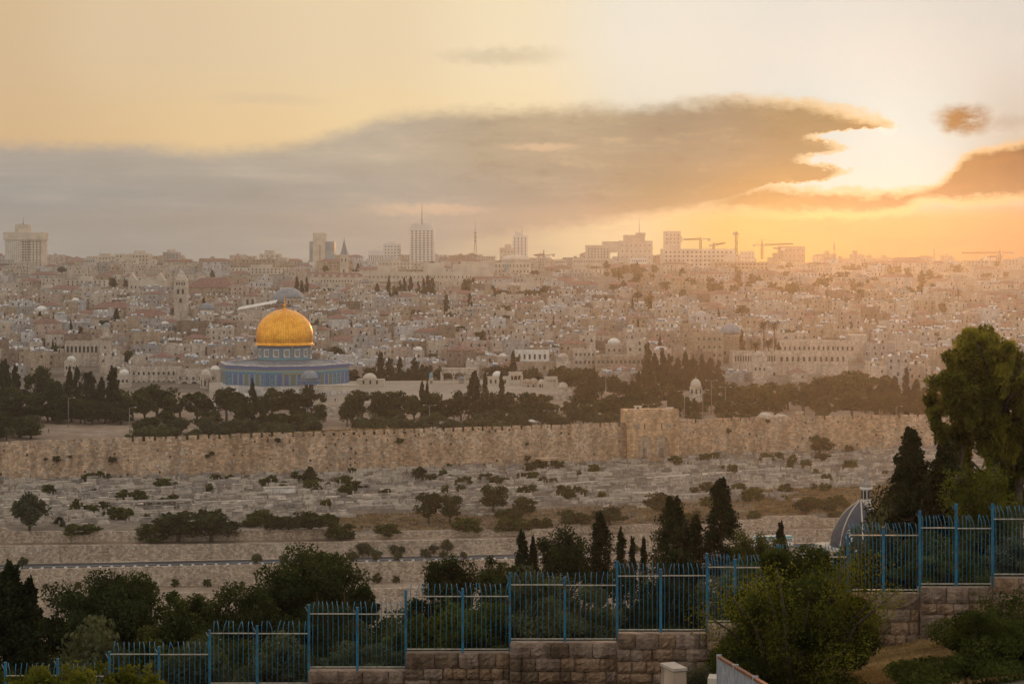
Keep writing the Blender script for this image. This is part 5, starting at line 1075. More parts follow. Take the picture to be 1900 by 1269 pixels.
def plant(name, key, loc, h, w, label=None, cat=None, group=None, desc=None, noun=None, anchor=None, rz=None):
    cr, tk = MATOF[key]; root = bpy.data.objects.new(name, None); COL.objects.link(root); root.location = loc; root.scale = (w, w, h); root.rotation_euler = (0, 0, random.uniform(0, 6.28) if rz is None else rz); root.empty_display_size = .3
    link('trunk', tk, root); link('crown', cr, root); top = (loc[0], loc[1], loc[2] + h * .6)
    if desc: auto(root, desc, noun, top, cat, group)
    else: tag(root, label, cat, group, anchor, top)
    return root
def plant_px(name, key, px, ytop, D, wpx, zbase=None, **kw):
    x = (px - CX) * D / F; z = gz(x, D) if zbase is None else zbase
    return plant(name, key, (x, D, z), zy(ytop, D) - z, wpx * D / F, **kw)
TG = 'trees of the walled court'
def court_tree(px, top, w, kind, D=None, base=None):
    D = D or (PLAT * -F / (base - CY)); zb = PLAT
    if kind == 'c': plant_px('cypress_tree', f'cyp{random.randrange(3)}', px, top, D, w * 1.4, zb, desc='narrow dark cypress' if w < 18 else 'broad dark cypress', noun='cypress', cat='tree', group=TG)
    elif kind == 'o': plant_px('olive_tree', f'olive{random.randrange(3)}', px, top, D, w * 1.15, zb, desc='small grey-green olive tree', noun='olive tree', cat='tree', group='olive trees behind the rampart')
    elif kind == 'n': plant_px('fir_tree', 'cone0', px, top, D, w * 1.2, zb, desc='ragged cone-shaped dark conifer', noun='conifer', cat='tree', group=TG)
    else: plant_px('pine_tree', f'{"pine" if kind == "p" else "round"}{random.randrange(3)}', px, top, D, w * 1.12, zb, desc='broad dark pine' if w > 60 else 'small rounded dark pine', noun='pine', cat='tree', group=TG)
# explicit trees of the court: (column, top row, width, kind, distance)
for a in [(8, 668, 34, 'c', 725), (28, 678, 24, 'c', 740), (70, 672, 60, 'p', 730), (98, 690, 70, 'r', 715), (38, 712, 90, 'p', 705), (110, 724, 80, 'r', 706), (128, 681, 22, 'c', 725), (143, 680, 20, 'c', 722), (166, 690, 34, 'c', 735), (187, 700, 26, 'c', 728), (210, 679, 30, 'c', 715), (158, 730, 54, 'r', 700), (182, 738, 40, 'r', 712),
          (246, 712, 64, 'p', 715), (292, 705, 80, 'p', 722), (268, 722, 60, 'r', 705), (334, 722, 66, 'p', 712), (366, 722, 60, 'p', 718), (420, 713, 66, 'p', 716), (446, 722, 50, 'r', 708), (469, 703, 17, 'c', 712), (505, 714, 66, 'p', 720), (488, 728, 40, 'r', 710), (540, 716, 44, 'p', 724), (578, 714, 56, 'p', 712), (556, 744, 40, 'r', 700), (592, 748, 30, 'r', 694),
          (672, 718, 60, 'p', 708), (706, 716, 62, 'p', 712), (742, 720, 58, 'p', 708), (768, 724, 44, 'r', 700), (783, 707, 14, 'c', 712), (792, 706, 12, 'c', 716), (798, 718, 52, 'r', 706), (826, 728, 56, 'p', 704), (856, 714, 50, 'r', 716), (880, 683, 44, 'n', 722), (900, 690, 14, 'c', 712), (930, 689, 15, 'c', 722), (920, 718, 46, 'r', 706), (944, 722, 52, 'p', 712), (978, 718, 48, 'p', 708), (1006, 726, 60, 'p', 702), (1018, 740, 50, 'r', 694), (966, 740, 50, 'r', 698),
          (-24, 700, 60, 'p', 720), (-60, 690, 34, 'c', 730), (-70, 716, 60, 'r', 712), (-110, 704, 64, 'p', 722), (-40, 740, 60, 'r', 706), (-100, 745, 60, 'r', 704), (18, 742, 60, 'r', 712), (46, 748, 56, 'r', 706), (88, 744, 60, 'r', 709), (112, 752, 50, 'r', 703), (150, 752, 50, 'r', 704), (172, 756, 50, 'r', 702), (196, 752, 56, 'r', 704), (224, 754, 50, 'r', 700), (655, 722, 44, 'r', 700), (644, 738, 34, 'r', 692), (62, 736, 60, 'r', 715), (132, 742, 60, 'r', 712), (214, 740, 50, 'r', 708), (232, 730, 44, 'r', 716), (650, 680, 40, 'r', 900), (628, 668, 36, 'r', 905), (706, 652, 18, 'c', 905), (724, 664, 24, 'c', 900), (690, 676, 40, 'r', 910), (742, 663, 15, 'c', 905), (758, 678, 30, 'r', 903), (770, 664, 20, 'c', 908), (783, 676, 15, 'c', 902), (796, 672, 22, 'r', 912), (815, 678, 40, 'r', 915), (836, 688, 34, 'r', 922), (925, 672, 62, 'r', 905), (952, 648, 22, 'n', 900), (968, 682, 44, 'r', 905), (993, 678, 40, 'r', 895), (1030, 680, 40, 'p', 890), (1052, 672, 56, 'p', 870), (1074, 676, 60, 'p', 850), (1090, 680, 54, 'p', 830),
          (1103, 682, 15, 'c', 790), (1116, 690, 26, 'r', 820), (1085, 712, 60, 'r', 770), (1060, 740, 44, 'r', 735), (1100, 742, 56, 'p', 720), (1128, 736, 60, 'p', 725), (1150, 726, 60, 'p', 745), (1140, 690, 44, 'r', 830), (1165, 700, 44, 'p', 800), (1186, 690, 20, 'c', 790), (1184, 724, 56, 'r', 740), (1201, 636, 22, 'c', 880), (1216, 656, 26, 'c', 870), (1229, 646, 18, 'c', 878), (1243, 658, 28, 'c', 868), (1258, 664, 20, 'c', 874), (1272, 652, 20, 'c', 870), (1286, 664, 26, 'c', 864), (1302, 657, 18, 'c', 872), (1318, 664, 26, 'c', 866), (1334, 668, 20, 'c', 870), (1213, 712, 60, 'p', 770), (1240, 708, 60, 'p', 780), (1262, 726, 46, 'r', 735), (1247, 720, 16, 'c', 742), (1276, 738, 14, 'c', 728), (1288, 738, 15, 'c', 735),
          (1320, 720, 44, 'p', 750), (1342, 706, 60, 'p', 770), (1372, 704, 66, 'p', 765), (1345, 736, 50, 'r', 722), (1396, 716, 70, 'p', 735), (1420, 702, 64, 'p', 770), (1440, 718, 70, 'r', 730), (1462, 704, 66, 'p', 765), (1490, 712, 72, 'p', 740), (1510, 700, 66, 'p', 780), (1534, 694, 70, 'p', 770), (1528, 728, 60, 'r', 724), (1560, 686, 80, 'p', 775), (1590, 682, 84, 'p', 770), (1580, 716, 70, 'r', 735), (1618, 688, 80, 'p', 768), (1640, 690, 66, 'p', 760), (1624, 724, 66, 'r', 730), (1661, 694, 34, 'n', 745), (1682, 682, 18, 'c', 742), (1668, 724, 50, 'r', 728), (1700, 700, 36, 'n', 750), (1716, 716, 40, 'n', 738), (1735, 706, 50, 'p', 752), (1770, 712, 70, 'p', 748), (1810, 706, 70, 'p', 750), (1850, 712, 80, 'p', 748), (1892, 706, 80, 'p', 750), (1752, 730, 60, 'r', 726), (1830, 732, 60, 'r', 724), (1710, 738, 44, 'r', 722)]:
    court_tree(*a)
for i, px in enumerate(range(250, 1165, 11)):       # belt of olives right behind the rampart
    if 600 < px < 655: continue
    D = PXI(px, WD) + random.uniform(9, 52); court_tree(px + random.uniform(-8, 8), CY - F * (PLAT + random.uniform(4.6, 7.6)) / D, random.uniform(30, 52), 'o', D)
for px, D in ((12, 640), (34, 655), (1285, 700), (1345, 705), (1375, 706), (1530, 715), (60, 690)): court_tree(px, CY - F * (PLAT + 5.5) / D, 36, 'o', D)
for i in range(46):      # undergrowth and low trees filling the grove
    px = random.choice([random.uniform(-20, 60), random.uniform(235, 600), random.uniform(655, 1150), random.uniform(1180, 1900), random.uniform(1180, 1740)]); D = PXI(px, WD) + random.uniform(45, 85)
    h = random.uniform(5.5, 9); court_tree(px, CY - F * (PLAT + h) / D, random.uniform(44, 66), 'r', D)
# trees among the houses
for px, ytop, D, w, k in ((300, 598, 1205, 30, 'r'), (322, 596, 1195, 26, 'r'), (345, 600, 1190, 26, 'r'), (216, 570, 1180, 20, 'n'), (74, 576, 1190, 16, 'n'), (150, 606, 1080, 14, 'c'), (92, 622, 1030, 40, 'r'), (110, 636, 1000, 40, 'r'), (378, 552, 1240, 14, 'c'), (416, 517, 1480, 13, 'c'), (210, 512, 1600, 18, 'r'), (234, 516, 1600, 12, 'r'), (394, 500, 1750, 14, 'n'), (551, 513, 1420, 12, 'c'), (560, 520, 1410, 12, 'c'), (569, 514, 1415, 9, 'c'), (500, 566, 1290, 34, 'r'), (607, 532, 1500, 18, 'r'), (664, 487, 1900, 14, 'n'), (700, 526, 1420, 14, 'c'), (721, 512, 1400, 11, 'c'), (733, 524, 1400, 18, 'r'), (750, 514, 1400, 12, 'c'), (762, 513, 1395, 13, 'c'), (776, 522, 1400, 12, 'c'), (786, 516, 1398, 12, 'c'), (794, 511, 1400, 15, 'c'), (802, 515, 1402, 14, 'c'), (742, 520, 1405, 12, 'c'), (865, 513, 1500, 26, 'r'), (878, 515, 1500, 16, 'c'), (828, 546, 1250, 17, 'c'), (872, 544, 1260, 12, 'c'), (915, 530, 1400, 18, 'c'), (930, 534, 1395, 30, 'r'), (950, 540, 1380, 40, 'r'), (970, 536, 1390, 30, 'r'), (985, 534, 1400, 40, 'r'), (1010, 524, 1420, 26, 'r'), (1000, 600, 1180, 24, 'r'), (1030, 634, 1010, 34, 'r'), (1090, 638, 1015, 24, 'r'), (770, 570, 1230, 24, 'r'), (960, 660, 955, 20, 'n'), (1445, 636, 960, 16, 'c'), (1377, 612, 990, 14, 'c'), (1307, 612, 1000, 14, 'n'), (1258, 520, 1700, 16, 'c'), (1400, 520, 1650, 12, 'c'), (1318, 534, 1500, 12, 'c')):
    key = {'r': 'round', 'c': 'cyp', 'n': 'cone'}[k]; key += '0' if k == 'n' else str(random.randrange(3))
    plant_px('cypress_tree' if k == 'c' else 'fir_tree' if k == 'n' else 'garden_tree', key, px, ytop, D, w * 1.15, desc={'c': 'slim dark cypress', 'n': 'pointed conifer', 'r': 'rounded garden tree'}[k], noun={'c': 'cypress', 'n': 'conifer', 'r': 'garden tree'}[k], cat='tree', group='trees among the houses')
for i in range(86):      # wooded slope on the right and the ridge line
    if i < 52: px = random.uniform(1135, 1760); D = random.uniform(1420, 2250)
    else: px = random.uniform(70, 1900); D = random.uniform(1850, 2350)
    x = (px - CX) * D / F; h = random.uniform(7, 13); w = random.uniform(7, 15)
    if any(abs(lx - x) < (lw + w) / 2 and -30 < ly - D < 250 for lx, ly, lw, ld in LANDW): h *= .55
    plant('slope_tree', f'round{random.randrange(3)}', (x, D, gz(x, D)), h, w, desc='hazy rounded tree on the far slope', noun='tree', cat='tree', group='trees scattered on the far slope')
for i in range(90):
    px = random.uniform(1120, 1780); D = random.uniform(1330, 2250); x = (px - CX) * D / F
    if any(abs(lx - x) < (lw) / 2 + 5 and -20 < ly - D < 120 for lx, ly, lw, ld in LANDW): continue
    h = random.uniform(7, 13); plant('slope_tree', f'{random.choice(["round", "round", "cyp"])}{random.randrange(3)}', (x, D, gz(x, D)), h, random.uniform(6, 13), desc='hazy rounded tree on the far slope', noun='tree', cat='tree', group='trees scattered on the far slope')
for i in range(70):
    px = random.uniform(10, 1780); D = random.uniform(930, 1400); x = (px - CX) * D / F; h = random.uniform(5, 9)
    if any(abs(lx - x) < lw / 2 + 3 and -45 < ly - D < 25 for lx, ly, lw, ld in LANDW): continue
    key = random.choice(['round0', 'round1', 'round2', 'cyp0', 'cyp1', 'olive0']); c = key[0] == 'c'
    plant('cypress_tree' if c else 'garden_tree', key, (x, D, gz(x, D) + 1.5), h * (1.5 if c else 1), h * (.35 if c else random.uniform(.9, 1.5)), desc='slim dark cypress among the houses' if c else 'rounded garden tree among the houses', noun='cypress' if c else 'garden tree', cat='tree', group='trees among the houses')
# palms
def palm_mesh():
    mb = MB()
    for i in range(30):
        a = i * 2.4; el = 1.2 - 1.9 * (i / 30); pts = [Vector((0, 0, 0))]; L = 1.0
        for s in range(1, 7):
            e = el - .20 * s * s / 5; pts.append(pts[-1] + Vector((math.cos(a) * math.cos(e), math.sin(a) * math.cos(e), math.sin(e))) * L / 6)
        side = Vector((-math.sin(a), math.cos(a), 0))
        for s in range(6):
            w0, w1 = .13 * (1 - s / 7), .13 * (1 - (s + 1) / 7); p, q = pts[s], pts[s + 1]; dn = Vector((0, 0, -.07))
            mb.add([p, q, q + side * w1 + dn, p + side * w0 + dn], [(0, 1, 2, 3)]); mb.add([p, q, q - side * w1 + dn, p - side * w0 + dn], [(3, 2, 1, 0)])
    return mb.mesh('crown', MT['cyp'])
PALM = palm_mesh()
for px, ytop, D, tr_, l in ((421, 600, 1110, 10, 'tall date palm with shaggy crown left of the golden dome'), (1417, 596, 975, 9, 'tall palm beside the bulbous dark dome, the left one of three'), (1437, 598, 975, 8, 'palm with a thin crown, middle of the three by the bulbous dome'), (1402, 634, 930, 7, 'short bushy palm standing in front of the bulbous dome church'), (1426, 630, 935, 8, 'slim short palm right of the bushy palm'), (160, 690, 735, 9, 'feathery palm top between cypresses at the left')):
    x = (px - CX) * D / F; zt = zy(ytop, D) - 1.5; g = gz(x, D) if D > 860 else PLAT; t = thing('palm_tree', l, 'palm', (x, D, g), 0, 'palms'); h = zt - g
    mb = MB(); mb.tube([(0, 0, -.5), (.15, 0, h * .5), (0, 0, h)], [.32, .24, .28], 8); mb.build('trunk', MT['bark'], t); link('crown', PALM, t, (0, 0, h), 0, (3.4, 3.4, 3.4))
# ------------------------------------------------------------------ cemetery below the rampart
def tomb_mesh(v):
    mb = MB()
    mb.bx(-1.25, 1.25, -.65, .65, -.4, .3)
    if v == 0: mb.box((0, 0, .52), (2.1, .8, .44)); mb.bx(-1.02, -.88, -.28, .28, .742, 1.5); mb.bx(.88, 1.02, -.28, .28, .742, 1.25)
    elif v == 1: mb.box((0, 0, .45), (2.2, .95, .3)); mb.box((0, 0, .68), (1.9, .6, .16))
    elif v == 2: mb.box((0, 0, .75), (2.2, 1.0, .9)); mb.box((0, 0, 1.26), (2.35, 1.15, .12))
    elif v == 3: mb.box((0, 0, .42), (2.0, .8, .24)); mb.lathe([(.16, .54), (.14, 1.3), (.2, 1.35), (.12, 1.6), (.02, 1.66)], 8, (-.85, 0, 0))
    return mb
TV = [(tomb_mesh(v).mesh('tomb', m), v, w) for v in range(4) for m, w in ((MT['tomb'], 'pale'), (MT['tomb_grey'], 'grey'))]
TD = ['{} tomb with two upright headstones', 'low {} slab tomb', 'tall box-shaped {} tomb', '{} tomb with one turned pillar']
def cem(px, t):     # t 0 at the lower edge, 1 at the rampart
    D0, D1 = PXI(px, WUD) + 3, PXI(px, WD) - 2; D = lerp(D0, D1, t); x = (px - CX) * D / F; return Vector((x, D, gz(x, D)))
def cem_ok(px, t): 
    if px > 1480 and t < .35: return False
    if 640 < px < 1500 and t < .22 + .06 * math.sin(px * .02): return False
    if px < 700 and t < .10: return False
    return abs(t - (.50 + .18 * (px - 500) / 900)) > .018 or px < 0
spots = []
for i in range(300):
    for _ in range(30):
        px = random.uniform(5, 1740); t = random.uniform(.05, 1) ** 1.0
        if cem_ok(px, t) and all((px - a) ** 2 + ((t - b) * 190) ** 2 > 190 for a, b in spots): break
    spots.append((px, t)); p = cem(px, t); me, v, w = random.choice(TV); s = random.uniform(1.0, 1.5)
    o = link('tomb', me, None, p, random.uniform(-.12, .12) + .28, (s, s, s * random.uniform(.8, 1.2)))
    auto(o, TD[v].format(w), 'tomb', (p.x, p.y, p.z + .5), 'tomb', 'stone tombs of the hillside cemetery')
mb = MB(); srcs = [tomb_mesh(v) for v in range(4)]
for i in range(4200):
    px = random.uniform(-260, 2100); t = random.random()
    if not cem_ok(px, t): continue
    p = cem(px, t); k = random.random(); s = random.uniform(.6, 1.25); rz = random.uniform(-.2, .2) + .28; ca, sa = math.cos(rz) * s, math.sin(rz) * s; m_ = 0 if random.random() < .55 else 1
    if k < .42: src = random.choice(srcs); mb.add([(p.x + x * ca - y * sa, p.y + x * sa + y * ca, p.z + z * s) for x, y, z in src.v], src.f, m_)
    elif k < .7: mb.box((p.x, p.y, p.z + .35), (random.uniform(.4, .9), .22, random.uniform(.7, 1.5)), rz + random.uniform(-.4, .4), m_, .85)
    elif k < .84: mb.box((p.x, p.y, p.z + .1), (random.uniform(.8, 2.6), random.uniform(.5, 1.3), random.uniform(.3, .7)), rz + random.uniform(-.3, .3), m_)
    else: mb.box((p.x, p.y, p.z + .2), (random.uniform(3, 13), .45, random.uniform(.8, 1.7)), rz, m_)
struct(mb.build('small_tombs', [MT['tomb'], MT['tomb_grey']]), 'stuff')['label'] = 'crowded small tombs, headstones and low plot walls covering the cemetery slope'
# path crossing the cemetery
vs = []; PP = list(range(-120, 1500, 30))
for px in PP:
    t = .50 + .18 * (px - 500) / 900
    for d in (-.012, .012): q = cem(px, t + d); vs.append((q.x, q.y, q.z + .12))
mb = MB(); mb.add(vs, [(2 * i, 2 * i + 2, 2 * i + 3, 2 * i + 1) for i in range(len(PP) - 1)]); struct(mb.build('cemetery_path', MT['paving']))
# concrete pergola frame and arched ruin
v = at(300, 934, 545); v.z = gz(v.x, v.y); t = thing('pergola_frame', 'long low concrete frame shelter standing among the tombs', 'shelter', v, R(16), None, 'the concrete frame', v)
w_ = 16.5; mb = MB(); mb.bx(-w_ / 2, w_ / 2, 0, 3, 1.9, 2.25); mb.build('roof_beam', MT['tomb_grey'], t)
for i in range(5): mb = MB(); mb.bx(-w_ / 2 + i * w_ / 4 - .2, -w_ / 2 + i * w_ / 4 + .2, .02, .4, -1, 1.9); mb.build('post', MT['tomb_grey'], t)
mb = MB(); mb.bx(-w_ / 2, w_ / 2, 2.7, 3, -1, 1.2); mb.build('back_wall', MT['tomb'], t)
v = at(1019, 862, 640); v.z = gz(v.x, v.y); t = thing('arched_ruin', 'pair of small ruined stone arches at the foot of the rampart', 'ruin', v, R(18), None, 'the ruined arches', v)
mb = MB(); mb.bx(-4, 4, 0, 3, 2.6, 3.4); mb.bx(-4, -3.3, 0, 3, -1, 2.6); mb.bx(-.4, .4, 0, 3, -1, 2.6); mb.bx(3.3, 4, 0, 3, -1, 2.6); mb.build('masonry', MT['wall'], t)
for x_ in (-1.85, 1.85): mb = MB(); mb.prism([(x_ + x, z) for x, z in archpoly(2.4, 2.55, 8)], .02, 2.6); mb.build('arch_opening', MT['dark'], t)
# white plaster tomb chambers
for px, ty, l in ((520, .62, 'flat whitewashed block tomb beside the lone conifer'), (1205, .30, 'long plain wall-like stone tomb platform near the bushes'), (60, .42, 'broad pale tomb platform at the far left of the cemetery')):
    p = cem(px, ty); o = thing('tomb_platform', l, 'tomb platform', p, .25); mb = MB(); mb.bx(-4.5, 4.5, 0, 3, -1, 1.5); mb.build('base', MT['plaster'] if 'white' in l else MT['tomb'], o); mb = MB(); mb.bx(-4.7, 4.7, -.2, 3.2, 1.5, 1.72); mb.build('slab', MT['tomb'], o)
BG = 'bushes of the cemetery slope'
FOOT = {(56, 905): 506.5, (330, 942): 506.5, (392, 948): 507, (290, 962): 506.5, (520, 952): 511.5, (575, 944): 511.8, (630, 958): 512.2, (796, 905): 529, (836, 908): 530, (916, 890): 545, (975, 912): 548, (1065, 942): 527, (1130, 936): 529.5, (1232, 905): 541, (870, 952): 518.6, (950, 955): 520.5, (720, 965): 514.6, (150, 968): 507, (1495, 916): 552, (1400, 944): 545, (1560, 950): 552}

for px, top, D, w, key, l, an in ((56, 905, 548, 84, 'olive', 'big feathery olive-green tree at the left end of the cemetery', 'the feathery tree'), (330, 942, 522, 120, 'round', 'wide dark tree growing over the retaining wall, left half', 'the wide wall tree'), (392, 948, 524, 110, 'round', 'wide dark tree growing over the retaining wall, right half', None), (290, 962, 520, 70, 'bush', 'low dark thicket at the left foot of the wide wall tree', None), (520, 952, 530, 70, 'round', 'flat-topped dark bush, left of the twin thicket at the lower cemetery edge', None), (575, 944, 532, 100, 'round', 'spreading dark thicket at the lower cemetery edge', 'the spreading thicket'), (630, 958, 528, 60, 'bush', 'small dark bush on the right of the spreading thicket', None), (796, 905, 560, 60, 'round', 'tall dense bush rising mid-cemetery, left one of a pair', 'the tall mid bush'), (836, 908, 562, 50, 'round', 'tall dense bush rising mid-cemetery, right one of a pair', None), (916, 890, 580, 66, 'round', 'loose-topped green tree in the middle of the cemetery', 'the loose green tree'), (975, 912, 572, 44, 'bush', 'mid-size bush right of the loose green tree', None), (1065, 942, 553, 80, 'round', 'dark bush group above the middle retaining wall, left part', None), (1130, 936, 555, 90, 'round', 'dark bush group above the middle retaining wall, right part', 'the dark bush group'), (1232, 905, 575, 74, 'round', 'round dark tree between tombs on the right of the cemetery', 'the right round tree'), (575, 863, 600, 40, 'cone', 'lone cone-shaped conifer near the left rampart', 'the lone conifer'), (780, 864, 612, 40, 'cone', 'ragged small conifer leaning by the middle tombs', 'the ragged conifer'), (680, 900, 590, 34, 'cone', 'small bushy conifer among the pale tombs', None), (1522, 803, 675, 54, 'round', 'flat-crowned dark tree against the far rampart', 'the flat-crowned tree'), (1525, 836, 655, 34, 'round', 'bush directly below the flat-crowned tree', None), (1495, 916, 590, 56, 'round', 'solitary round tree on the dry slope near the chapel dome', 'the dry-slope tree'), (1400, 944, 570, 30, 'bush', 'small round bush at the lower right of the cemetery', None), (1580, 864, 640, 36, 'bush', 'pale green bush on the slope left of the lantern tower', None), (1560, 950, 580, 50, 'bush', 'low brown-green bush just behind the chapel dome', None), (870, 952, 545, 60, 'bush', 'low bush above the retaining wall under the dry grass', None), (950, 955, 548, 70, 'bush', 'low wide bush above the wall, right of the dry grass', None), (720, 965, 530, 50, 'bush', 'squat bush at the lower edge between the two thickets', None), (150, 968, 516, 70, 'bush', 'flat dark scrub on the wall left of the wide wall tree', None), (110, 958, 520, 26, 'cone', 'narrow dark shrub in the lower left cemetery', None)):
    D = FOOT.get((px, top), D); k = key + ('0' if key == 'cone' else str(random.randrange(3))); plant_px('cemetery_tree' if key != 'bush' else 'cemetery_bush', k, px, top, D, w * 1.12, label=l, cat='tree' if key != 'bush' else 'bush', group=BG, anchor=an)
CLUMP = []
while len(CLUMP) < 285:
    for _ in range(20):
        px = random.uniform(20, 1730); t = random.random()
        if random.random() < (.35 + .65 * t if px < 1100 else .6): break
    for q in range(random.choice([1, 2, 3, 5, 7])): CLUMP.append((px + random.gauss(0, 11), min(max(t + random.gauss(0, .02), 0), .99)))
for px, t in CLUMP[:285]:
    p = cem(px, t); h = random.choice([random.uniform(1.1, 2.4), random.uniform(2.0, 4.0)]); plant('shrub', f'bush{random.randrange(3)}', p, h, h * random.uniform(.9, 1.7), desc='small dark shrub between the tombs', noun='shrub', cat='shrub', group='shrubs between the tombs')
for px, y in ((85, 851), (106, 850), (130, 846), (208, 851), (392, 840), (515, 815), (384, 845), (742, 816), (978, 822), (978, 848), (1352, 798), (1424, 780), (1462, 838), (1188, 773), (700, 880)):
    D = PXI(px, WD) - .6 - (2 if 1163 < px < 1262 else 0); h = random.uniform(1.2, 2.6); v = at(px, y, D); plant('caper_shrub', f'bush{random.randrange(3)}', (v.x, v.y, v.z - h / 2), h, h * 1.2, desc='dark caper shrub rooted in the rampart face', noun='caper shrub', cat='shrub', group='shrubs growing from the rampart')
for px in (477, 526, 566, 655, 699, 736, 790, 822, 861, 41, 1130, 1180): 
    v = rdp(px, 1.2); h = random.uniform(2.6, 4.0); plant('roadside_tree', f'olive{random.randrange(3)}', v, h, h * 1.05, desc='little roadside olive tree', noun='roadside tree', cat='tree', group='olive saplings along the road')
for px in (372, 384, 432, 444, 505, 530): v = rdp(px + 300, 10.6); h = random.uniform(3, 5); plant('roadside_tree', f'olive{random.randrange(3)}', v, h, h * .9, desc='little roadside olive tree', noun='roadside tree', cat='tree', group='olive saplings along the road')
for px, D in ((83, 487), (146, 487), (206, 486), (324, 489), (385, 489), (60, 479), (450, 490), (700, 493), (735, 494), (170, 478), (290, 480)):
    x = (px - CX) * D / F; h = random.uniform(1.5, 3.4); plant('terrace_shrub', f'bush{random.randrange(3)}', (x, D, gz(x, D)), h, h * .9, desc='grey-green shrub between terrace walls', noun='terrace shrub', cat='shrub', group='shrubs on the terrace strip')
# dry grass patches
P = []
for i in range(24000):
    px = RNG.uniform(620, 1500) if i < 13000 else RNG.uniform(1400, 1720); t = RNG.uniform(.01, .22) if i < 13000 else RNG.uniform(.05, .36)
    q = cem(px, t); P.append((q.x, q.y, q.z + .2))
for i in range(3500):
    px = RNG.uniform(530, 790); D = PXI(px, WD) + 3 + RNG.random() * 5; x = (px - CX) * D / F; P.append((x, D, WTOP - .6 + RNG.random() * .9 * math.sin((px - 520) / 280 * math.pi)))
struct(link('dry_grass', quads_mesh('dry_grass', np.array(P), RNG.uniform(.09, .22, len(P)), MT['straw'], 2.0)), 'stuff')['label'] = 'tawny dry grass on the lower cemetery slope and the wall top'
mb = MB(); D0 = 640
vs = []
for px in range(515, 800, 15):
    D = PXI(px, WD); k = math.sin((px - 515) / 285 * math.pi); x = (px - CX) * D / F; x2 = (px - CX) * (D + 9) / F
    vs += [(x * (D + 2.3) / D, D + 2.3, WTOP - 1.2 + .9 * k), (x2, D + 9, WTOP - 1.0 + 1.0 * k), (x2, D + 12, PLAT - .2)]
n_ = len(vs) // 3; mb.add(vs, [f for i in range(n_ - 1) for f in ((3 * i, 3 * i + 3, 3 * i + 4, 3 * i + 1), (3 * i + 1, 3 * i + 4, 3 * i + 5, 3 * i + 2))]); struct(mb.build('rubble_bank', MT['retain']))
MT['rust'] = plain('rusty_steel', (.20, .085, .045), .8, .1, .5, 8)
# ------------------------------------------------------------------ the near wall and the blue fence
WALLD = lambda px: fence_D(px)
nw = thing('stone_wall', 'stepped wall of rough brown ashlar blocks carrying the blue fence', 'wall', (0, 59, -14), 0, None, 'the near stone wall', at(1050, 1225, 60))
BL = [stone(f'ashlar_tone_{n}', a, b_, None, .6, 5.0, bump=1.0, bscale=.09) for n, a, b_ in (('warm', (.27, .165, .095), (.35, .23, .145)), ('grey', (.25, .17, .12), (.34, .245, .18)), ('dark', (.14, .09, .055), (.24, .165, .11)))]
mb = MB(); core = MB()
for i in range(len(FX) - 1):
    xa, xb = FX[i], FX[i + 1]; D = fence_D((FPX[i] + FPX[i + 1]) / 2); zt = zy(FBOT[i] + 5, D) - .0
    core.bx(xa, xb, D - .02, D + .5, -19, zt - .05)
    z = zt; row = 0
    while z > zt - 4.2:
        h = random.uniform(.30, .40) if row else .46; x = xa + .0
        while x < xb - .02:
            w = min(random.uniform(.28, .75) if row else random.uniform(.5, .95), xb - x)
            if xb - x - w < .18: w = xb - x
            p = random.uniform(.0, .07); b0 = len(mb.v)
            g = .009; x0, x1, z0, z1 = x + g, x + w - g, z - h + g, z - g; yf = D - .14 - p; e = .035
            J = lambda s=.03: random.uniform(-s, s)
            nx, nz = (5, 4); vs = []; fs = []; dz = [random.uniform(-.03, .03) for _ in range(4)]
            for a in range(nz + 1):
                for b_ in range(nx + 1):
                    u, w_ = b_ / nx, a / nz; edge = (b_ in (0, nx)) + (a in (0, nz)); sl = dz[0] * u + dz[1] * w_
                    yy = D if edge and False else yf + sl + (.05 if edge == 1 else .085 if edge == 2 else random.uniform(-.028, .028))
                    vs.append((lerp(x0, x1, u) + (J(.012) if edge else J(.02)), yy, lerp(z0, z1, w_) + (J(.012) if edge else J(.02))))
            n_ = nx + 1
            for a in range(nz):
                for b_ in range(nx): fs.append((a * n_ + b_, a * n_ + b_ + 1, (a + 1) * n_ + b_ + 1, (a + 1) * n_ + b_))
            ring = [b_ for b_ in range(nx + 1)] + [a * n_ + nx for a in range(1, nz + 1)] + [nz * n_ + b_ for b_ in range(nx - 1, -1, -1)] + [a * n_ for a in range(nz - 1, 0, -1)]
            b1 = len(vs); vs += [(vs[r][0], D + .01, vs[r][2]) for r in ring]; L_ = len(ring)
            fs += [(ring[k], b1 + k, b1 + (k + 1) % L_, ring[(k + 1) % L_]) for k in range(L_)]
            mb.add(vs, fs, random.choices([0, 1, 2], [.5, .25, .25] if row else [.15, .5, .35])[0]); x += w
        z -= h; row += 1
core.build('mortar_core', MT['brown'], nw, (0, -59, 14)); mb.build('facing_stones', BL, nw, (0, -59, 14))
fr = thing('metal_fence', 'bright blue painted steel fence stepping up along the near stone wall', 'fence', (0, 59.5, -12), 0, None, 'the blue fence', at(1048, 1130, 60))
OFF = Vector((0, -59.5, 12))
POSTS = [(10, 1229, 1330), (107, 1222, 1312), (203, 1209, 1312), (295, 1200, 1296), (389, 1169, 1296), (477, 1161, 1270), (573, 1122, 1270), (663, 1127, 1243), (753, 1095, 1241), (858.5, 1092, 1210), (946, 1063, 1208), (1048, 1071, 1190), (1145, 1041, 1189), (1226, 1056, 1173), (1312, 1027, 1172), (1364, 1038, 1156), (1443, 1010, 1156), (1506, 1021, 1130), (1573, 990, 1131), (1639, 978, 1098), (1707, 948, 1097), (1774, 935, 1086), (1842, 935, 1086), (1915, 945, 1068), (1990, 930, 1068)]
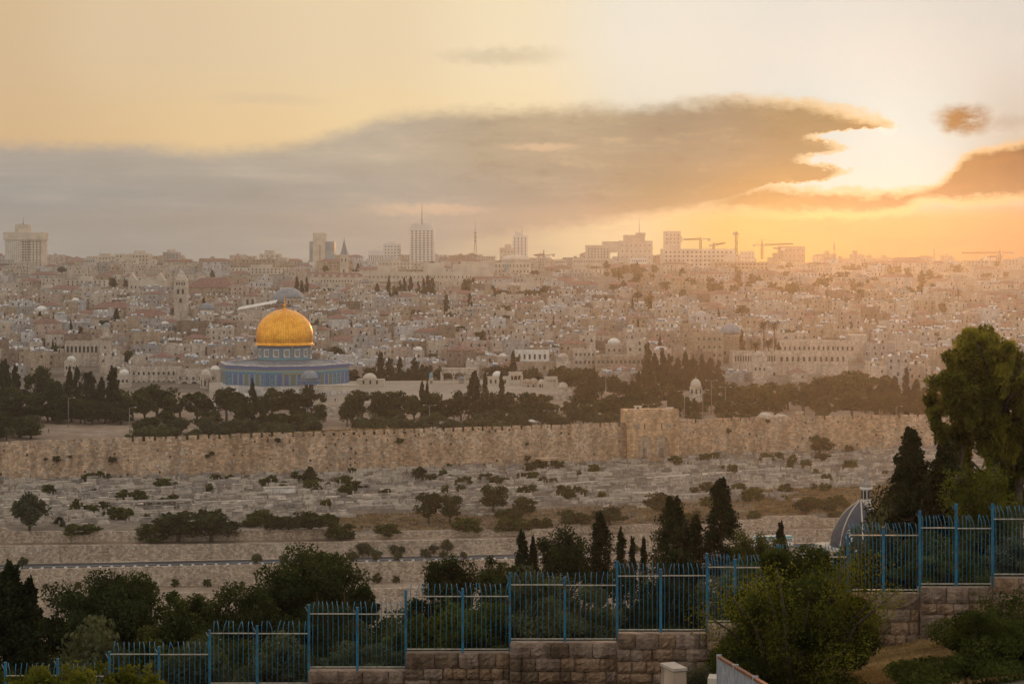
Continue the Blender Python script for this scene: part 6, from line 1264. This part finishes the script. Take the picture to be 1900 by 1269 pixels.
for px, a, b_ in POSTS:
    D = fence_D(px) - .0; v0, v1 = at(px, b_, D), at(px, a, D); mb = MB(); lean = random.uniform(-.015, .015)
    w = .037; mb.box((v0.x - .06, D, v1.z - .16), (.018, .05, .24), 0, 0, 1, Matrix.Rotation(R(-28), 3, 'Y'))
    mb.box((v0.x, D - .0, (v0.z + v1.z) / 2), (w * 2, w * 2, v1.z - v0.z)); mb.box((v0.x, D, v1.z + .008), (w * 2.3, w * 2.3, .016)); mb.build('post', MT['blue'], fr, OFF)
for i in range(len(FPX) - 1):
    D = fence_D((FPX[i] + FPX[i + 1]) / 2); xa, xb = (FPX[i] - CX) * D / F, (FPX[i + 1] - CX) * D / F; zb, zt = zy(FBOT[i], D), zy(FTOP[i], D); zr = zt - .36
    mids = [p for p, _, _ in POSTS if FPX[i] < p < FPX[i + 1]]; xs = [xa] + [(p - CX) * D / F for p in mids] + [xb]
    for x0, x1 in zip(xs[:-1], xs[1:]):
        mb = MB(); mb.box(((x0 + x1) / 2, D, zr + random.uniform(-.01, .01)), (x1 - x0 - .07, .04, .028)); mb.build('top_rail', MT['rail'], fr, OFF)
        mb = MB(); mb.box(((x0 + x1) / 2, D, zb + .02), (x1 - x0 - .07, .04, .028)); mb.build('bottom_rail', MT['rail'], fr, OFF)
        n = 9; mb = MB()
        for k in range(n):
            x = x0 + (x1 - x0) * (k + .8) / (n + .6); bend = random.uniform(-.07, .03) if random.random() < .8 else random.uniform(-.14, .1)
            mb.tube([(x, D + .03, zb - .02), (x + random.uniform(-.012, .012), D + .03, lerp(zb, zr, .5)), (x, D + .03, zr + .05), (x + bend * .2, D + .05, zr + .18), (x + bend, D + .19, zt + random.uniform(-.03, .02))], .0115, 5)
        mb.build('picket_panel', MT['blue'], fr, OFF)
for p0, p1, y in ((573, 760, 1108), (760, 1000, 1075), (1400, 1570, 985), (1640, 1842, 935), (1145, 1330, 1035)):     # coils of wire behind the fence
    D = fence_D((p0 + p1) / 2) + 1.4; x0, x1 = (p0 - CX) * D / F, (p1 - CX) * D / F; n = int((x1 - x0) * 26); pts = []
    for k in range(n):
        s = k / n; r = .33 + .06 * math.sin(k * .37); a = k * .27; pts.append((lerp(x0, x1, s) + r * .55 * math.cos(a), D + .25 * math.sin(a * .5), zy(y + 16 - 30 * s, D) + r * math.sin(a)))
    mb = MB(); mb.tube(pts, .0035, 3); o = mb.build('wire_coil', MT['rust']); tag(o, f'loose coil of thin barbed wire behind the blue fence, {({573: "above the spreading pine end", 760: "left of the twin narrow cypresses", 1400: "beside the chapel dome", 1640: "at the upper right bays", 1145: "by the broad cypress"})[p0]}', 'barbed wire', 'coils of barbed wire')
# ------------------------------------------------------------------ near trees behind the fence
def big_tree(name, px, ytop, ybot, D, wpx, kind, n, leaf, mat, label, cat='tree', group='trees on the slope behind the fence', aspect=1.0, droop=0.0, anchor=None, sy=1.0, bury=.0):
    x = (px - CX) * D / F; zt = zy(ytop, D); zb = zy(ybot, D); h = zt - zb; w = wpx * D / F
    C, S, tr = tree_proto(kind, n, leaf, 1.2 if kind == 'droop' else 2.2); q = np.percentile(np.abs(C[:, :2]), 97); zq = np.percentile(C[:, 2], 99.8); kx = .5 / q; C = C * np.array([kx, kx, 1 / zq]); tr.v = [(a * kx, b_ * kx, c_ / zq) for a, b_, c_ in tr.v]; C = C * np.array([w, w * sy, h]); S = np.full(len(C), leaf) * RNG.uniform(.55, 1.35, len(C))
    g = gz(x, D); root = thing(name, label, cat, (x, D, zb), 0, group, anchor, (x, D, zb + h * .7))
    mb = MB(); mb.v = [(a * w, b_ * w * sy, c_ * h) for a, b_, c_ in tr.v]; mb.f, mb.m, mb.s = tr.f, tr.m, tr.s
    if g < zb: r = .035 * h; mb.tube([(0, 0, g - zb - .3), (0, 0, .12 * h)], [r * 1.3, r * .8], 7)
    mb.build('trunk', MT['bark'], root); link('crown', quads_mesh('crown', C, S, MT[mat + '_b'], aspect, droop), root)
    return root
big_tree('cypress_tree', 18, 1046, 1290, 78, 92, 'cypress', 18900, 0.0616, 'cyp', 'ragged dark cypress at the left edge, the broader one', anchor='the left edge cypress')
big_tree('cypress_tree', 52, 1074, 1290, 80, 46, 'cypress', 9450, 0.0560, 'cyp', 'thin ragged cypress leaning out just right of the left edge cypress')
big_tree('pine_tree', -70, 1080, 1310, 90, 190, 'round', 18000, .06, 'pine', 'dark pine crown cut by the left edge behind the left cypresses')
big_tree('pine_tree', 186, 1066, 1300, 92, 226, 'round', 35700, 0.0616, 'pine', 'large dark rounded pine left of the valley, widest on the lower left', anchor='the lower left pine')
big_tree('pine_tree', 232, 1072, 1200, 95, 110, 'round', 14700, 0.0616, 'pine', 'dark pine clump on the right shoulder of the lower left pine')
big_tree('pine_tree', 334, 1100, 1290, 88, 118, 'round', 18900, 0.0616, 'pine', 'mid-height dark round tree between the two large left pines')
big_tree('pine_tree', 446, 1086, 1260, 98, 136, 'round', 21000, 0.0616, 'pine', 'dark bushy pine just left of the tallest left pine')
big_tree('pine_tree', 575, 1014, 1250, 104, 200, 'round', 44100, 0.0672, 'pine', 'tallest spreading pine of the left group, its layered crown overlapping the road', anchor='the tallest left pine')
big_tree('pine_tree', 540, 1060, 1200, 102, 120, 'round', 16800, 0.0672, 'pine', 'dense lower clump under the tallest left pine')
big_tree('pine_tree', 672, 1085, 1180, 100, 56, 'round', 8400, 0.0616, 'pine', 'small loose pine clump on the right foot of the tallest left pine')
big_tree('pine_tree', 832, 1032, 1180, 112, 90, 'round', 15750, 0.0616, 'pine', 'small dark pine with a notched top in the middle of the fence')
big_tree('pine_tree', 925, 1036, 1160, 116, 76, 'round', 11550, 0.0616, 'pine', 'low dark pine left of the twin narrow cypresses')
big_tree('cypress_tree', 969, 984, 1140, 120, 30, 'cypress', 8820, 0.0560, 'cyp', 'narrow dark cypress, taller of the touching twins', anchor='the twin narrow cypresses')
big_tree('cypress_tree', 989, 995, 1140, 121, 20, 'cypress', 5880, 0.0560, 'cyp', 'narrow dark cypress, shorter of the touching twins')
big_tree('pine_tree', 1042, 980, 1170, 132, 108, 'round', 21000, 0.0672, 'pine', 'big rounded dark pine between the twin cypresses and the lumpy cypress')
big_tree('cypress_tree', 1113, 952, 1120, 121, 44, 'cypress', 10920, 0.0560, 'cyp', 'tall lumpy cypress standing alone mid-fence', anchor='the lumpy cypress')
big_tree('cypress_tree', 1151, 980, 1110, 122, 24, 'cypress', 5460, 0.0504, 'cyp', 'slim cypress first to the right of the lumpy cypress')
big_tree('cypress_tree', 1173, 996, 1110, 122, 15, 'cypress', 3360, 0.0504, 'cyp', 'very thin cypress, second to the right of the lumpy cypress')
big_tree('cypress_tree', 1194, 997, 1110, 122, 15, 'cypress', 3360, 0.0504, 'cyp', 'very thin cypress, third to the right of the lumpy cypress')
big_tree('cypress_tree', 1250, 923, 1120, 116, 76, 'cypress', 17850, 0.0616, 'cyp', 'broad black-green cypress beside a shorter companion', anchor='the broad cypress')
big_tree('cypress_tree', 1290, 956, 1120, 117, 42, 'cypress', 9450, 0.0560, 'cyp', 'shorter companion fused to the right flank of the broad cypress')
big_tree('cypress_tree', 1338, 888, 1090, 116, 62, 'cypress', 15750, 0.0616, 'cyp', 'tallest pointed cypress, left of the chapel dome', anchor='the tallest cypress')
big_tree('cypress_tree', 1448, 969, 1070, 110, 24, 'cypress', 4620, 0.0504, 'cyp', 'small young cypress between the bus and the chapel dome')
big_tree('shrub_tree', 1402, 984, 1090, 108, 90, 'sprig', 12600, 0.0504, 'green', 'loose twiggy shrub right of the tallest cypress')
big_tree('cypress_tree', 1692, 797, 1010, 72, 66, 'cypress', 18900, 0.0560, 'cyp', 'tall ragged dark cypress right of the chapel lantern', anchor='the ragged right cypress')
big_tree('cypress_tree', 1757, 820, 1020, 72.5, 72, 'cypress', 18900, 0.0560, 'cyp', 'blunt dark cypress under the eucalyptus crown')
big_tree('pine_tree', 1687, 888, 1060, 94, 134, 'round', 18900, 0.0560, 'cyp', 'dark pine hugging the right side of the chapel dome')
big_tree('eucalyptus_tree', 1848, 610, 868, 80, 165, 'droop', 26000, .048, 'euc', 'great drooping eucalyptus rising at the right edge above everything', anchor='the eucalyptus', aspect=2.4, droop=.5)
big_tree('eucalyptus_tree', 1781, 690, 862, 79, 128, 'droop', 15000, .048, 'euc', 'leaning eucalyptus crown on the left flank of the great eucalyptus', aspect=2.4, droop=.5)
big_tree('eucalyptus_tree', 1890, 650, 920, 81, 150, 'droop', 22000, .048, 'euc', 'eucalyptus crown cut by the right edge behind the great eucalyptus', aspect=2.4, droop=.5)
big_tree('eucalyptus_tree', 1850, 775, 1000, 82, 150, 'droop', 20000, .05, 'euc', 'dense lower eucalyptus foliage hanging over the yellow-green shrub', aspect=2.4, droop=.5)
big_tree('bush', 1822, 856, 1080, 71, 130, 'sprig', 18900, 0.0476, 'lime', 'sunlit yellow-green shrub below the eucalyptus', 'bush', 'bushes behind the fence')
big_tree('bush', 1742, 992, 1120, 67, 160, 'bush', 23100, 0.0392, 'green', 'domed mid-green bush behind the right fence bays', 'bush', 'bushes behind the fence', anchor='the domed green bush')
big_tree('bush', 1640, 988, 1120, 68, 104, 'bush', 14700, 0.0392, 'cyp', 'dark bush behind the fence left of the domed green bush', 'bush', 'bushes behind the fence')
big_tree('bush', 1880, 1000, 1100, 68, 110, 'bush', 14700, 0.0392, 'olive', 'grey-green bush behind the last fence bay', 'bush', 'bushes behind the fence')
big_tree('bush', 1055, 1082, 1230, 66, 200, 'bush', 31500, 0.0364, 'olive', 'wide grey-green bush behind the middle fence bays', 'bush', 'bushes behind the fence', anchor='the wide fence bush')
big_tree('bush', 900, 1118, 1240, 66, 130, 'bush', 18900, 0.0364, 'green', 'bushy green shrub behind the fence left of the wide fence bush', 'bush', 'bushes behind the fence')
big_tree('bush', 800, 1098, 1240, 72, 120, 'bush', 16800, 0.0420, 'cyp', 'near-black shrub behind the fence below the notched pine', 'bush', 'bushes behind the fence')
big_tree('bush', 680, 1192, 1280, 65, 190, 'bush', 18900, 0.0364, 'olive', 'low green bush along the fence foot, left of the stone wall end', 'bush', 'bushes behind the fence')
big_tree('bush', 520, 1200, 1300, 65, 150, 'bush', 16800, 0.0364, 'olive', 'low green bush behind the fence under the tallest left pine', 'bush', 'bushes behind the fence')
big_tree('bush', 1230, 1080, 1220, 68, 170, 'bush', 23100, 0.0392, 'cyp', 'dark bush filling the fence bays below the broad cypress', 'bush', 'bushes behind the fence')
big_tree('bush', 1390, 1040, 1190, 68, 170, 'bush', 21000, 0.0392, 'green', 'green bush behind the fence hidden partly by the big front bush', 'bush', 'bushes behind the fence')
big_tree('bush', 1568, 1012, 1130, 69, 60, 'bush', 6000, 0.035, 'cyp', 'small dark bush behind the fence at the foot of the chapel dome', 'bush', 'bushes behind the fence')
big_tree('bush', 1510, 1022, 1160, 70, 130, 'bush', 16800, 0.0392, 'olive', 'dusty bush behind the fence below the chapel dome', 'bush', 'bushes behind the fence')
big_tree('bush', 620, 1120, 1250, 90, 170, 'bush', 18900, 0.0476, 'pine', 'dark scrub on the slope between the tallest left pine and fence', 'bush', 'bushes behind the fence')
big_tree('bush', 400, 1180, 1300, 84, 200, 'bush', 18900, 0.0476, 'pine', 'dark scrub filling the slope below the left pines', 'bush', 'bushes behind the fence')
big_tree('bush', 180, 1200, 1310, 80, 220, 'bush', 18900, 0.0448, 'cyp', 'dark scrub at the bottom of the lower left pine', 'bush', 'bushes behind the fence')
big_tree('bush', 960, 1090, 1210, 80, 150, 'bush', 16800, 0.0448, 'pine', 'dark scrub under the twin narrow cypresses', 'bush', 'bushes behind the fence')
for i in range(150):      # dark scrub on the slope falling away behind the fence
    px = random.uniform(10, 1330) if i < 115 else random.uniform(1330, 1900); D = random.uniform(66, 128); x = (px - CX) * D / F; g = gz(x, D); sight = -(interp(px, FPX[:-1], FBOT) - CY) * D / F
    h = min(max(sight - g + random.uniform(.3, 2.6 if 620 < px < 760 else 3.6), 1.5), 13); plant('scrub_bush', f'near{random.randrange(3)}' if random.random() < .6 else f'nearp{random.randrange(2)}', (x, D, g), h, random.uniform(3.5, 6.0), desc='dark bush beyond the fence', noun='scrub bush', cat='bush', group='scrub on the slope behind the fence')
for i in range(34):
    px = random.uniform(60, 1200); D = random.uniform(390, 466); x = (px - CX) * D / F; h = random.uniform(2, 5); plant('valley_bush', f'{random.choice(["bush", "olive"])}{random.randrange(3)}', (x, D, gz(x, D)), h, h * random.uniform(.9, 1.5), desc='dusty valley bush', noun='valley bush', cat='bush', group='bushes on the valley floor')
# in front of the fence
big_tree('bush', 1482, 1030, 1340, 45, 272, 'bush', 150000, 0.0230, 'green', 'big leafy bush standing in front of the fence and wall', 'bush', 'bushes in front of the wall', anchor='the big front bush', aspect=1.5)
big_tree('bush', 1476, 1024, 1330, 44.5, 285, 'sprig', 32000, 0.0200, 'lime', 'sprays of fresh yellowish twigs topping the big front bush', 'bush', 'bushes in front of the wall', aspect=1.6)
big_tree('bush', 1815, 1138, 1345, 42, 325, 'bush', 110000, 0.0230, 'green', 'wide dark bush at the lower right corner', 'bush', 'bushes in front of the wall', aspect=1.5)
big_tree('bush', 1872, 1092, 1300, 43, 190, 'sprig', 16800, 0.0235, 'green', 'loose twigs rising over the lower right corner bush', 'bush', 'bushes in front of the wall', aspect=1.5)
big_tree('bush', 96, 1236, 1310, 35, 160, 'sprig', 5200, 0.0280, 'lime', 'bright yellow-green feathery shrub at the bottom left', 'bush', 'bushes in front of the wall', aspect=2.0, droop=.2)
big_tree('bush', 250, 1238, 1310, 36, 90, 'sprig', 2800, 0.0280, 'lime', 'smaller bright feathery shrub right of the bottom left one', 'bush', 'bushes in front of the wall', aspect=2.0, droop=.2)
big_tree('bush', 1300, 1232, 1300, 44, 70, 'sprig', 3780, 0.0196, 'olive', 'small dry weed clump between the stone stub and the metal railing', 'bush', 'bushes in front of the wall')
P = []
for i in range(22000): x = RNG.uniform(6, 16); y = RNG.uniform(40, 57); P.append((x, y, gz(x, y) + .12))
struct(link('weeds', quads_mesh('weeds', np.array(P), RNG.uniform(.012, .035, len(P)), MT['straw'], 3.0)), 'stuff')['label'] = 'dry weeds covering the ground in front of the right wall'
# railing and stone stub at the bottom
def railing():
    a, b_ = at(1334, 1216, 41), at(1445, 1282, 32); L = math.hypot(b_.x - a.x, b_.y - a.y); rz = math.atan2(b_.y - a.y, b_.x - a.x); t = thing('metal_railing', 'white sheet-metal railing with rusty top edge slanting to the bottom', 'railing', (a.x, a.y, a.z), rz, None, 'the metal railing', a)
    sl = (b_.z - a.z) / L; sh = lambda mb: [(x, y, z + sl * x) for x, y, z in mb.v]
    for nme, m_, boxes in (('top_rail', 'rust', [(0, L, -.04, .04, -.05, .0)]), ('sheet', 'railw', [(0, L, -.012, .012, -1.1, -.06)]), ('bar', 'railw', [(i * .14, i * .14 + .03, -.035, -.013, -1.1, -.055) for i in range(int(L / .14))])):
        mb = MB(); [mb.bx(*q) for q in boxes]; mb.v = sh(mb); mb.build(nme, MT[nme] if nme in MT else MT[m_], t)
    for i in range(4):
        mb = MB(); x = i * (L - .06) / 3; mb.bx(x, x + .07, -.05, .05, -1.5, .03); mb.v = sh(mb); mb.build('post', MT['railw'], t)
MT['railw'] = plain('chalky_white_paint', (.42, .42, .44), .6, 0, .25, 5)
railing()
v = at(1250, 1238, 43); t = thing('stone_stub', 'pale tapered stone pier cut by the bottom of the picture', 'pier', (v.x, v.y, v.z), R(20)); mb = MB(); mb.box((0, 0, -1.2), (.42, .9, 2.4), 0, 0, .7); mb.build('shaft', MT['tan'], t); mb = MB(); mb.box((0, 0, .02), (.34, .68, .06)); mb.build('cap', MT['tomb'], t)
v = at(1325, 1254, 43); t = thing('stone_block', 'low pale stone block beside the metal railing', 'stone block', (v.x, v.y, v.z), R(-10)); mb = MB(); mb.box((0, 0, -.6), (.26, .5, 1.2), 0, 0, .95); mb.build('block', MT['pale'], t)
# ------------------------------------------------------------------ chapel dome with lantern
D = 150; t = thing('chapel', 'small chapel with a steep dark dome, pale ribs and white corner urn', 'chapel', at(1597, 1012, D), R(20), None, 'the chapel dome', at(1590, 960, D)); k = D / F
mb = MB(); q = 60 * k; mb.bx(-q, q, -q, q, -9, -.3); mb.build('wall', MT['cream'], t); mb = MB(); mb.bx(-q - .12, q + .12, -q - .12, q + .12, -.3, 0); mb.build('cornice', MT['pale'], t)
rp = [(56, 0), (55, 10), (51, 24), (45, 38), (36, 53), (25, 66), (13, 76), (5, 81), (4, 84)]
mb = MB(); mb.lathe([(r * k, z * k) for r, z in rp], 28); d = mb.build('dome', plain('dark_lead_dome', (.07, .072, .085), .6, .1, .2, 1), t)
for i in range(8):
    a = i * math.pi / 4 - math.pi / 2 - R(26); mb = MB(); mb.tube([((r * k + .03) * math.cos(a), (r * k + .03) * math.sin(a), z * k) for r, z in rp], .055, 6); mb.build('rib', MT['pale'], t)
for sx_, sy in ((-1, -1), (1, -1)):
    mb = MB(); mb.lathe([(.1, 0), (.16, .05), (.08, .2), (.30, .75), (.26, 1.1), (.10, 1.35), (.16, 1.5), (.05, 1.6)], 12, (sx_ * q * .92, sy * q * .92, 0)); mb.build('urn', MT['plaster'], t)
D = 158; t = thing('lantern_tower', 'slender white tiered lantern turret with cross finial above the chapel trees', 'turret', at(1607, 985, D), 0, None, 'the lantern turret', at(1607, 900, D)); k = D / F
mb = MB(); mb.lathe([(9 * k, 0), (9 * k, 76 * k), (12 * k, 78 * k), (12 * k, 82 * k)], 8, cap=True, smooth=False); mb.build('shaft', MT['plaster'], t)
for i in range(8):
    a = i * math.pi / 4 + .39; mb = MB(); mb.prism(archpoly(.22, .7, 6), -.02, .02); mb.build('opening', MT['dark'], t, (9.05 * k * math.cos(a) * .93, 9.05 * k * math.sin(a) * .93, 60 * k), a + math.pi / 2)
mb = MB(); mb.lathe([(10 * k, 82 * k), (8 * k, 88 * k), (4 * k, 92 * k), (5 * k, 95 * k), (3 * k, 99 * k), (1.2 * k, 103 * k)], 10); mb.build('cap', MT['tomb_grey'], t); mb = MB(); mb.box((0, 0, 108 * k), (.05, .05, 12 * k)); mb.box((0, 0, 110 * k), (.3, .05, .05)); mb.build('cross', MT['steel'], t)
# ------------------------------------------------------------------ bus, lamps, canopies, people
v = rdp(1434, 5); t = thing('bus', 'white and turquoise bus passing on the valley road', 'bus', (v.x, v.y, v.z + .04), .16); MT['turq'] = plain('turquoise_paint', (.10, .36, .36), .4, 0, .05)
mb = MB(); mb.bx(-5.4, 5.4, -1.2, 1.2, .45, 2.95); mb.bx(-5.2, 5.2, -1.1, 1.1, 2.95, 3.05); mb.build('body', MT['plaster'], t); mb = MB(); mb.bx(-5.3, 5.3, -1.22, 1.22, 2.55, 3.0); mb.build('roof_band', MT['turq'], t)
for i in range(7): mb = MB(); mb.bx(-5.0 + i * 1.45, -3.7 + i * 1.45, -1.23, -1.19, 1.5, 2.45); mb.build('window', MT['glass'], t)
for x_ in (-3.4, 3.3):
    for y_ in (-1.15, 1.0): mb = MB(); mb.lathe([(.5, 0), (.5, .28)], 14); w_ = mb.build('wheel', MT['dark'], t, (x_, y_ + .0, .5)); w_.rotation_euler = (R(90), 0, 0)
def lamp(px, ytop, ybase, D, arms, zb=PLAT):
    h = zy(ytop, D) - zb; x = (px - CX) * D / F; t = bpy.data.objects.new('street_lamp', None); COL.objects.link(t); t.location = (x, D, zb)
    mb = MB(); mb.tube([(0, 0, -.3), (0, 0, h * .5), (0, 0, h)], [.13, .09, .06], 6); mb.build('pole', MT['steel'], t)
    for s in arms:
        mb = MB(); mb.tube([(0, 0, h - .3), (s * 1.2, 0, h + .1), (s * 1.9, 0, h + .12)], .045, 5); mb.build('arm', MT['steel'], t); mb = MB(); mb.box((s * 2.0, 0, h + .06), (.6, .28, .15)); mb.build('lamp_head', MT['tank'], t)
    auto(t, 'pale two-armed lamp post' if len(arms) == 2 else 'pale single-armed lamp post', 'lamp post', (x, D, zb + h), 'street lamp', 'lamp posts of the court')
for a in ((797, 752, 0, 690, (-1, 1)), (569, 756, 0, 695, (-1, 1)), (1020, 762, 0, 690, (-1, 1)), (1203, 750, 0, 700, (-1, 1)), (1320, 706, 0, 740, (-1, 1)), (1346, 718, 0, 725, (-1, 1)), (1270, 726, 0, 715, (-1, 1)), (1304, 724, 0, 715, (1,)), (1663, 754, 0, 715, (1,)), (127, 738, 0, 690, (1,)), (1124, 698, 0, 760, (-1, 1)), (240, 756, 0, 660, (1,))): lamp(*a)
for px, l in ((986, 'white peaked canopy behind the rampart, left one of two'), (1004, 'white peaked canopy behind the rampart, right one of two')):
    v = at(px, 790, 690); t = thing('canopy', l, 'canopy', (v.x, v.y, PLAT), 0, 'white canopies'); mb = MB(); mb.add([(-1.9, -1.9, 2.2), (1.9, -1.9, 2.2), (1.9, 1.9, 2.2), (-1.9, 1.9, 2.2), (0, 0, 3.0)], [(0, 1, 4), (1, 2, 4), (2, 3, 4), (3, 0, 4), (3, 2, 1, 0)]); mb.build('top', MT['plaster'], t)
    for sx_ in (-1.8, 1.8):
        for sy in (-1.8, 1.8): mb = MB(); mb.tube([(sx_, sy, 0), (sx_, sy, 2.2)], .05, 5); mb.build('pole', MT['steel'], t)
for px, l in ((816, 'blue-white site cabin half hidden by olives behind the rampart'), (892, 'low pale site cabin right of the blue-white one')):
    v = at(px, 790, 684); t = thing('site_cabin', l, 'cabin', (v.x, v.y, PLAT)); mb = MB(); mb.bx(-3.4, 3.4, 0, 2.4, 0, 2.5); mb.build('wall', MT['plaster'], t); mb = MB(); mb.bx(-3.6, 3.6, -.2, 2.6, 2.5, 2.65); mb.build('roof', MT['roofgrey'], t); mb = MB(); mb.bx(-2.5, -1.2, -.03, .02, 1.0, 2.0); mb.build('window', MT['glass'], t)
def person_mesh(name, stride, m):
    me = bpy.data.meshes.new(name); s = stride
    J = [(0, 0, .95), (0, 0, 1.2), (0, 0, 1.42), (0, 0, 1.52), (0, -.02, 1.62), (0, -.02, 1.74), (.10, 0, .92), (.11, -s * .5, .5), (.11, -s * .9, .08), (.11, -s * .9 - .16, .04), (-.10, 0, .92), (-.11, s * .3, .5), (-.11, s * .9, .1), (-.11, s * .9 - .16, .04), (.19, 0, 1.40), (.24, s * .3, 1.14), (.24, s * .5 - .08, .90), (-.19, 0, 1.40), (-.24, -s * .3, 1.14), (-.24, -s * .5 - .05, .90)]
    E = [(0, 1), (1, 2), (2, 3), (3, 4), (4, 5), (0, 6), (6, 7), (7, 8), (8, 9), (0, 10), (10, 11), (11, 12), (12, 13), (2, 14), (14, 15), (15, 16), (2, 17), (17, 18), (18, 19)]
    RR = [.15, .14, .13, .06, .10, .08, .11, .075, .05, .04, .11, .075, .05, .04, .065, .05, .035, .065, .05, .035]
    me.from_pydata(J, E, []); me.materials.append(m); o = bpy.data.objects.new(name, me); COL.objects.link(o)
    o.modifiers.new('skin', 'SKIN'); 
    if not me.skin_vertices: me.attributes.new('skin', 'FLOAT2', 'POINT') if False else None
    return o, RR
def person(px, D, zb, rz, m, stride, label):
    o, RR = person_mesh('person', stride, m); bpy.context.view_layer.objects.active = o
    for sv, r in zip(o.data.skin_vertices[0].data, RR): sv.radius = (r, r * .8)
    o.data.skin_vertices[0].data[0].use_root = True; o.modifiers.new('smooth', 'SUBSURF').levels = 1; o.modifiers['smooth'].render_levels = 1
    o.location = ((px - CX) * D / F, D, zb); o.rotation_euler = (0, 0, rz); tag(o, label, 'person', 'people walking in the court'); return o
FOLK = [(145, 618, PLAT + .03, .2, 'cloth_dark', .1, 'person in dark clothes standing behind the rampart, left of two'), (149.5, 619, PLAT + .03, -.3, 'cloth_dark', .05, 'person in dark clothes standing behind the rampart, right of two'), (62, 655, PLAT + .03, 1.2, 'cloth_dark', .25, 'person in dark clothes walking on the pale plaza at the left'), (90, 668, PLAT + .03, 1.6, 'cloth_dark', .28, 'person striding across the pale plaza near the centre of it'), (186, 660, PLAT + .03, -1.4, 'cloth_pale', .2, 'person in pale clothes on the right half of the plaza'), (622, 760, PF, .4, 'cloth_dark', .2, 'person in dark clothes seen through the first white arch'), (640, 770, PF, 2, 'cloth_dark', .2, 'person seen through the third white arch'), (647, 752, PF, 1, 'cloth_dark', .2, 'person in dark clothes at the right pier of the white arches'), (627, 742.5, PF, .3, 'cloth_pale', .2, 'person in pale clothes at the top of the staircase'), (895, 800, PF, .3, 'cloth_dark', .2, 'lone person crossing the open paved court')]
for px, D, z, rz, m, s, l in FOLK: person(px, D, z, rz, MT[m], s, l)
v = at(899, 1004, 524); person(899, 521, rdp(899, 10.4).z + .12, 1.5, MT['cloth_dark'], .25, 'lone pedestrian in dark clothes on the pavement by the retaining wall')
# ------------------------------------------------------------------ evening haze over the whole valley
hm = bpy.data.materials.new('evening_haze'); hm.use_nodes = True; nt = hm.node_tree; nt.nodes.remove(nt.nodes['Principled BSDF'])
pv = nt.nodes.new('ShaderNodeVolumePrincipled'); pv.inputs['Color'].default_value = (*HAZE_COL, 1); pv.inputs['Density'].default_value = HAZE_DENSITY; pv.inputs['Anisotropy'].default_value = HAZE_G
nt.links.new(pv.outputs[0], nt.nodes['Material Output'].inputs['Volume']); hm.cycles.homogeneous_volume = True if hasattr(hm.cycles, 'homogeneous_volume') else None
mb = MB(); mb.bx(-3300, 3300, -110, 3520, -96, 68); hz = struct(mb.build('haze', hm), 'stuff'); hz['label'] = 'pale golden evening haze filling the valley air'
# ------------------------------------------------------------------ labels that single each repeat out
ORD = ['nearest', 'second nearest', 'third nearest', 'fourth nearest', 'fifth nearest', 'sixth nearest', 'seventh nearest', 'eighth nearest', 'ninth nearest', 'tenth nearest'] + [f'{n}th nearest' for n in range(11, 400)]
def label_all():
    nouns = {}
    for it in AUTO: nouns.setdefault(it[2], []).append(it)
    for noun, its in nouns.items():
        best = {}
        for an, ax, ay in ANCH:
            sec = {}
            for i, (o, d, n_, (x, y)) in enumerate(its):
                dx_, dy_ = x - ax, (y - ay) * 1.6
                dr = ('right of' if dx_ > 0 else 'left of') if abs(dx_) > abs(dy_) else ('below' if dy_ > 0 else 'above')
                sec.setdefault(dr, []).append((math.hypot(dx_, dy_), i))
            for dr, L in sec.items():
                for rk, (ds, i) in enumerate(sorted(L)):
                    key = (rk + ds / 140, ds, rk)
                    if i not in best or key < best[i][0]: best[i] = (key, dr, an)
        for i, (o, d, n_, p) in enumerate(its):
            (_, ds, rk), dr, an = best[i]
            o['label'] = f"{d}, {ORD[rk]} {noun if noun.split()[-1] != d.split()[-1] or rk else 'one'} {dr} {an}"
label_all()
